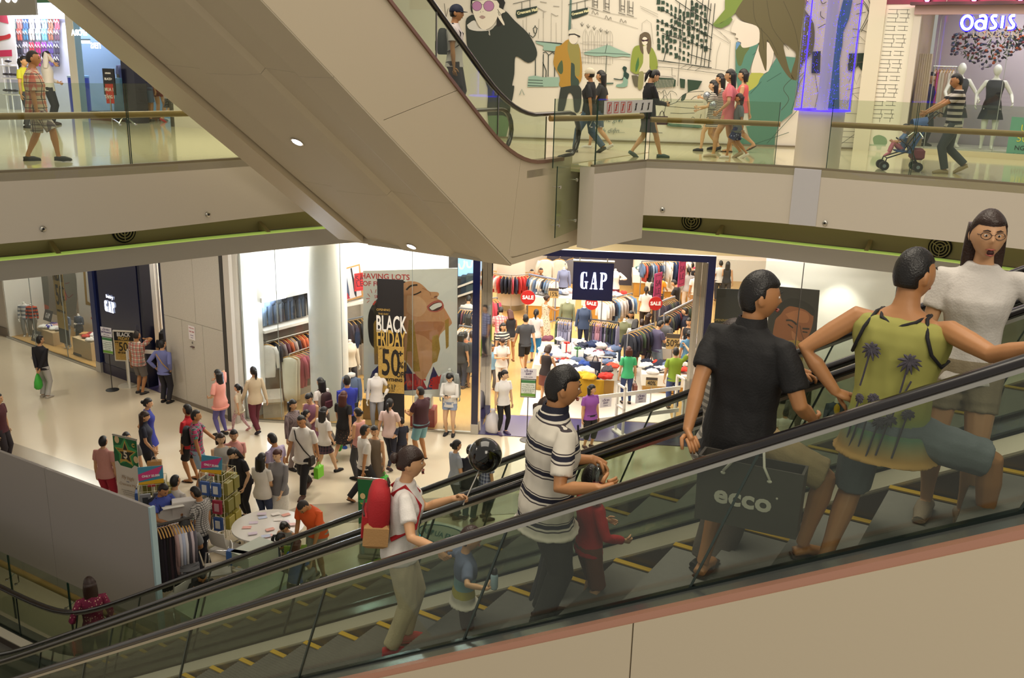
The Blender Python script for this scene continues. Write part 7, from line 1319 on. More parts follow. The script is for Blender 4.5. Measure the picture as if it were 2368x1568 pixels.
T=thing('barrier_rail','white barrier rail with paper notices at the children shop door','barrier'); a,c=lp(7.3,-.35,1.05),lp(8.45,.35,1.05); b=MB(); b.extr([a-Vector((0,0,.05)),c-Vector((0,0,.05)),c+Vector((0,0,.05)),a+Vector((0,0,.05))],LN*.03); obj('rail',b,cmat('e4e0d4',.4),T); b=MB(); b.tube([a,Vector((a.x,a.y,0))],.03,8); obj('post',b,cmat('e4e0d4',.4),T); b=MB(); b.tube([c,Vector((c.x,c.y,0))],.03,8); obj('post',b,cmat('e4e0d4',.4),T)
for k,f in enumerate((.15,.75)): card(T,a.lerp(c,f)-LN*.02-Vector((0,0,.12)),c-a,.32,.22,[('LỐI VÀO',.2,.26,'4a3a6a'),('ENTRANCE',-.08,.2,'4a3a6a')])
a,c=lp(7.9,2.2,3.0),lp(8.9,2.2,3.0); T=thing('wall_rail','upper rail of small pink and grey clothes inside the children doorway','rail'); b=MB(); b.tube([a,c],.02,8); obj('bar',b,STEEL,T); rail_of(a,c,9,['tee','short'],PINKS_+['3a3a44','c86a3a','2a3448'],'small garment on the upper rail inside the children doorway','clothes on the upper children rail',.9)
a,c=lp(7.9,1.6,1.75),lp(8.9,1.6,1.75); T=thing('wall_rail','lower rail of pale pink clothes inside the children doorway','rail'); b=MB(); b.tube([a,c],.02,8); obj('bar',b,STEEL,T); rail_of(a,c,9,['long','dress'],['e0c0b8','d8b0a8','e8d8cc','3a3a40','d8a898'],'garment on the lower rail inside the children doorway','clothes on the lower children rail',.9)
T=thing('logo_card','dark logo board in white frame high in the children doorway','sign'); q=lp(8.05,2.0,3.7); b=MB(); b.extr([q,q+LD*.6,q+LD*.6+Vector((0,0,.5)),q+Vector((0,0,.5))],LN*.03); obj('frame',b,cmat('e8e4e0',.5),T); b=MB(); q2=q+LD*.06-LN*.004+Vector((0,0,.06)); b.extr([q2,q2+LD*.48,q2+LD*.48+Vector((0,0,.38)),q2+Vector((0,0,.38))],LN*.003); obj('card',b,cmat('2a2624',.5),T); serif_word(T,face(q2+LD*.08-LN*.004+Vector((0,0,.09)),LD),.2,cmat('e8e4e0',.5),.003)
p=Z(1140,1000,0); T=thing('plastic_sack','big translucent white plastic sack standing by the navy post','bag',(p.x,p.y,0)); b=MB(); b.loft([[Vector((.2*a_*math.cos(t)*(1+.08*math.sin(3*t+z*9)),.16*a_*math.sin(t)*(1+.08*math.sin(4*t+z*7)),z)) for t in[2*PI*k/18 for k in range(18)]] for z,a_ in((0.005,.8),(.06,1),(.25,1.05),(.42,.8),(.5,.35),(.54,.25),(.6,.4))]); obj('bag_body',b,mat('sack_white','d9d5da',.3),T,True)
p=fp(-2.15,.35,.45); T=thing('gift_box','white gift box with red bow behind the maroon shirted man','box',(p.x,p.y,0),FRZ); b=MB(); b.bbox((0,0,.62),(.42,.3,.3),.01); obj('box_body',b,cmat('e8e4e0',.4),T); b=MB(); b.bbox((0,0,.235),(.6,.4,.46),.01); obj('red_plinth',b,cmat('a02a2c',.5),T); b=MB();
for t in range(7): b.ell((.09*math.cos(t*.9),-.17,.65+.09*math.sin(t*.9)),(.06,.03,.03),8,5,Matrix.Rotation(-t*.9,3,'Y'))
obj('bow',b,cmat('c02a24',.5),T,True)
p=fp(-3.3,.7,0); T=thing('display_plinth','yellow oak plinth under the window mannequins','plinth',(p.x,p.y,0),FRZ); b=MB(); b.bbox((0,0,.28),(.8,.5,.55),.01); obj('block',b,mat('oak_front','b98a3c',.45,var=.1,vscale=5),T)
# promotion stand and kiosk on the ground floor
def facecam(P): return math.atan2(P[0],P[1])*-1
def star(cx,cy,r,r2,n=5,a0=PI/2): return [(cx+(r if k%2==0 else r2)*math.cos(a0+PI*k/n),cy+(r if k%2==0 else r2)*math.sin(a0+PI*k/n)) for k in range(2*n)]
def rollup(label,P,rz,w,h,small=False):
    T=thing('roll_up_banner',label,'banner',(P[0],P[1],P[2]),rz); X=Matrix.Rotation(PI/2,4,'X')
    def flat(nm,poly,cl,y): b=MB(); b.add([(p[0],y,p[1]) for p in poly],[tuple(range(len(poly)))]); obj(nm,b,cl if not isinstance(cl,str) else cmat(cl,.6),T)
    b=MB(); b.bbox((0,0,.04),(w*1.02,.18,.08),.02); obj('base',b,STEEL,T); b=MB(); b.bbox((0,0,h-.015),(w,.03,.03),.005); obj('top_rail',b,STEEL,T); b=MB(); b.box((0,0,h/2+.03),(w,.006,h-.08)); obj('sheet',b,cmat('d9d4cc',.6),T); b=MB(); b.tube([(0,.02,.05),(0,.02,h)],.01,6); obj('pole',b,STEEL,T)
    z0=h*.60 if not small else h*.35; flat('green_panel',[(-w/2,z0),(w/2,z0),(w/2,h-.04),(-w/2,h-.04)],'12663a',-.006); flat('green_glow',star(0,h*.80 if not small else h*.66,w*.52,w*.30),'3f9a58',-.008)
    cz=h*.79 if not small else h*.64
    flat('gold_star',star(0,cz,w*.46,w*.19),'c0a04a',-.010); flat('black_star',star(0,cz,w*.37,w*.155),'1c241c',-.012); flat('gold_ribbon',[(-w*.3,cz+w*.10),(w*.28,cz+w*.16),(w*.30,cz+w*.10),(-w*.26,cz+w*.04)],'b8923c',-.014); flat('gold_ribbon',[(-w*.28,cz-w*.30),(0,cz-w*.26),(w*.28,cz-w*.34),(w*.24,cz-w*.26),(0,cz-w*.19),(-w*.24,cz-w*.22)],'c0a04a',-.014)
    for cx in(-w*.32,w*.42): flat('balloon_print',ellipse(cx,cz+w*(.42 if cx<0 else -.12),w*.10,w*.12),'d8c090',-.013)
    flat('cloud_print',[(-w/2,z0-.02),(-w/2,z0+.10),(-w*.36,z0+.13),(-w*.26,z0+.05),(w*.2,z0+.04),(w*.34,z0+.12),(w/2,z0+.10),(w/2,z0-.02)],'d9d4cc',-.011)
    text('banner_words','5',Matrix.Translation((0,-.018,cz-w*.04))@X,w*.36,cmat('e0d6c0',.5),T,.001,bold=.006); text('banner_words','C',Matrix.Translation((w*.36,-.018,h-.14))@X,w*.16,cmat('c0a04a',.5),T,.001,bold=.006)
    if not small:
        for tx_,z,sz,cl in(('Fly high',.49,.17,'a88a6a'),('with',.445,.07,'5a6a9a'),('Crescent Mall',.405,.135,'a88a6a'),('nội dung chương trình ưu đãi',.33,.05,'8a8680'),('áp dụng cho khách hàng',.305,.05,'8a8680'),('tại trung tâm mua sắm',.28,.05,'8a8680'),('thời gian áp dụng',.22,.05,'8a8680'),('từ 25 đến 27',.195,.05,'8a8680')): text('banner_words',tx_,Matrix.Translation((0,-.018,h*z))@X,w*sz,cmat(cl,.6),T,.0008,shear=.25 if sz>.1 else 0)
        flat('blue_photo',[(-w*.42,.10),(w*.34,.10),(w*.34,.30),(-w*.42,.30)],'7a94b8',-.008); flat('red_photo',[(-w*.15,.12),(w*.28,.12),(w*.28,.27),(-w*.15,.27)],'b86a7a',-.010)
    return T
P=at_head(288,1012,1.66); rollup('tall green and white anniversary roll up banner with gold star, at left',P,-.42,.60,1.66)
P=at_head(858,1108,1.55); rollup('green star roll up banner behind the woman with red rucksack',P,-.15,.48,1.55,True)
CRM=cmat('c9c2a2',.5); WIRE=mat('cream_wire','cfc7a6',.4)
def spinner(label,P,rz,seed):
    rq=random.Random(seed); T=thing('display_spinner',label,'rack',(P[0],P[1],0),rz); b=MB();
    for k in range(4): a=PI/4+k*PI/2; b=MB(); b.tube([(0,0,.12),(.3*math.cos(a),.3*math.sin(a),.06)],.025,6); obj('foot',b,CRM,T); b=MB(); b.ell((.3*math.cos(a),.3*math.sin(a),.035),(.035,.02,.035),8,6); obj('caster',b,cmat('2a2826',.5),T)
    b=MB(); b.tube([(0,0,.1),(0,0,1.5)],.02,8); obj('pole',b,CRM,T); s=.22
    for x in(-s,s):
        for y in(-s,s): b=MB(); b.tube([(x,y,.35),(x,y,1.55)],.008,6); obj('corner_wire',b,WIRE,T)
    for sd in range(4):
        Rm=Matrix.Rotation(sd*PI/2,3,'Z'); b=MB()
        for z in[.35+.12*i for i in range(11)]: b.tube([Rm@Vector((-s,-s,z)),Rm@Vector((s,-s,z))],.0045,4)
        for i in range(7): x=-s+2*s*i/6; b.tube([Rm@Vector((x,-s,.35)),Rm@Vector((x,-s,1.55))],.0035,4)
        o=obj('wire_grid',b,WIRE,T); o['kind']='stuff'
        for r_ in range(3):
            for i in range(2):
                c=Rm@Vector((-.11+.22*i,-s-.035,.62+.33*r_)); col=('8a8c90','5a5a60','6a6c72','a03048','3a5a9a','b0b2b0')[rq.randrange(6)] if sd in(0,3) else ('8a8240','a3963c','75702c')[rq.randrange(3)]
                b=MB(); b.bbox(c,(.17,.05,.26) if sd in(0,3) else (.18,.09,.24),.008,Rm); obj('goods_pack',b,cmat(col,.4),T)
                if sd in(0,3): b=MB(); q=c+Rm@Vector((0,-.028,.0)); b.bbox(q,(.09,.01,.15),.004,Rm); obj('pack_label',b,cmat(('d8d8d4','30343c','c8a0a8')[rq.randrange(3)],.5),T)
    b=MB(); b.extr([(-.2,-.2,1.56),(.2,-.2,1.56),(.2,-.16,1.86),(-.2,-.16,1.86)],(0,.012,0)); obj('header_card',b,cmat('3f8aa6',.5),T);
    for cl,pl in(('c83a7a',[(-.2,1.62),(.1,1.68),(.2,1.86),(-.2,1.74)]),('d8a81c',[(-.2,1.56),(.2,1.56),(.2,1.64),(-.2,1.60)])): b=MB(); b.add([(x,-.203+(z-1.56)*.13,z) for x,z in pl],[(0,1,2,3)]); obj('card_print',b,cmat(cl,.5),T)
    text('card_words','ONLY 25.000',Matrix.Translation((0,-.19,1.70))@Matrix.Rotation(R(82),4,'X'),.05,cmat('f0e8e8',.5),T,.001,bold=.002); b=MB(); b.bbox((0,-.2,1.53),(.12,.01,.05),.003); obj('price_tag',b,cmat('b8303a',.5),T); return T
spinner('cream wire display spinner of packets in the middle of the kiosk',Z(515,1268,0),-.25,3); spinner('cream wire display spinner behind the blue shirted man, by the roll up banner',at_head(352,1112,1.55),.3,5)
a,c=Z(360,1216,1.55),Z(446,1196,1.55); T=thing('clothes_rack','chrome rack of dark clothes beside the end of the hoarding','rack'); b=MB(); b.tube([a,c],.02,8); obj('rail',b,CHROME,T)
for k in range(14): q=a.lerp(c,(k+.5)/14); b=MB(); b.tube([q-(c-a).normalized()*.02,q+(c-a).normalized()*.02],.026,8); obj('rail_bead',b,cmat('3a3632',.4),T)
for q in(a,c): b=MB(); b.tube([q,Vector((q.x,q.y,.02))],.018,8); obj('post',b,CHROME,T)
for k in range(12): q=a.lerp(c,(k+.6)/12.6); garment('dress' if k<5 else 'long',q-Vector((0,0,.10)),math.atan2((c-a).y,(c-a).x)+PI/2,cmat(('1c1820','241c28','1a1618','3a2a30','201a24','a88a88','c8c4cc','b0b8d0','d8d4d8','4a4650','c8b8c0','5a5660')[k],.85),ORD[k]+(' garment from the left, dark, on the chrome rack' if k<5 else ' garment from the left, pale, on the chrome rack'),'clothes on the chrome rack',1.0)
T=thing('document_box','open white document tray under the papers of the blue shirted man','box'); p=Z(386,1190,1.12); b=MB(); M=Matrix.Rotation(.35,3,'Z')@Matrix.Rotation(-.5,3,'X'); b.bbox(p,(.42,.03,.30),.006,M); obj('front_panel',b,cmat('b9b4ae',.6),T); b=MB(); b.bbox(p+Vector((.26,.16,.0)),(.42,.2,.42),.01,Matrix.Rotation(.35,3,'Z')); obj('white_bag',b,cmat('c9c4c0',.6),T)
b=MB(); q=Z(400,1172,1.3); b.bbox(q,(.34,.24,.008),.002,Matrix.Rotation(.5,3,'Z')@Matrix.Rotation(-.25,3,'X')); tag(obj('paper_sheet',b,cmat('d8d4cc',.7),None),'white paper sheet held by the blue shirted man','paper')
def chair(label,P,rz,seat='cfcbc2',metal=CHROME):
    T=thing('cafe_chair',label,'chair',(P[0],P[1],0),rz); b=MB(); b.bbox((0,0,.45),(.44,.42,.04),.015); obj('seat',b,cmat(seat,.4),T); b=MB()
    b.loft([[Vector((.22*math.sin(t)*1.0,-.20-.05*math.cos(t)+.07-.06*f,z)) for t in[-1+2*k/8 for k in range(9)]]+[Vector((.22*math.sin(t)*1.0,-.215-.05*math.cos(t)+.07-.06*f,z)) for t in[1-2*k/8 for k in range(9)]] for z,f in((.56,0),(.66,.5),(.86,1))]); obj('backrest',b,cmat(seat,.4),T,True,50)
    for s in(-1,1):
        b=MB(); b.tube([(s*.23,.2,.01),(s*.24,.2,.42),(s*.25,.17,.64),(s*.25,-.02,.66),(s*.24,-.2,.62),(s*.22,-.22,.44)],.014,8); obj('armrest',b,metal,T,True); b=MB(); b.tube([(s*.23,-.22,.01),(s*.22,-.2,.44)],.014,8); obj('leg',b,metal,T,True)
    return T
chair('white cafe chair with chrome arms beside the wire spinner',Z(528,1322,0),-.5); chair('white cafe chair with chrome arms right of the seated man',Z(508,1372,0),1.9); chair('white cafe chair at the lower left behind the hoarding end',Z(405,1452,0),1.2); chair('lime green chair of the person in the blue shirt',Z(688,1352,0),.2,'8fb23c')
P=Z(625,1305,0); T=thing('round_table','round white kiosk table covered with printed price leaflets','table',(P.x,P.y,0)); b=MB(); b.lathe([(.02,.73),(.62,.735),(.62,.76),(.02,.765)],seg=36); obj('table_top',b,cmat('d9d4cc',.25),T,True,30); b=MB(); b.tube([(0,0,.02),(0,0,.73)],.04,10); obj('leg',b,CHROME,T); b=MB(); b.lathe([(.3,0),(.3,.02),(.05,.04)],seg=24); obj('base',b,CHROME,T,True,40)
rq=random.Random(9)
for k in range(14):
    a=rq.uniform(0,6.3); r_=.46*rq.random()**.5; b=MB(); q=Vector((P.x+r_*math.cos(a),P.y+r_*math.sin(a),.769+.0012*k)); b.bbox(q,(.15,.10,.001),.0003,Matrix.Rotation(.4+rq.uniform(-.3,.3),3,'Z')); o=obj('leaflet',b,cmat(rq.choice(['c8b8c8','d8a8a0','b8c0d8','d89a8a','e0d8d0']),.4),None); tag(o,'printed leaflet lying on the round white kiosk table','leaflet','leaflets on the round table')
a,c=Z(470,1440,.78),Z(664,1330,.78); d_=(c-a).normalized(); nd=Vector((-d_.y,d_.x,0)); L_=(c-a).length; rz=math.atan2(d_.y,d_.x)
T=thing('reception_counter','pale green and light blue kiosk counter under the escalator handrails','counter'); b=MB(); C_=(a+c)/2+nd*.30
b.prism([tuple((a-d_*.05)[:2]),tuple((a+d_*.12-nd*.14)[:2]),tuple((c-d_*.15-nd*.14)[:2]),tuple((c+d_*.02)[:2]),tuple((c+nd*.62)[:2]),tuple((a+nd*.62)[:2])],.74,.79); obj('counter_top',b,mat('counter_green','a9b8a2',.35),T); b=MB(); b.prism([tuple((a)[:2]),tuple((a+d_*.14-nd*.10)[:2]),tuple((c-d_*.17-nd*.10)[:2]),tuple((c-d_*.02)[:2]),tuple((c-d_*.02+nd*.5)[:2]),tuple((a+nd*.5)[:2])],.0,.74); obj('front_panel',b,mat('counter_blue','9db8c4',.4),T)
def gbox(name,label,cat,P,dims,rz,col,part='box_body'):
    T=thing(name,label,cat,(P[0],P[1],P[2]),rz); b=MB(); b.bbox((0,0,dims[2]/2),dims,.012); obj(part,b,cmat(col,.5),T); b=MB(); b.bbox((0,0,dims[2]+.006),(dims[0]*1.01,dims[1]*1.01,.012),.003); obj('lid',b,cmat(col,.45),T); return T
p=Z(612,1308,.79); gbox('storage_box','grey green lidded box standing on the kiosk counter','box',p+nd*.22,(.62,.42,.24),rz,'a3aa98')
p=Z(560,1312,.79)+nd*.1; gbox('blue_folder','blue folder box standing beside the grey green box','folder',p,(.10,.34,.24),rz+.3,'3a5f9a','folder_body')
for k in range(4): p=Z(572+6*k,1322-4*k,.79)+nd*.06; b=MB(); b.bbox(p+Vector((0,0,.012+.016*k)),(.24,.3,.014),.002,Matrix.Rotation(rz+.2*k,3,'Z')); tag(obj('paper_stack',b,cmat(('d8d0b8','c8c8c4','d0b890','dcdcd8')[k],.7),None),'sheaf of papers on the kiosk counter, %s'%('lowest','second from the bottom','third from the bottom','topmost')[k],'paper')
pts=[Z(772,1392,.06),Z(846,1300,.06),Z(930,1276,.06),Z(950,1330,.06),Z(880,1400,.06)]; b=MB(); b.prism([tuple(p[:2]) for p in pts],0,.06); tag(obj('floor_mat',b,mat('lime_mat','93b83a',.4),None),'bright lime green floor platform behind the woman with red rucksack','platform')
p=Z(838,1282,.06); T=thing('water_bottle','small clear water bottle standing by the lime green platform','bottle',(p.x,p.y,.06)); b=MB(); b.lathe([(.035,0),(.038,.02),(.036,.12),(.038,.17),(.016,.21)],seg=14); obj('bottle_body',b,mat('clear_plastic','9fb8c8',.15),T,True); b=MB(); b.lathe([(.017,.21),(.017,.235)],seg=12); obj('cap',b,cmat('3a6ab8',.4),T)
p=Z(1022,1238,1.02); d2=Vector((math.cos(-.42),math.sin(-.42),0)); n2_=Vector((-d2.y,d2.x,0)); T=thing('info_kiosk','white kiosk with glowing cyan screen and oval speech bubble sign','kiosk',(p.x,p.y,0),-.42)
b=MB(); b.bbox((0,.26,.5),(.95,.42,1.0),.03); obj('cabinet',b,cmat('c9cdcb',.4),T); b=MB(); b.bbox((-.17,-.01,.86),(.50,.04,.24),.01,Matrix.Rotation(-.5,3,'X')); obj('screen',b,mat('cyan_screen','38d0f8',.3,emit=2.2,ecol='18c8ff'),T); b=MB(); b.bbox((-.26,-.03,.90),(.22,.035,.15),.01,Matrix.Rotation(-.5,3,'X')); obj('screen_white',b,mat('white_screen','e8faff',.3,emit=2.6),T)
M=Matrix.Translation((.06,-.05,1.06))@Matrix.Rotation(R(48),4,'X'); b=MB(); b.v=[]; b.extr([Vector((x,y,0)) for x,y in ellipse(0,0,.46,.15,28)],(0,0,-.02)); b.v=[tuple(M@Vector(v)) for v in b.v]; obj('sign_plate',b,cmat('c9d4d2',.4),T); b=MB(); b.tube([M@Vector((x,y,.0)) for x,y in ellipse(0,0,.47,.155,28)+[(.47,0)]],.01,6); obj('sign_rim',b,cmat('3f7a96',.4),T,True); b=MB(); b.extr([M@Vector((x,y,-.004)) for x,y in((-.34,-.10),(-.22,-.13),(-.30,-.22))],M.to_3x3()@Vector((0,0,-.015))); obj('bubble_tail',b,cmat('c9d4d2',.4),T)
text('sign_words','AI ĐƯA EM VỀ?',M@Matrix.Translation((0,-.01,.006)),.115,cmat('3f7f94',.5),T,.002,bold=.002)
# people: F places by the feet, Hd by the top of the head
def F(l,x,y,h,az,*a,z=0.0,**k): return person(l,Z(x,y,z),az,h,*a,**k)
def Hd(l,x,y,h,az,*a,z=0.0,**k): return person(l,at_head(x,y,h,z),az,h,*a,**k)
fm=dict(sex='f')
PL1=pmat('plaid_red_cream','plaid',['cfc2ae','b0453c','5a4a48'],9,.85); PL2=pmat('plaid_dark','plaid',['b8b0a8','3a2a3a','6a5058'],11,.85); PL3=pmat('plaid_pink','plaid',['5a4a58','b83a68','4aa08a'],12,.85); CK=pmat('check_black','plaid',['b8b4b0','2a2828'],26,.85); CK2=pmat('check_brown','plaid',['8a7a78','5a4a4e'],30,.85); PLK=pmat('plaid_skirt','plaid',['22202a','5a3a42'],14,.85); FLO=pmat('floral_dark','floral',['1e1a1a','6a4a34','3a3028'],30,.85); FLM=pmat('floral_magenta','floral',['6a1436','c8a890','8a2a4a'],34,.85); LACE=pmat('lace_white','dots',['d8d2c8','b8b0a6'],60,.85); STP=pmat('stripe_bw','stripe',['2a2a2e','c8c2b4'],13,.85); STF=pmat('stripe_fine','stripe',['3a3838','cfc8b8'],30,.85); STG=pmat('stripe_grey','stripe',['b9b2a6','7a766e'],24,.85); PLB=pmat('plaid_blue','plaid',['8a94c0','3a3a5a','c8c8d8'],14,.85); BLF=pmat('blue_floral','floral',['1e2450','9aa0c8','3a4078'],22,.85); LEG=pmat('leggings_print','floral',['c8a0a0','8a6a7a','d8c8b8'],30,.85); LNG=pmat('long_print','floral',['d8c8b0','6a5a48','a88a70'],24,.85)
CAT=[]
J=F('man in black sweater with striped sleeve and grey jeans, hands behind his back',106,919,1.66,15,'back',('long','17151d'),('pants','b3b0ac'),shoes='b8b0a4',hy=25); carry_bag(J,'green plastic bag hanging behind the man in black sweater','3fae3c','l','plastic',(.26,.14,.36))
b=MB(); T_=J['T']
for k in range(3): w=J['T']((-.147,-.01,.655-.016*k))*J['h']; b.tube([w+Vector((.042*math.cos(t),.042*math.sin(t),0)) for t in[2*PI*i/10 for i in range(11)]],.006,5)
obj('sleeve_stripes',b,cmat('d8d4ce'),J['o'])['kind']='stuff'
F('heavy man in red and white plaid shirt and grey shorts photographing the shop',326,910,1.70,25,dict(hr=(.07,.12,.86),hl=(-.16,.0,.45)),('tee',PL1),('shorts','6f6862'),('crop','g'),'b','3a3634',w=1.18)
J=F('man in blue shirt and dark trousers with tan shoulder strap, seen from behind',385,931,1.68,15,'hip',('long','6f74a8'),('pants','201e26'),shoes='1c1a1c',hy=15)
b=MB(); t=J['T']; b.tube([t((-.085,.04,.80))*1.68,t((-.07,-.065,.79))*1.68,t((.04,-.085,.66))*1.68,t((.105,-.03,.55))*1.68],.018,6,flat=.3,up=(0,1,0)); obj('shoulder_strap',b,cmat('b8925a'),J['o'])
Hd('woman with long black hair in black, inside the children shop doorway',376,764,1.6,10,'stand',('tee','18161c'),('pants','1c1a20'),('long','k'),**fm)
F('woman in pink tee and violet jeans with her hand at her mouth',514,1006,1.62,-60,'face',('loose','e39a8c'),('tight','5d5690'),('long','k'),**fm)
F('little girl in beige top and floral leggings running to the right',556,996,1.16,-75,'walk',('loose','cfc0a4'),('tight',LEG),('pony','k'),shoes='d89a9a',hs=1.22,**fm)
F('woman in beige cardigan and maroon trousers walking past the lit window',594,997,1.63,-40,'walk2',('jacket','c4b194'),('pants','5a1626'),('pony','k'),shoes='2a2430',**fm)
F('woman with a bun in royal blue dress, leaning on one leg at left',352,1085,1.62,75,'hip',('shortdress','2a3490'),('none',),('bun','k'),**fm)
J=F('woman with fringe in navy polo holding a kraft paper bag',345,1118,1.60,75,dict(hl=(-.15,.05,.44),hr=(.12,.1,.50)),('polo','171b2c'),('pants','16161c'),('long','b'),fringe=1,**fm); carry_bag(J,'kraft paper bag with red lining held by the woman in navy polo','b58a52','r','paper',(.28,.13,.30),top='d8c8c0')
F('man in red polo shirt and black shorts facing left',447,1112,1.70,-70,'stand',('polo','c5202a'),('shorts','1a181a'),('short','k'),'b','thong')
J=F('young man in pink and green plaid shirt and pale denim shorts with black backpack',462,1130,1.72,80,dict(hl=(-.12,.22,.56),hr=(.15,.06,.44)),('tee',PL3),('shorts','8fa3b8'),('short','k'),'b','3a3836'); backpack(J,'black backpack worn by the young man in plaid shirt','17151a')
Hd('woman in dusty pink tee and red trousers seen from behind, beside the roll up banner',236,1012,1.56,10,'stand',('tee','c48b82'),('pants','a01a30'),('short','k'),w=1.1,**fm)
Hd('person mostly hidden behind the tall roll up banner, only dark hair showing',291,1001,1.62,160,'stand',('tee','6a6660'),('pants','2a2a30'))
F('woman with brown bob in grey strappy top standing at the display spinner',520,1176,1.60,150,'front',('tank','a8a49c'),('pants','5a5c5a'),('bob','b'),'d',**fm)
F('woman in pink tee and dark trousers behind the woman with brown bob',550,1166,1.60,165,'front',('tee','cf8f86'),('pants','22203a'),('bun','k'),shoes='5a2a4a',w=1.1,**fm)
J=F('woman in black with long black hair bending over the kiosk',572,1200,1.62,215,dict(lean=18,hl=(-.12,.12,.48),hr=(.12,.2,.5),hp=-20),('tee','141218'),('tight','16141a'),('long','k'),'d',**fm)
F('woman in white polo and blue jeans seen from behind at the kiosk',612,1232,1.60,20,'front',('polo','d6cfc6'),('tight','2f3a58'),('long','k'),**fm)
F('woman in grey cardigan over white lace dress holding a teal purse',650,1222,1.62,200,dict(hl=(-.10,.12,.50),hr=(.13,.02,.46)),('jacket','7d7a7c'),('skirt',LACE),('bun','r'),'d','b03040',skirt=.28,sleeve=1.7,**fm)
Hd('man with glasses in lavender shirt looking down, behind the lace dress woman',634,1005,1.68,-60,'stand',('tee','a394b0'),('pants','3a3840'),('short','k'),'b',hp=-18)
J=F('man in white short sleeved shirt with shoulder strap and black trousers',706,1140,1.74,200,'walk',('loose','d8d3cb'),('pants','17151a'),('short','k'),'b','4a2c22',w=1.08,hp=-12); carry_bag(J,'lime green carrier bag held by the man in white shirt','79cf2e','l','paper',(.22,.1,.24),top='8ad040')
b=MB(); t=J['T']; b.tube([t((.085,.05,.81))*1.74,t((.04,.09,.72))*1.74,t((-.06,.09,.6))*1.74,t((-.115,.03,.49))*1.74],.015,6,flat=.3,up=(0,1,0)); obj('shoulder_strap',b,cmat('2a2622'),J['o']); b=MB(); b.bbox(t((-.13,.04,.46))*1.74,(.07,.16,.2),.02); obj('shoulder_bag',b,cmat('2a2420'),J['o'])
Hd('woman in brown checked blouse smiling beside the open cardboard box',675,926,1.60,120,'stand',('long',CK2),('pants','8a7a78'),('bob','k'),**fm)
Hd('child with hair in a bun, mostly hidden behind the man in white shirt',706,950,1.35,60,'stand',('tee','6a5a50'),('pants','3a3a40'),('bun','k'),**fm)
F('woman in purple button dress looking down with her hair tied back',722,1060,1.58,195,'front',('dress','8a5a70'),('none',),('pony','k'),shoes='sandal',hp=-25,**fm)
F('girl in white tee and dark plaid skirt striding with long black hair',752,1098,1.56,35,dict(fl=(-.05,-.15,.03),fr=(.05,.18,0),hl=(-.1,.14,.56),hr=(.13,.05,.5),drop=.015),('tee','d9d3cc'),('skirt',PLK),('long','k'),'d','1c1a1c',skirt=.37,**fm)
J=Hd('woman in white tee with long wavy hair and maroon backpack, facing left',742,874,1.62,-50,'walk',('tee','dcd4cc'),('pants','8a8078'),('long','k'),**fm); backpack(J,'maroon patterned backpack of the woman with wavy hair','3a2024','5a2a34')
J=F('woman with auburn curls in black top and dark floral skirt, seen from behind',797,1062,1.62,20,'walk2',('tee','131114'),('skirt',FLO),('long','r'),shoes='b89a78',skirt=.28,flare=.05,**fm); carry_bag(J,'bright green bag carried in front of the black floral skirt','35b52e','l','plastic',(.2,.12,.5))
F('man in royal blue long sleeved shirt seen from behind',806,1035,1.74,-30,'front',('long','2a36a0'),('pants','16182c'),('short','k'),'b','2a5ab0')
Hd('woman with glasses and bun in pink sleeveless top, facing left',829,946,1.60,-60,'front',('tank','c98f86'),('pants','3a3a40'),('bun','k'),**fm)
J=Hd('man in white short sleeved shirt and black trousers walking away past the green banner',841,984,1.68,60,'walk2',('tee','d3cdc4'),('pants','1c1a1e'),('short','k'),'b','sandal')
J=Hd('woman in brown sleeveless dress looking back, arm in arm with the man in white',866,986,1.58,200,'stand',('dress','6f6050'),('none',),('bun','k'),hy=-20,**fm); carry_bag(J,'small bright green bag held by the woman in brown dress','3fb83a','l','paper',(.16,.1,.26),top='3fb83a')
F('girl in pale pink tee and navy jeans with a long black ponytail',902,1080,1.60,15,'walk',('tee','d8bdb6'),('tight','191a2c'),('pony','k'),shoes='3a2a30',**fm)
F('small boy in navy tee holding a hand out to the left',930,1078,1.12,-45,dict(hl=(-.22,.10,.62),hr=(.15,.02,.44)),('tee','1a1e30'),('pants','2a2430'),('crop','g'),hs=1.22)
J=F('stout man in maroon tee and teal shorts looking at his hands',974,1062,1.72,-55,dict(hl=(-.06,.20,.62),hr=(.05,.20,.60)),('tee','3a1620'),('shorts','6d9aa4'),('crop','k'),'b','thong',w=1.2)
J=F('girl in white sweater and denim shorts typing on her phone',1040,1006,1.60,190,'phone',('long','dcd8d2'),('shorts','8a9ab8'),('bob','k'),'d','17161a',cut=.35,**fm)
b=MB(); q=J['T']((.0,.21,.68))*1.6; b.bbox(q,(.07,.012,.14),.004,Matrix.Rotation(-.7,3,'X')); p_=J['M']@q; T=thing('phone','phone held by the girl in white sweater','phone',(p_.x,p_.y,p_.z),J['o'].rotation_euler.z); b=MB(); b.bbox((0,0,0),(.07,.012,.14),.004,Matrix.Rotation(-.7,3,'X')); obj('phone_body',b,cmat('2a2a30',.3),T); b=MB(); b.bbox((0,-.007,0),(.062,.003,.12),.001,Matrix.Rotation(-.7,3,'X')); obj('screen',b,cmat('8aa0b8',.2),T)
J=F('woman in white logo tee and black leggings beside the plastic sack',1162,1003,1.62,150,'stand',('tee','dfdcda'),('tight','121116'),('pony','k'),'d','5a4a6a',hy=-40,**fm)
serif_word(J['o'],Matrix.Translation((-.07,.108,1.12))@Matrix(((-1,0,0,0.14),(0,0,1,0),(0,1,0,0),(0,0,0,1))),.09,cmat('a88a90'),.004)
F('woman in grey uniform blouse with a ponytail behind the escalator glass',1052,1196,1.62,60,'front',('tee','8f96a0'),('pants','4f5658'),('bun','k'),shoes='6a5048',**fm)
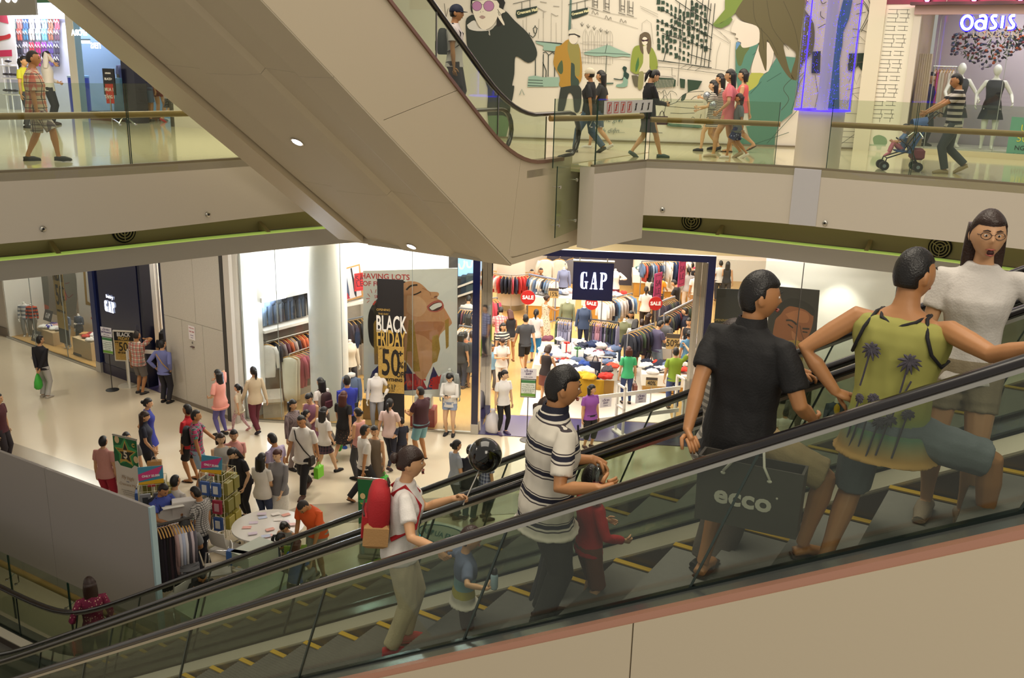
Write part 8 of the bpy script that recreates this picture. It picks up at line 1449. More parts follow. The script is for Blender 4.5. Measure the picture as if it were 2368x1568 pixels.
F('woman in navy tee with red hair tie seen from behind, beside the grey blouse',1085,1202,1.56,20,'front',('loose','1b1c28'),('pants','4a6068'),('bun','k'),shoes='6a5048',**fm)
F('person in blue plaid shirt half hidden behind the black balloon',1122,1200,1.62,60,'stand',('loose',PLB),('tight','20243a'),('short','k'),shoes='5a4a48')
F('stout woman in purple tee and black knee trousers by the entrance',1360,1035,1.56,150,'stand',('tee','8a4a9c'),('capri','1b191c'),('bob','k'),'a','4a2a28',w=1.2,hy=-50,**fm)
OR=F('man in orange logo tee leaning over the kiosk table',738,1336,1.74,205,dict(lean=24,hl=(-.10,.20,.46),hr=(.14,.16,.46),hp=-35),('tee','d8561c'),('shorts','8f9088'),('crop','g'),'b','4a4640',w=1.1)
ML=Matrix(((-1,0,0,0),(0,0,1,0),(0,1,0,0),(0,0,0,1)))
text('logo_words','Reebok',Matrix.Translation((.0,.245,1.185))@Matrix.Rotation(-R(24),4,'X')@ML,.10,cmat('d8d0c8'),OR['o'],.004,bold=.003)
b=MB(); M=Matrix.Translation((0,.215,1.12))@Matrix.Rotation(-R(24),4,'X')@ML
for pl in([(-.10,.02),(-.03,.01),(.10,.045),(.0,.0),(-.03,-.01)],[(-.03,-.05),(0,-.05),(.03,-.01),(.0,-.01)],[(.01,-.05),(.04,-.05),(.06,-.01),(.04,-.01)]): b.extr([M@Vector((x,y,0)) for x,y in pl],(0,.003,0))
obj('logo_mark',b,cmat('d8d0c8'),OR['o'])['kind']='stuff'
Hd('seated woman in grey sleeveless blouse looking down at the leaflets',662,1166,1.30,195,'sit',('tank','7d8078'),('pants','3a3a40'),('bob','k'),hp=-35,pel=-.2,z=.06,**fm)
Hd('woman in navy tee with teal strap leaning on the kiosk table, hair tied back',606,1190,1.36,70,dict(lean=28,pel=-.235,fl=(-.07,.24,0),fr=(.07,.25,0),hl=(-.1,.25,.46),hr=(.1,.24,.46),hp=5),('tee','232c48'),('pants','1c1e2c'),('pony','k'),'b',z=.06,**fm)
J=Hd('seated person in bright blue logo tee seen from behind, reddish hair',678,1213,1.34,25,'sit',('tee','1f56b0'),('pants','8a8c98'),('bob','r'),z=.04,**fm)
text('logo_words','LDD',Matrix.Translation((0,-.098,.74))@Matrix.Rotation(PI/2,4,'X'),.085,cmat('d8dce4'),J['o'],.004,bold=.004); text('logo_words','cùng bạn mỗi ngày',Matrix.Translation((0,-.10,.685))@Matrix.Rotation(PI/2,4,'X'),.028,cmat('c8ccd8'),J['o'],.003)
Hd('person with short hair and glasses in black and white checked shirt',459,1128,1.62,-70,'stand',('tee',CK),('pants','1f2230'),('short','k'),'b',sex='m',hp=-22)
J=Hd('person with black bob in grey printed tee facing the clothes rack',426,1204,1.60,-20,'browse',('tee','77777a'),('pants','5a5a5e'),('bob','k'),'b')
text('shirt_print','chill',Matrix.Translation((.03,-.10,1.12))@Matrix.Rotation(PI/2,4,'X')@Matrix.Rotation(.5,4,'Z'),.11,cmat('c8c4be'),J['o'],.004)
Hd('man in black tee seated at the counter looking down',458,1268,1.30,150,dict(pel=-.235,fl=(-.07,.24,0),fr=(.07,.25,0),hl=(-.1,.28,.5),hr=(.1,.28,.48),hp=-25,lean=12),('tee','161516'),('pants','20222c'),('short','k'),'b')
J=Hd('man in blue tee with dark straps reading papers by the hoarding',370,1117,1.66,120,dict(hl=(-.06,.22,.66),hr=(.10,.24,.64),hp=-25),('tee','3a4a9c'),('pants','2a2c40'),('short','k'),'b'); backpack(J,'dark backpack of the man in blue tee by the hoarding','20222e')
Hd('person in pale grey shirt with dark hair behind the blue shirted man',402,1103,1.60,25,'stand',('tee','c4bdb6'),('pants','4a4a50'),('short','k'))
J=Hd('woman in magenta floral blouse with straight dark hair at the escalator foot',206,1340,1.58,-35,dict(hl=(-.15,.10,.56),hr=(.13,.06,.5)),('long',FLM),('pants','3a5048'),('bob','b'),hl_=.12,fringe=0,**fm); carry_bag(J,'red bag hanging from the arm of the woman in floral blouse','b83a34','l','paper',(.30,.12,.36),top='b83a34')
Hd('person in maroon at the far left edge of the frame',-8,912,1.62,90,'stand',('tee','4a1a24'),('pants','2a2228'),('short','k'))
SP=[('woman in pink plaid shirt at the curved rail',1158,712,1.66,0,('tee',pmat('plaid_rose','plaid',['d8b8b4','c05a68'],12,.85)),('pants','4a3a40'),('short','k'),'m'),
('woman with auburn hair in black top and white shorts',1183,718,1.6,-20,('tank','1a181c'),('shorts','d8cfc8'),('long','r'),'f'),
('woman in black and white striped tee beside the curved rail',1163,748,1.6,150,('tee',STP),('pants','6a5a50'),('bob','k'),'f'),
('woman in white vest and pale jeans holding her hands up',1161,780,1.58,170,('tee','dcd4cc'),('tight','d8d0c8'),('long','b'),'f'),
('boy in pale blue tee by the mirrored reveal',1138,798,1.3,160,('tee','8ab4d0'),('pants','6a6a70'),('short','k'),'m'),
('tall man in charcoal tee and black shorts walking into the store',1216,728,1.74,-15,('tee','3d3f44'),('shorts','1c1b1d'),('short','k'),'m'),
('woman in white tee and bright blue shorts',1240,717,1.62,10,('tee','dcd2cf'),('capri','2a7ab0'),('pony','k'),'f'),
('woman in long printed dress with crossbody bag',1263,684,1.62,60,('dress',LNG),('none',),('bun','b'),'f'),
('girl in black vest and maroon skirt at the sale table',1263,800,1.56,30,('tank','22191a'),('skirt','6a3a30'),('bob','b'),'f'),
('woman in bright green tee and jeans with brown shoulder bag',1455,804,1.58,-5,('tee','3fae72'),('tight','2f3f6a'),('bob','r'),'f'),
('woman in white blouse and black skirt with floral rucksack',1468,740,1.64,20,('long','e0d8d2'),('skirt','1a181a'),('long','k'),'f'),
('boy in black tee and denim shorts with yellow rucksack',1485,740,1.5,10,('tee','1a1a1e'),('shorts','3f5a7a'),('short','b'),'m'),
('man in purple grey logo tee and denim shorts reading a garment',1523,742,1.72,60,('tee','4f4a66'),('shorts','8a9aac'),('short','k'),'m'),
('man in grey tee behind the purple logo tee',1544,733,1.7,60,('tee','5a5a5c'),('pants','4a4a4e'),('short','k'),'m'),
('man in dark polo with blue sleeves reaching across the rail',1588,713,1.72,-70,('polo',"1c1e30"),('pants','2a2c36'),('short','k'),'m'),
('woman in black vest with bun at the right rails',1594,737,1.6,-150,('tank','1f1c1e'),('pants','2a2a30'),('bun','k'),'f'),
('person in steel blue tee seen from behind at the right table',1594,766,1.58,0,('tee','4f7a98'),('pants','2c2c40'),('bun','k'),'f'),
('man in lime green tee raising his arm at the right crate',1564,806,1.68,0,('tee','7f9a2a'),('pants','3a4a78'),('short','k'),'m'),
('woman with long brown hair between the racks',1500,726,1.6,60,('tee','3a343a'),('pants','3a3a44'),('long','b'),'f'),
('smiling woman looking out beside the olive mannequin',1460,720,1.6,190,('tee','8a8a86'),('pants','3a3a40'),('long','k'),'f'),
('woman in white tee with rucksack seen from behind near the far column',1495,664,1.6,10,('tee','dcd4ce'),('pants','2a2426'),('pony','k'),'f'),
('woman in black with long hair by the magenta sign',1510,656,1.6,0,('tee','1c1a1e'),('pants','2a282c'),('long','k'),'f'),
('boy in orange tee at the far oak table',1526,634,1.5,40,('tee','d8902a'),('pants','3a3a40'),('short','k'),'m'),
('man in black tee with red strap at the far table',1570,648,1.68,-60,('tee','1c1a1c'),('pants','2a2a30'),('short','k'),'m'),
('woman in silver blouse and white trousers at the far right',1594,620,1.66,0,('long','a8a4a4'),('pants','dcd2c6'),('pony','k'),'f'),
('person in white tee at the right edge of the entrance',1612,628,1.64,-10,('tee','dcd6d0'),('pants','a8845a'),('short','k'),'m'),
('woman in black tank with white strap at the back right',1601,608,1.64,0,('tank','201e22'),('pants','3a3a40'),('short','k'),'f'),
('dark haired head behind the far left shirt rail, left one',1230,624,1.6,180,('tee','5a5a60'),('pants','3a3a40'),('short','k'),'f'),
('dark haired head behind the far left shirt rail, middle one',1251,621,1.62,180,('tee','2a2a30'),('pants','3a3a40'),('short','k'),'f'),
('man in white tee with crossbody strap behind the poster',1083,686,1.7,0,('tee','d8d2cc'),('pants','3a3a44'),('short','k'),'m'),
('woman with black hair in dark vest behind the poster',1084,728,1.6,30,('tank','1c1a1e'),('pants','2a2a30'),('long','k'),'f'),
('woman in grey dress near the navy post',1092,768,1.6,-20,('dress','4a4a4c'),('none',),('bun','b'),'f'),
('person in dark tee and jeans left of the grey dress woman',1066,770,1.6,20,('tee','2c2c30'),('pants','2a3048'),('bob','k'),'f'),
('man in orange tee behind the dark haired pair',1075,768,1.55,10,('tee','c87a52'),('pants','3a3a40'),('short','k'),'m'),
('shopper in white beyond the right window',1668,604,1.6,0,('tee','d8d4d0'),('pants','3a3a40'),('short','k'),'m'),
('shopper with long dark hair beyond the right window',1684,606,1.6,20,('tank','1c1a1e'),('pants','3a3a40'),('long','k'),'f'),
('boy in white tee before the right window mannequins',1818,948,1.35,10,('tee','dcd8d2'),('pants','4a5a78'),('short','k'),'m'),
('dark haired child in white beyond the handrails',1873,955,1.2,40,('tee','c8c4c0'),('pants','3a3a40'),('short','k'),'m')]
SPP={0:'browse',1:'browse',3:'phone',5:'walk2',7:'reach',8:'browse',12:'phone',14:'reach',17:dict(hr=(.16,.10,1.0),hl=(-.15,.03,.44)),22:'browse',23:'browse',10:'browse',29:'browse'}
for i,(l,x,y,h,az,tp,bt,hr,sx) in enumerate(SP):
    J=Hd(l,x,y,h,az,SPP.get(i,'stand'),tp,bt,hr,'ab'[i%3==1],('2a2624','sandal','5a4a40')[i%3],sex=sx,skirt=.30 if i!=10 else .34,hem=.08 if i==7 else (.30 if 'dress' in tp[0] else {'polo':.465}.get(tp[0],.475 if tp[0]!='tank' else .49)),cut=.85 if i not in(1,11) else .4)
    if i==10: backpack(J,'black floral rucksack on the woman in white blouse','22201e','3a2a2a',(.26,.13,.34))
    if i==11: backpack(J,'yellow and black rucksack on the boy in denim shorts','6a6a14','2a2a1c',(.24,.12,.32))
    if i==9: carry_bag(J,'brown shoulder bag of the woman in green tee','7a4638','r','paper',(.22,.1,.2),top='3a2420')
u=dict(z=FL)
F('man in red plaid shirt and dark checked shorts strolling right on the left gallery',98,373,1.68,72,dict(fl=(-.055,-.12,0),fr=(.055,.16,.01),hl=(-.14,.0,.45),hr=(.15,.02,.45),drop=.012),('loose',pmat('plaid_shirt2','plaid',['c2b298','a8463c','4a4040'],8,.85)),('shorts',PL2),('crop','g'),'b','2a2a28',w=1.12,sleeve=.85,cut=.95,**u)
F('man in white shirt and black trousers with his hand at his chin, upper left',122,289,1.70,70,'face',('long','d8d2cc'),('pants','1a1820'),('short','k'),'a','3a2a22',**u)
F('woman in yellow top behind the plaid man, upper left',70,296,1.58,100,'stand',('tee','c8c83a'),('pants','3a3a40'),('pony','k'),**u,**fm)
F('person in lilac tee and black trousers seen from behind at the upper shop',300,279,1.72,8,'stand',('tee','c79ac0'),('pants','1e1c1e'),('short','k'),'b','c8c0b8',**u)
F('person in navy tee and denim shorts, partly behind the escalator, upper left',342,281,1.68,0,'stand',('tee','1c2250'),('shorts','4a6488'),('short','k'),'b','3a3a3c',**u)
F('woman in red shorts with bare legs, mostly behind the overhead escalator',372,280,1.62,10,'stand',('tee','8a2a34'),('shorts','7a1a24'),('long','k'),shoes='8a8a90',cut=.4,**u,**fm)
F('child in dotted skirt by the dark post, mostly behind the overhead escalator',394,282,1.3,60,'walk',('tee','c8c0c0'),('skirt',pmat('dotted_skirt','dots',['1c1c22','c8c8cc'],40,.85)),('short','k'),'d','c83a4a',**u,**fm)
J=F('woman in white cap and black tee with rolled jeans walking left past the mural',1358,354,1.64,-68,'walk',('loose','1a1c1e'),('pants','3f5670'),('cap','k','cfc4ac'),'b','3a3a38',**u,**fm)
J['cap']=1; F('person in white trainers just behind the white capped woman',1384,345,1.6,-70,'walk2',('tee','2a2c2c'),('shorts','4a5a70'),('long','k'),shoes='d8d4cc',**u,**fm)
J=F('woman in black suit jacket and grey skirt walking right looking at her phone',1493,364,1.66,75,dict(fl=(-.04,-.15,.025),fr=(.04,.17,0),hl=(-.03,.18,.60),hr=(.05,.19,.60),hp=-28,drop=.014),('jacket','151519'),('skirt','46454a'),('pony','k'),'a','4a5a5c',skirt=.30,flare=.01,**u,**fm); carry_bag(J,'dark red handbag on the arm of the woman in black suit','4a1c24','l','paper',(.22,.08,.16),top='4a1c24')
p_=J['M']@(J['T']((.02,.215,.615))*1.66); b=MB(); b.bbox((0,0,0),(.06,.02,.12),.004,Matrix.Rotation(-.9,3,'X')); o=obj('phone_body',b,cmat('1c1c20',.3)); T=thing('phone','black phone in the hand of the woman in suit','phone',tuple(p_),J['o'].rotation_euler.z); o.parent=T
G1=F('girl in striped dress with long dark hair holding silver balloons',1640,350,1.45,-75,dict(fl=(-.05,.13,0),fr=(.05,-.12,.03),hl=(-.06,.20,.62),hr=(.08,.20,.58),drop=.01),('shortdress',STF),('none',),('long','k'),'d','3a3a40',hs=1.08,hl_=.2,**u,**fm)
F('girl with dark hair and bow just behind the striped dress girl',1655,346,1.58,-70,dict(hl=(-.06,.24,.68),hr=(.12,.1,.5)),('dress',STF),('none',),('long','k'),'a','3a3a40',hem=.34,**u,**fm)
F('woman in coral pink dress walking left past the mural',1676,364,1.68,-72,dict(fl=(-.05,.14,0),fr=(.05,-.16,.03),hl=(-.13,.1,.52),hr=(.14,-.06,.5),drop=.012),('shortdress','d8747a'),('none',),('long','k'),'a','b8a890',hem=.40,**u,**fm)
F('woman with bob in coral top and white shorts at the end of the group',1706,352,1.70,-70,dict(fl=(-.05,.10,0),fr=(.05,-.17,.06),hl=(-.13,.08,.48),hr=(.15,-.08,.47),drop=.014),('tank','d0585c'),('skirt','d0ccc4'),('bob','k'),'a','thong',skirt=.34,**u,**fm)
F('boy in grey tee and blue floral shorts in front of the coral women',1700,366,1.22,-80,'walk',('loose','5f6468'),('shorts',BLF),('bob','b'),'b','d8d0c4',hs=1.15,**u)
for k,(x,y) in enumerate(((1635,222),(1648,243))):
    d=ray(x,y); t=(G1['o'].location.xy.length-.15*k+.0)/math.hypot(d.x,d.y); P=C0+d*t; T=thing('balloon','silver balloon held by the girl in striped dress, '+('upper one','lower one')[k],'balloon',tuple(P)); b=MB(); b.ell((0,0,0),(.083,.083,.092),16,12); obj('balloon_skin',b,mat('silver_balloon','9aa0a6',.18,.5),T,True); b=MB(); b.lathe([(.004,-.10),(.014,-.105),(.004,-.09)],seg=8); obj('knot',b,mat('silver_balloon','9aa0a6',.18,.5),T)
    b=MB(); b.tube([(0,0,-.1),(.05,.0,-.3)],.004,5); obj('stick',b,cmat('d8d4cc'),T)
SM=F('man in black and white striped polo pushing the stroller',2188,401,1.70,-75,dict(fl=(-.05,.04,0),fr=(.05,-.16,.05),hl=(-.09,.27,.60),hr=(.09,.27,.60),hp=-12,drop=.012),('tee',pmat('stripe_polo2','stripe',['1c1c1e','b8b2a6'],10,.85)),('pants','3c4244'),('short','k'),'b','9a8a68',w=1.05,**u)
person('shop assistant in dark blouse inside the fashion shop, behind the stroller',op(1.02,.45,.14),150,1.58,'stand',('tee','2a2440'),('pants','20202a'),('bun','k'),**fm)
P=Z(2080,394,FL); T=thing('stroller','blue folding pushchair with black wheels on the right gallery','stroller',(P.x,P.y,FL),R(78)); BLK=cmat('1c1c20',.4); BLU=cmat('3f5f94',.7)
for x in(-.2,.2):
    for y,fr in((.30,1),(-.26,0)):
        for q in(-.035,.035):
            b=MB(); b.tube([(x+q-.012,y,.085),(x+q+.012,y,.085)],.08,16); w_=obj('wheel',b,BLK,T,True,40); b=MB(); b.tube([(x+q-.014,y,.085),(x+q+.014,y,.085)],.032,10); obj('hub',b,cmat('7a8a98',.4),w_)
    b=MB(); b.tube([(x,.30,.10),(x,.27,.22),(x*.9,-.05,.34),(x*.85,-.38,.92),(x*.85,-.50,1.03),(x*.85,-.56,1.0)],.013,8); obj('frame_tube',b,BLK,T,True); b=MB(); b.tube([(x,-.26,.10),(x*.9,-.1,.42),(x*.9,.10,.56)],.013,8); obj('frame_tube',b,BLK,T,True)
for y,z in((.26,.22),(-.2,.2)): b=MB(); b.tube([(-.2,y,z),(.2,y,z)],.01,6); obj('cross_bar',b,BLK,T)
b=MB(); b.loft([[(-.17,.14,.36),(.17,.14,.36),(.17,.12,.33),(-.17,.12,.33)],[(-.17,-.10,.34),(.17,-.10,.34),(.17,-.12,.31),(-.17,-.12,.31)],[(-.17,-.32,.80),(.17,-.32,.80),(.17,-.35,.79),(-.17,-.35,.79)]]); obj('fabric_seat',b,BLU,T); b=MB(); b.loft([[Vector((.19*math.cos(t),-.34+.30*f*.8+.0,.80+.14*math.sin(t)*(1-.3*f)+.10*f*0)) for t in[PI*k/8 for k in range(9)]] for f in(0,.5,1)],False,False); obj('canopy',b,BLU,T,True); b=MB(); b.bbox((0,-.25,.30),(.3,.22,.2),.04); obj('basket',b,cmat('7a3a48',.7),T)
PB=T.matrix_basis; bp=P+Vector((math.cos(R(78))*0-math.sin(R(78))*.02,math.cos(R(78))*.02,.18)); person('baby in blue and pink leaning forward in the pushchair',bp,-78,.78,dict(pel=-.245,fl=(-.08,.26,.14),fr=(.08,.26,.12),hl=(-.1,.2,.42),hr=(.1,.2,.42),lean=-6),('tee','5f7aa0'),('pants','c8788a'),('crop','k'),'a','c8788a',hs=1.5)
q=onplane(1052,14,e2(0,E2N0-.75,0),N2); u_=q.dot(U2); J=person('man in navy cap and white shirt riding the overhead escalator',e2(u_,E2N0-.75,q.z-1.70*.985),95,1.70,'stand',('tee','cfc6c4'),('pants','2a2a34'),('cap','k','1a2138'),'b'); backpack(J,'black backpack of the capped man on the overhead escalator','1c1c22')
# people on the near escalator
def ep(label,u,n,h,az,*a,tread=None,**k):
    t=u if tread is None else tread; k0=round((t+1.9)/.4); z=zh(-1.9+.4*k0)-.89
    return person(label,e1(u,n,z),az,h,*a,near=True,**k)
def Lc(u,n,h,az,tread,px,py,npl):
    k0=round(((u if tread is None else tread)+1.9)/.4); P=e1(u,n,zh(-1.9+.4*k0)-.89); q=onplane(px,py,e1(0,npl,0),N1)-P; return (Matrix.Rotation(R(az),3,'Z')@q)/h
def arm(u,n,h,az,tread,s,hand,elbow=None):
    a=Lc(u,n,h,az,tread,*hand); d={'h'+s:tuple(a)}
    if elbow: e=Lc(u,n,h,az,tread,*elbow); sh=Vector((-.11 if s=='l' else .11,0,.797)); d['e'+s]=tuple(e-(sh+a)/2)
    return d
J=ep('woman in white tee with red backpack holding a balloon and a child by the hand',3.72,4.76,1.55,82,dict(fl=(-.05,.03,0),fr=(.055,-.04,0),**arm(3.72,4.76,1.55,82,None,'l',(1050,1152,5.1)),**arm(3.72,4.76,1.55,82,None,'r',(1012,1268,4.5),(935,1255,4.5)),dl=(.1,.95,.15),tl=(0,.3,1),nl=(.7,.2,-.5),cl=1.1,dr=(.3,.6,-.7),tr=(-.3,.8,.2),cr=.9,el=(-.3,-.5,-.8),lean=5,hp=4,hy=4),('tee','dcd7d2'),('pants','cdbf9f'),('bun','b'),'a','b02a34',sex='f',mouth=.010,fringe=1,w=1.06)
BPK=backpack(J,'red backpack with tan lower half worn by the woman with the balloon','a3161e','a3161e',(.29,.16,.42))
b=MB(); h=J['h']; c=J['T']((0,-.062,.69))*h; ln=(J['T']((0,0,.8))-J['T']((0,0,.62))).normalized(); Rm=Matrix.Rotation(math.atan2(-ln.y,ln.z),3,'X'); q=c+Rm@Vector((0,-.085,-.125)); b.bbox(q,(.297,.17,.19),.03,Rm); obj('tan_panel',b,cmat('b58a58'),BPK,True,40)
b=MB(); q=c+Rm@Vector((0,-.175,.02)); b.tube([q+Rm@Vector((-.12,0,.0)),q+Rm@Vector((0,-.012,0)),q+Rm@Vector((.12,0,0))],.007,6); obj('zip',b,cmat('3a2420'),BPK); b=MB(); q=c+Rm@Vector((0,-.02,.20)); b.tube([q+Vector((-.03,0,0)),q+Vector((-.02,-.01,.04)),q+Vector((.02,-.01,.04)),q+Vector((.03,0,0))],.008,6); obj('loop',b,cmat('3a2420'),BPK,True)
b=MB(); t=J['T']
for pl in ([(-.05,.0),(-.01,.05),(.03,.02),(.05,-.02)],[(.0,.05),(.02,-.03),(.0,-.09),(-.02,-.15)],[(.04,.0),(.03,-.08)]): b.tube([(t((x*.9,.0765-.2*x*x,.70+y*.6)))*h for x,y in pl],.0035,5)
obj('shirt_print',b,cmat('4a4a4c'),J['o'])['kind']='stuff'
hw=J['w']('wrl')+(J['M'].to_3x3()@(J['hdl']*.06*h)); top=onplane(1108,1088,hw,(.2,-1,0)); dirs=(top-hw).normalized()
bc=onplane(1122,1053,hw,(.2,-1,0)); T=thing('balloon','black glossy balloon with white brand lettering on a white stick','balloon',tuple(bc)); br=.118; b=MB(); b.ell((0,0,0),(br,br,br*1.06),32,20); obj('balloon_skin',b,mat('black_balloon','0c0b0b',.12,coat=.6),T,True)
b=MB(); q=top-bc; b.tube([q*.92,q*1.04,q*1.10],[.02,.014,.008],10); obj('collar',b,cmat('5a1a1c',.5),T,True); b=MB(); b.tube([q*1.05,hw-dirs*.07-bc],.0045,8); obj('stick',b,cmat('e0ddd6',.5),T)
for tx_,zz,sz in(('CANIFA',.072,.052),('fashion for all',.042,.026)):
    o=text('balloon_words',tx_,Matrix.Identity(4),sz,cmat('d8d4d0',.5),T,.0008,bold=.001)
    for v in o.data.vertices:
        x,y=v.co.x,v.co.y+zz; d=C0-bc; d.normalize(); rt=Vector((0,0,1)).cross(d).normalized(); up=d.cross(rt); a_,e_=x/br,y/br; v.co=(d*math.cos(a_)*math.cos(e_)+rt*math.sin(a_)*math.cos(e_)+up*math.sin(e_)*1.05)*(br*1.006+v.co.z)
ch=J; hwr=J['w']('wrr')
JC=ep('toddler in blue and yellow banded shirt holding hands with the woman',3.12,4.66,.90,78,dict(fl=(-.06,.02,0),fr=(.06,-.05,0),**arm(3.12,4.66,.90,78,3.3,'l',(1028,1290,4.55)),**arm(3.12,4.66,.90,78,3.3,'r',(1128,1362,4.5)),dl=(-.3,-.3,.9),cl=1.0,dr=(.1,.75,.6),cr=1.2,tr=(0,.2,1),nr=(-.9,.2,0),hp=-8,lean=2),('loose',pmat('toddler_bands','grad',['cfc8bc','a8a048','6f9aa4','5f6a86'],1.0,.85)),('shorts','4a3a34'),('crop','b'),'a',None,hs=1.42,tread=3.3,w=1.08,cut=1.0)
rp=[n for n in MATS['toddler_bands'].node_tree.nodes if n.type=='VALTORGB'][0].color_ramp; rp.interpolation='CONSTANT'
for e,(p_,c_) in zip(rp.elements,((0,'cfc8bc'),(.455,'b3a94c'),(.51,'79a2a8'),(.59,'5f6a86'))): e.position=p_; e.color=lin(c_)
p_=JC['w']('wrr')+(JC['M'].to_3x3()@(JC['hdr']*.05)); T=thing('sippy_bottle','small clear bottle with dark cap in the toddler hand','bottle',tuple(p_)); b=MB(); b.lathe([(.02,-.03),(.024,-.02),(.024,.06),(.018,.075)],seg=14); obj('bottle_body',b,mat('clear_plastic','9fb8c8',.15),T,True); b=MB(); b.lathe([(.02,.075),(.02,.10),(.008,.115)],seg=12); obj('cap',b,cmat('1c1a24',.4),T,True)
POL=pmat('polo_white_navy','polo',['cfc8ba','17172a','3a3236'],6.4,.85)
J=ep('man in white polo shirt with navy stripes leaning on the near handrail',2.47,4.56,1.70,72,dict(fl=(-.06,.03,0),fr=(.06,-.03,0),**arm(2.47,4.56,1.70,72,None,'l',(1372,1062,4.72)),**arm(2.47,4.56,1.70,72,None,'r',(1385,1128,4.28),(1262,1165,4.26)),dl=(.35,.8,-.45),nl=(.3,-.2,-.9),cl=1.0,tl=(.6,.2,-.1),dr=(-.1,.98,.1),cr=.5,nr=(-.9,0,-.3),hp=-4,hy=12,lean=3),('polo',POL,'15172a'),('pants','2c2a28'),('short','k'),'b','2a2624',w=1.16,hem=.43,sleeve=.78)
b=MB(); q=[J['T'](v)*1.7 for v in((.03,.075,.80),(.03,.083,.74),(.03,.085,.69))]; b.tube(q,.006,6); obj('button_placket',b,cmat('1c1c2c'),J['o'])
for k,zz in enumerate((.79,.76,.73)): b=MB(); b.ell(J['T']((.032,.083,zz))*1.7,(.006,.004,.006),8,5); obj('button',b,cmat('e0dcd4',.4),J['o'])
p_=J['w']('wrl')+Vector((.03,-.01,-.13)); T=thing('water_bottle','clear plastic water bottle held by the man in striped polo','bottle',tuple(p_)); b=MB(); b.lathe([(.028,-.16),(.033,-.15),(.031,-.10),(.033,-.05),(.031,0),(.033,.04),(.028,.075),(.013,.105)],seg=18); obj('bottle_body',b,glass('bottle_plastic','dfe8ea',.16),T,True); b=MB(); b.lathe([(.015,.10),(.015,.125)],seg=14); obj('cap',b,cmat('d8dcdc',.4),T,True,40); b=MB(); b.lathe([(.0315,-.1),(.0315,-.02)],seg=18,cap=False); obj('label_band',b,cmat('a8404a',.5),T,True)
J=ep('small boy in red top with black hair hugged by the man in striped polo',2.30,4.80,1.02,70,dict(fl=(-.05,.02,0),fr=(.05,-.02,0),hl=(-.12,.16,.60),hr=(.13,.17,.58)),('long','b01a1c'),('shorts','6a3a22'),('short','k'),'a','8a2a24',hs=1.3,tread=2.5,cut=1.05,w=1.05)
J=ep('woman mostly hidden behind the man in striped polo, hand on the far handrail',2.72,4.98,1.58,75,dict(hl=(-.17,.22,.63),dl=(-.1,.9,-.35),nl=(0,-.3,-1),cl=.6,hr=(.13,.03,.45)),('long',pmat('sleeve_blocks','grad',['7a7a80','7a7a80','a8b02a'],1.0,.85)),('pants','3a3a40'),('bob','b'),'a',sex='f',tread=2.9)
rp=[n for n in MATS['sleeve_blocks'].node_tree.nodes if n.type=='VALTORGB'][0].color_ramp; rp.interpolation='CONSTANT'
for e,(q_,c_) in zip(rp.elements,((0,'7a7a80'),(.6,'7a7a80'),(.9,'b0b83a'))): e.position=q_; e.color=lin(c_)
J=ep('man in black polo and khaki shorts, one foot on the next step, seen from behind',1.36,4.55,1.69,48,dict(fl=(-.07,-.02,0),fr=(.20,.10,.137),hl=(-.06,-.185,.515),el=(-1,-.35,.25),dl=(.8,-.5,-.3),nl=(.2,.2,-.9),cl=.7,tl=(.5,-.8,.1),hr=(.16,.14,.56),hy=42,hp=-2,lean=2,ftr=(.65,.75,0),kr=(.9,.6,.1),ftl=(-.25,.95,0)),('polo','121113','121113'),('shorts','a8946a'),('short','k'),'b','sandal',w=1.08,hem=.44,sleeve=.72,cut=.95,tread=1.3)
wl=J['w']('wrl'); BG=onplane(1742,1056,e1(1.2,4.34,0),N1); T=thing('paper_bag','large dark grey paper carrier bag with pale logo and white strings','bag',(BG.x,BG.y,BG.z),math.atan2(-U1.y,-U1.x)+.10)
w_,d_,hh=.50,.12,.36; b=MB(); b.loft([[(-w_/2,-d_/2,-hh),(w_/2,-d_/2,-hh),(w_/2,d_/2,-hh),(-w_/2,d_/2,-hh)],[(-w_/2-.005,-d_/2-.004,-.02),(w_/2+.005,-d_/2-.004,-.02),(w_/2+.005,d_/2+.004,-.02),(-w_/2-.005,d_/2+.004,-.02)],[(-w_/2+.008,-d_/2+.004,-.02),(w_/2-.008,-d_/2+.004,-.02),(w_/2-.008,d_/2-.004,-.02),(-w_/2+.008,d_/2-.004,-.02)],[(-w_/2+.008,-d_/2+.004,-hh+.02),(w_/2-.008,-d_/2+.004,-hh+.02),(w_/2-.008,d_/2-.004,-hh+.02),(-w_/2+.008,d_/2-.004,-hh+.02)]]); obj('bag_body',b,mat('bag_grey','4a4640',.55,var=.08,vscale=30),T)
text('logo_words','ecco',Matrix.Translation((-.02,-d_/2-.006,-.205))@Matrix.Rotation(PI/2,4,'X'),0.13,cmat('cfcabf',.5),T,.002,bold=.004,sx=1.12,spacing=1.02); b=MB(); b.ell((.142,-d_/2-.005,-.165),(.006,.002,.006),8,5); obj('logo_dot',b,cmat('cfcabf',.5),T)
hp_=T.matrix_basis; hand=Vector((.03,.03,.06))
for s,xa in((-1,-.14),(1,.11)):
    for yy in(-d_/2,): b=MB(); b.tube([(xa*.9+s*.0,yy-.008,-.075),(xa*.62,yy-.004,-.02),hand+Vector((s*.02,-.04,-.02)),hand],.007,8); obj('string',b,cmat('dcd8cc',.6),T,True)
    b=MB(); b.ell((xa*.9,-d_/2-.006,-.085),(.013,.006,.009),8,6); obj('string_knot',b,cmat('dcd8cc',.6),T,True)
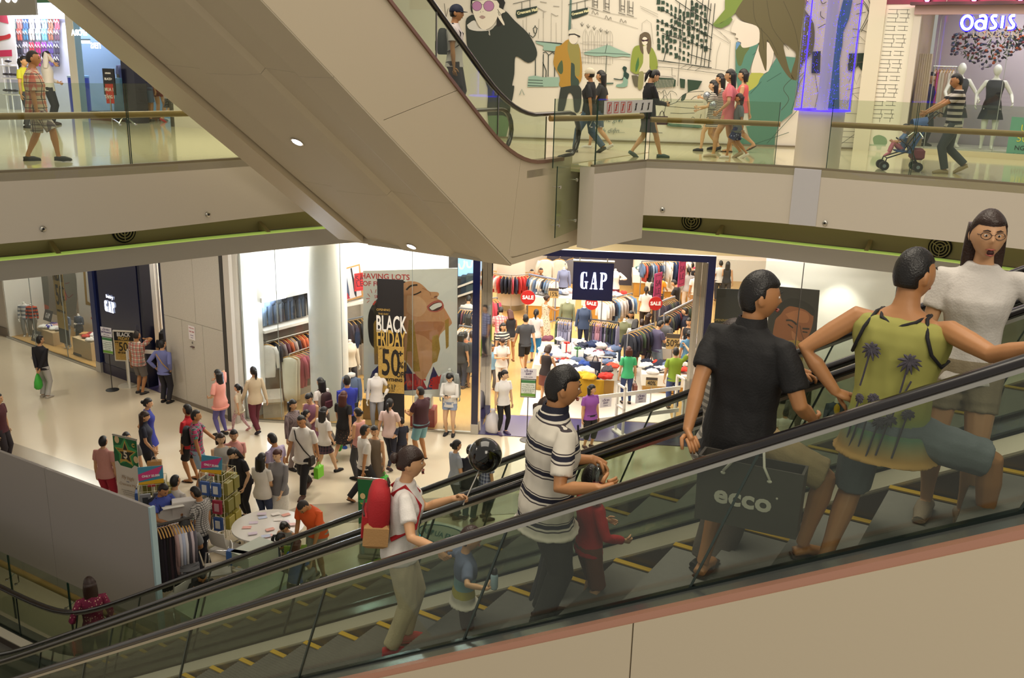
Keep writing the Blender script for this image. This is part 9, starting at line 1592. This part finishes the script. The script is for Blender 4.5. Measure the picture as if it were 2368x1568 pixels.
J=ep('woman in grey striped top behind the man in black polo, hand on the far handrail',1.58,4.96,1.56,60,dict(**arm(1.58,4.96,1.56,60,1.7,'l',(1905,862,5.33)),dl=(.5,.8,-.2),nl=(0,-.2,-1),cl=.55,tl=(.8,.2,0),hr=(.14,.0,.46),hy=35),('tee',STG),('pants','6a6058'),('bun','b'),'b',sex='f',tread=1.7,w=1.1)
TNK=pmat('tank_sunset','grad',['b98a4a','5f8a7a','9a9a4a','a8a458','b8843a','9aa052','c07a58','b09a90'],1.0,.85)
J=ep('man in palm tree tank top and grey denim shorts, hand on hip, seen from behind',.66,4.55,1.70,38,dict(fl=(-.11,-.04,0),fr=(.26,.14,.137),hl=(-.145,-.02,.545),el=(-1,-.35,.25),dl=(.8,.5,-.3),nl=(.4,-.6,-.5),cl=.6,**arm(.66,4.55,1.70,38,.9,'r',(2420,800,4.2),(2325,835,4.25)),dr=(.9,.3,.1),nr=(0,0,-1),hy=28,lean=4,ftr=(.8,.6,-.5),kr=(.95,.5,.2),drop=.03),('tank',TNK),('shorts','6f7880'),('crop','k'),'b','sandal',w=1.12,hem=.43,cut=.95,tread=.9)
rp=[n for n in MATS['tank_sunset'].node_tree.nodes if n.type=='VALTORGB'][0].color_ramp
for e,(q_,c_) in zip(rp.elements,((.70,'b08a4a'),(.80,'6a8a70'),(.90,'93984c'),(.985,'9c9a50'),(1.0,'9c9a50'),(1.0,'9c9a50'),(1.0,'9c9a50'),(1.0,'9c9a50'))): e.position=min(q_,1); e.color=lin(c_)
TNKJ=J
t=J['T']; h=1.70
def back(x,z): # a point on the back of the shirt
    prof=[(.42,.098,.075),(.475,.092,.072),(.55,.09,.068),(.60,.088,.064),(.65,.09,.066),(.70,.10,.071),(.745,.108,.072),(.78,.11,.064),(.815,.095,.05)]
    for (z0,a0,b0),(z1,a1,b1) in zip(prof[:-1],prof[1:]):
        if z<=z1: f=max(0,(z-z0)/(z1-z0)); a,b_=a0+(a1-a0)*f,b0+(b1-b0)*f; break
    else: a,b_=prof[-1][1:]
    a=a*1.12+.014; b_=b_*1.12+.016; xx=min(abs(x),a*.96)*(1 if x>=0 else -1); return t((xx,-b_*math.sqrt(1-(xx/a)**2)-.001,z))*h
PALM=cmat('4a4650'); rq=random.Random(4); b=MB()
for x,z0,z1,cr_ in((.045,.56,.715,.030),(-.055,.62,.73,.028),(-.03,.46,.60,.018),(-.07,.47,.59,.014),(.02,.45,.555,.02),(-.005,.44,.545,.02),(.06,.45,.575,.016),(.055,.60,.66,.0),(-.06,.44,.54,.012)):
    b.tube([back(x-.012+(.02*(q/4)),z0+(z1-z0)*q/4) for q in range(5)],.0045,5)
    for k in range(11 if cr_ else 0):
        a=k*.57+rq.uniform(-.2,.2); pts=[back(x+.008+cr_*f*math.cos(a),z1+cr_*.95*f*math.sin(a)-cr_*.3*f*f) for f in(0,.35,.7,1)]; b.tube(pts,[.006,.009,.007,.002],5)
obj('palm_print',b,PALM,J['o'])['kind']='stuff'
b=MB()
for s in(-1,1): b.tube([t((s*.062,.02,.826))*h,t((s*.066,-.03,.822))*h,t((s*.082,-.066,.78))*h,t((s*.098,-.060,.735))*h,t((s*.118,-.02,.70))*h,t((s*.122,.03,.71))*h],.0085,8)
b.tube([t((-.062,.0,.828))*h,t((-.045,-.052,.812))*h,t((0,-.066,.792))*h,t((.045,-.052,.812))*h,t((.062,.0,.828))*h],.0085,8); obj('black_binding',b,cmat('17161a'),J['o'],True)
J=ep('woman with glasses and long dark hair in white tee and khaki shorts',.40,4.98,1.57,205,dict(hl=(-.34,.02,.60),dl=(-.9,.2,.2),hr=(.14,.06,.48),hy=-12,hp=2),('tee','cfcac4'),('shorts','8a7e66'),('long','b'),'a','8a7a68',sex='f',mouth=.012,tread=.5,cut=.5)
b=MB();
for s in(-1,1): b.tube([(s*.019+.0145*math.cos(q),.058-.12*abs(s*.019+.0145*math.cos(q)-0)*.6,.004+.0105*math.sin(q)) for q in[2*PI*k/14 for k in range(15)]],.0011,5); b.tube([(s*.033,.050,.006),(s*.047,.0,.006)],.0011,5)
b.tube([(-.005,.0585,.006),(.005,.0585,.006)],.0011,5); b.v=[tuple((J['H']@Vector(v))*1.57) for v in b.v]; obj('glasses',b,cmat('3a2c28',.3),J['o'],True)
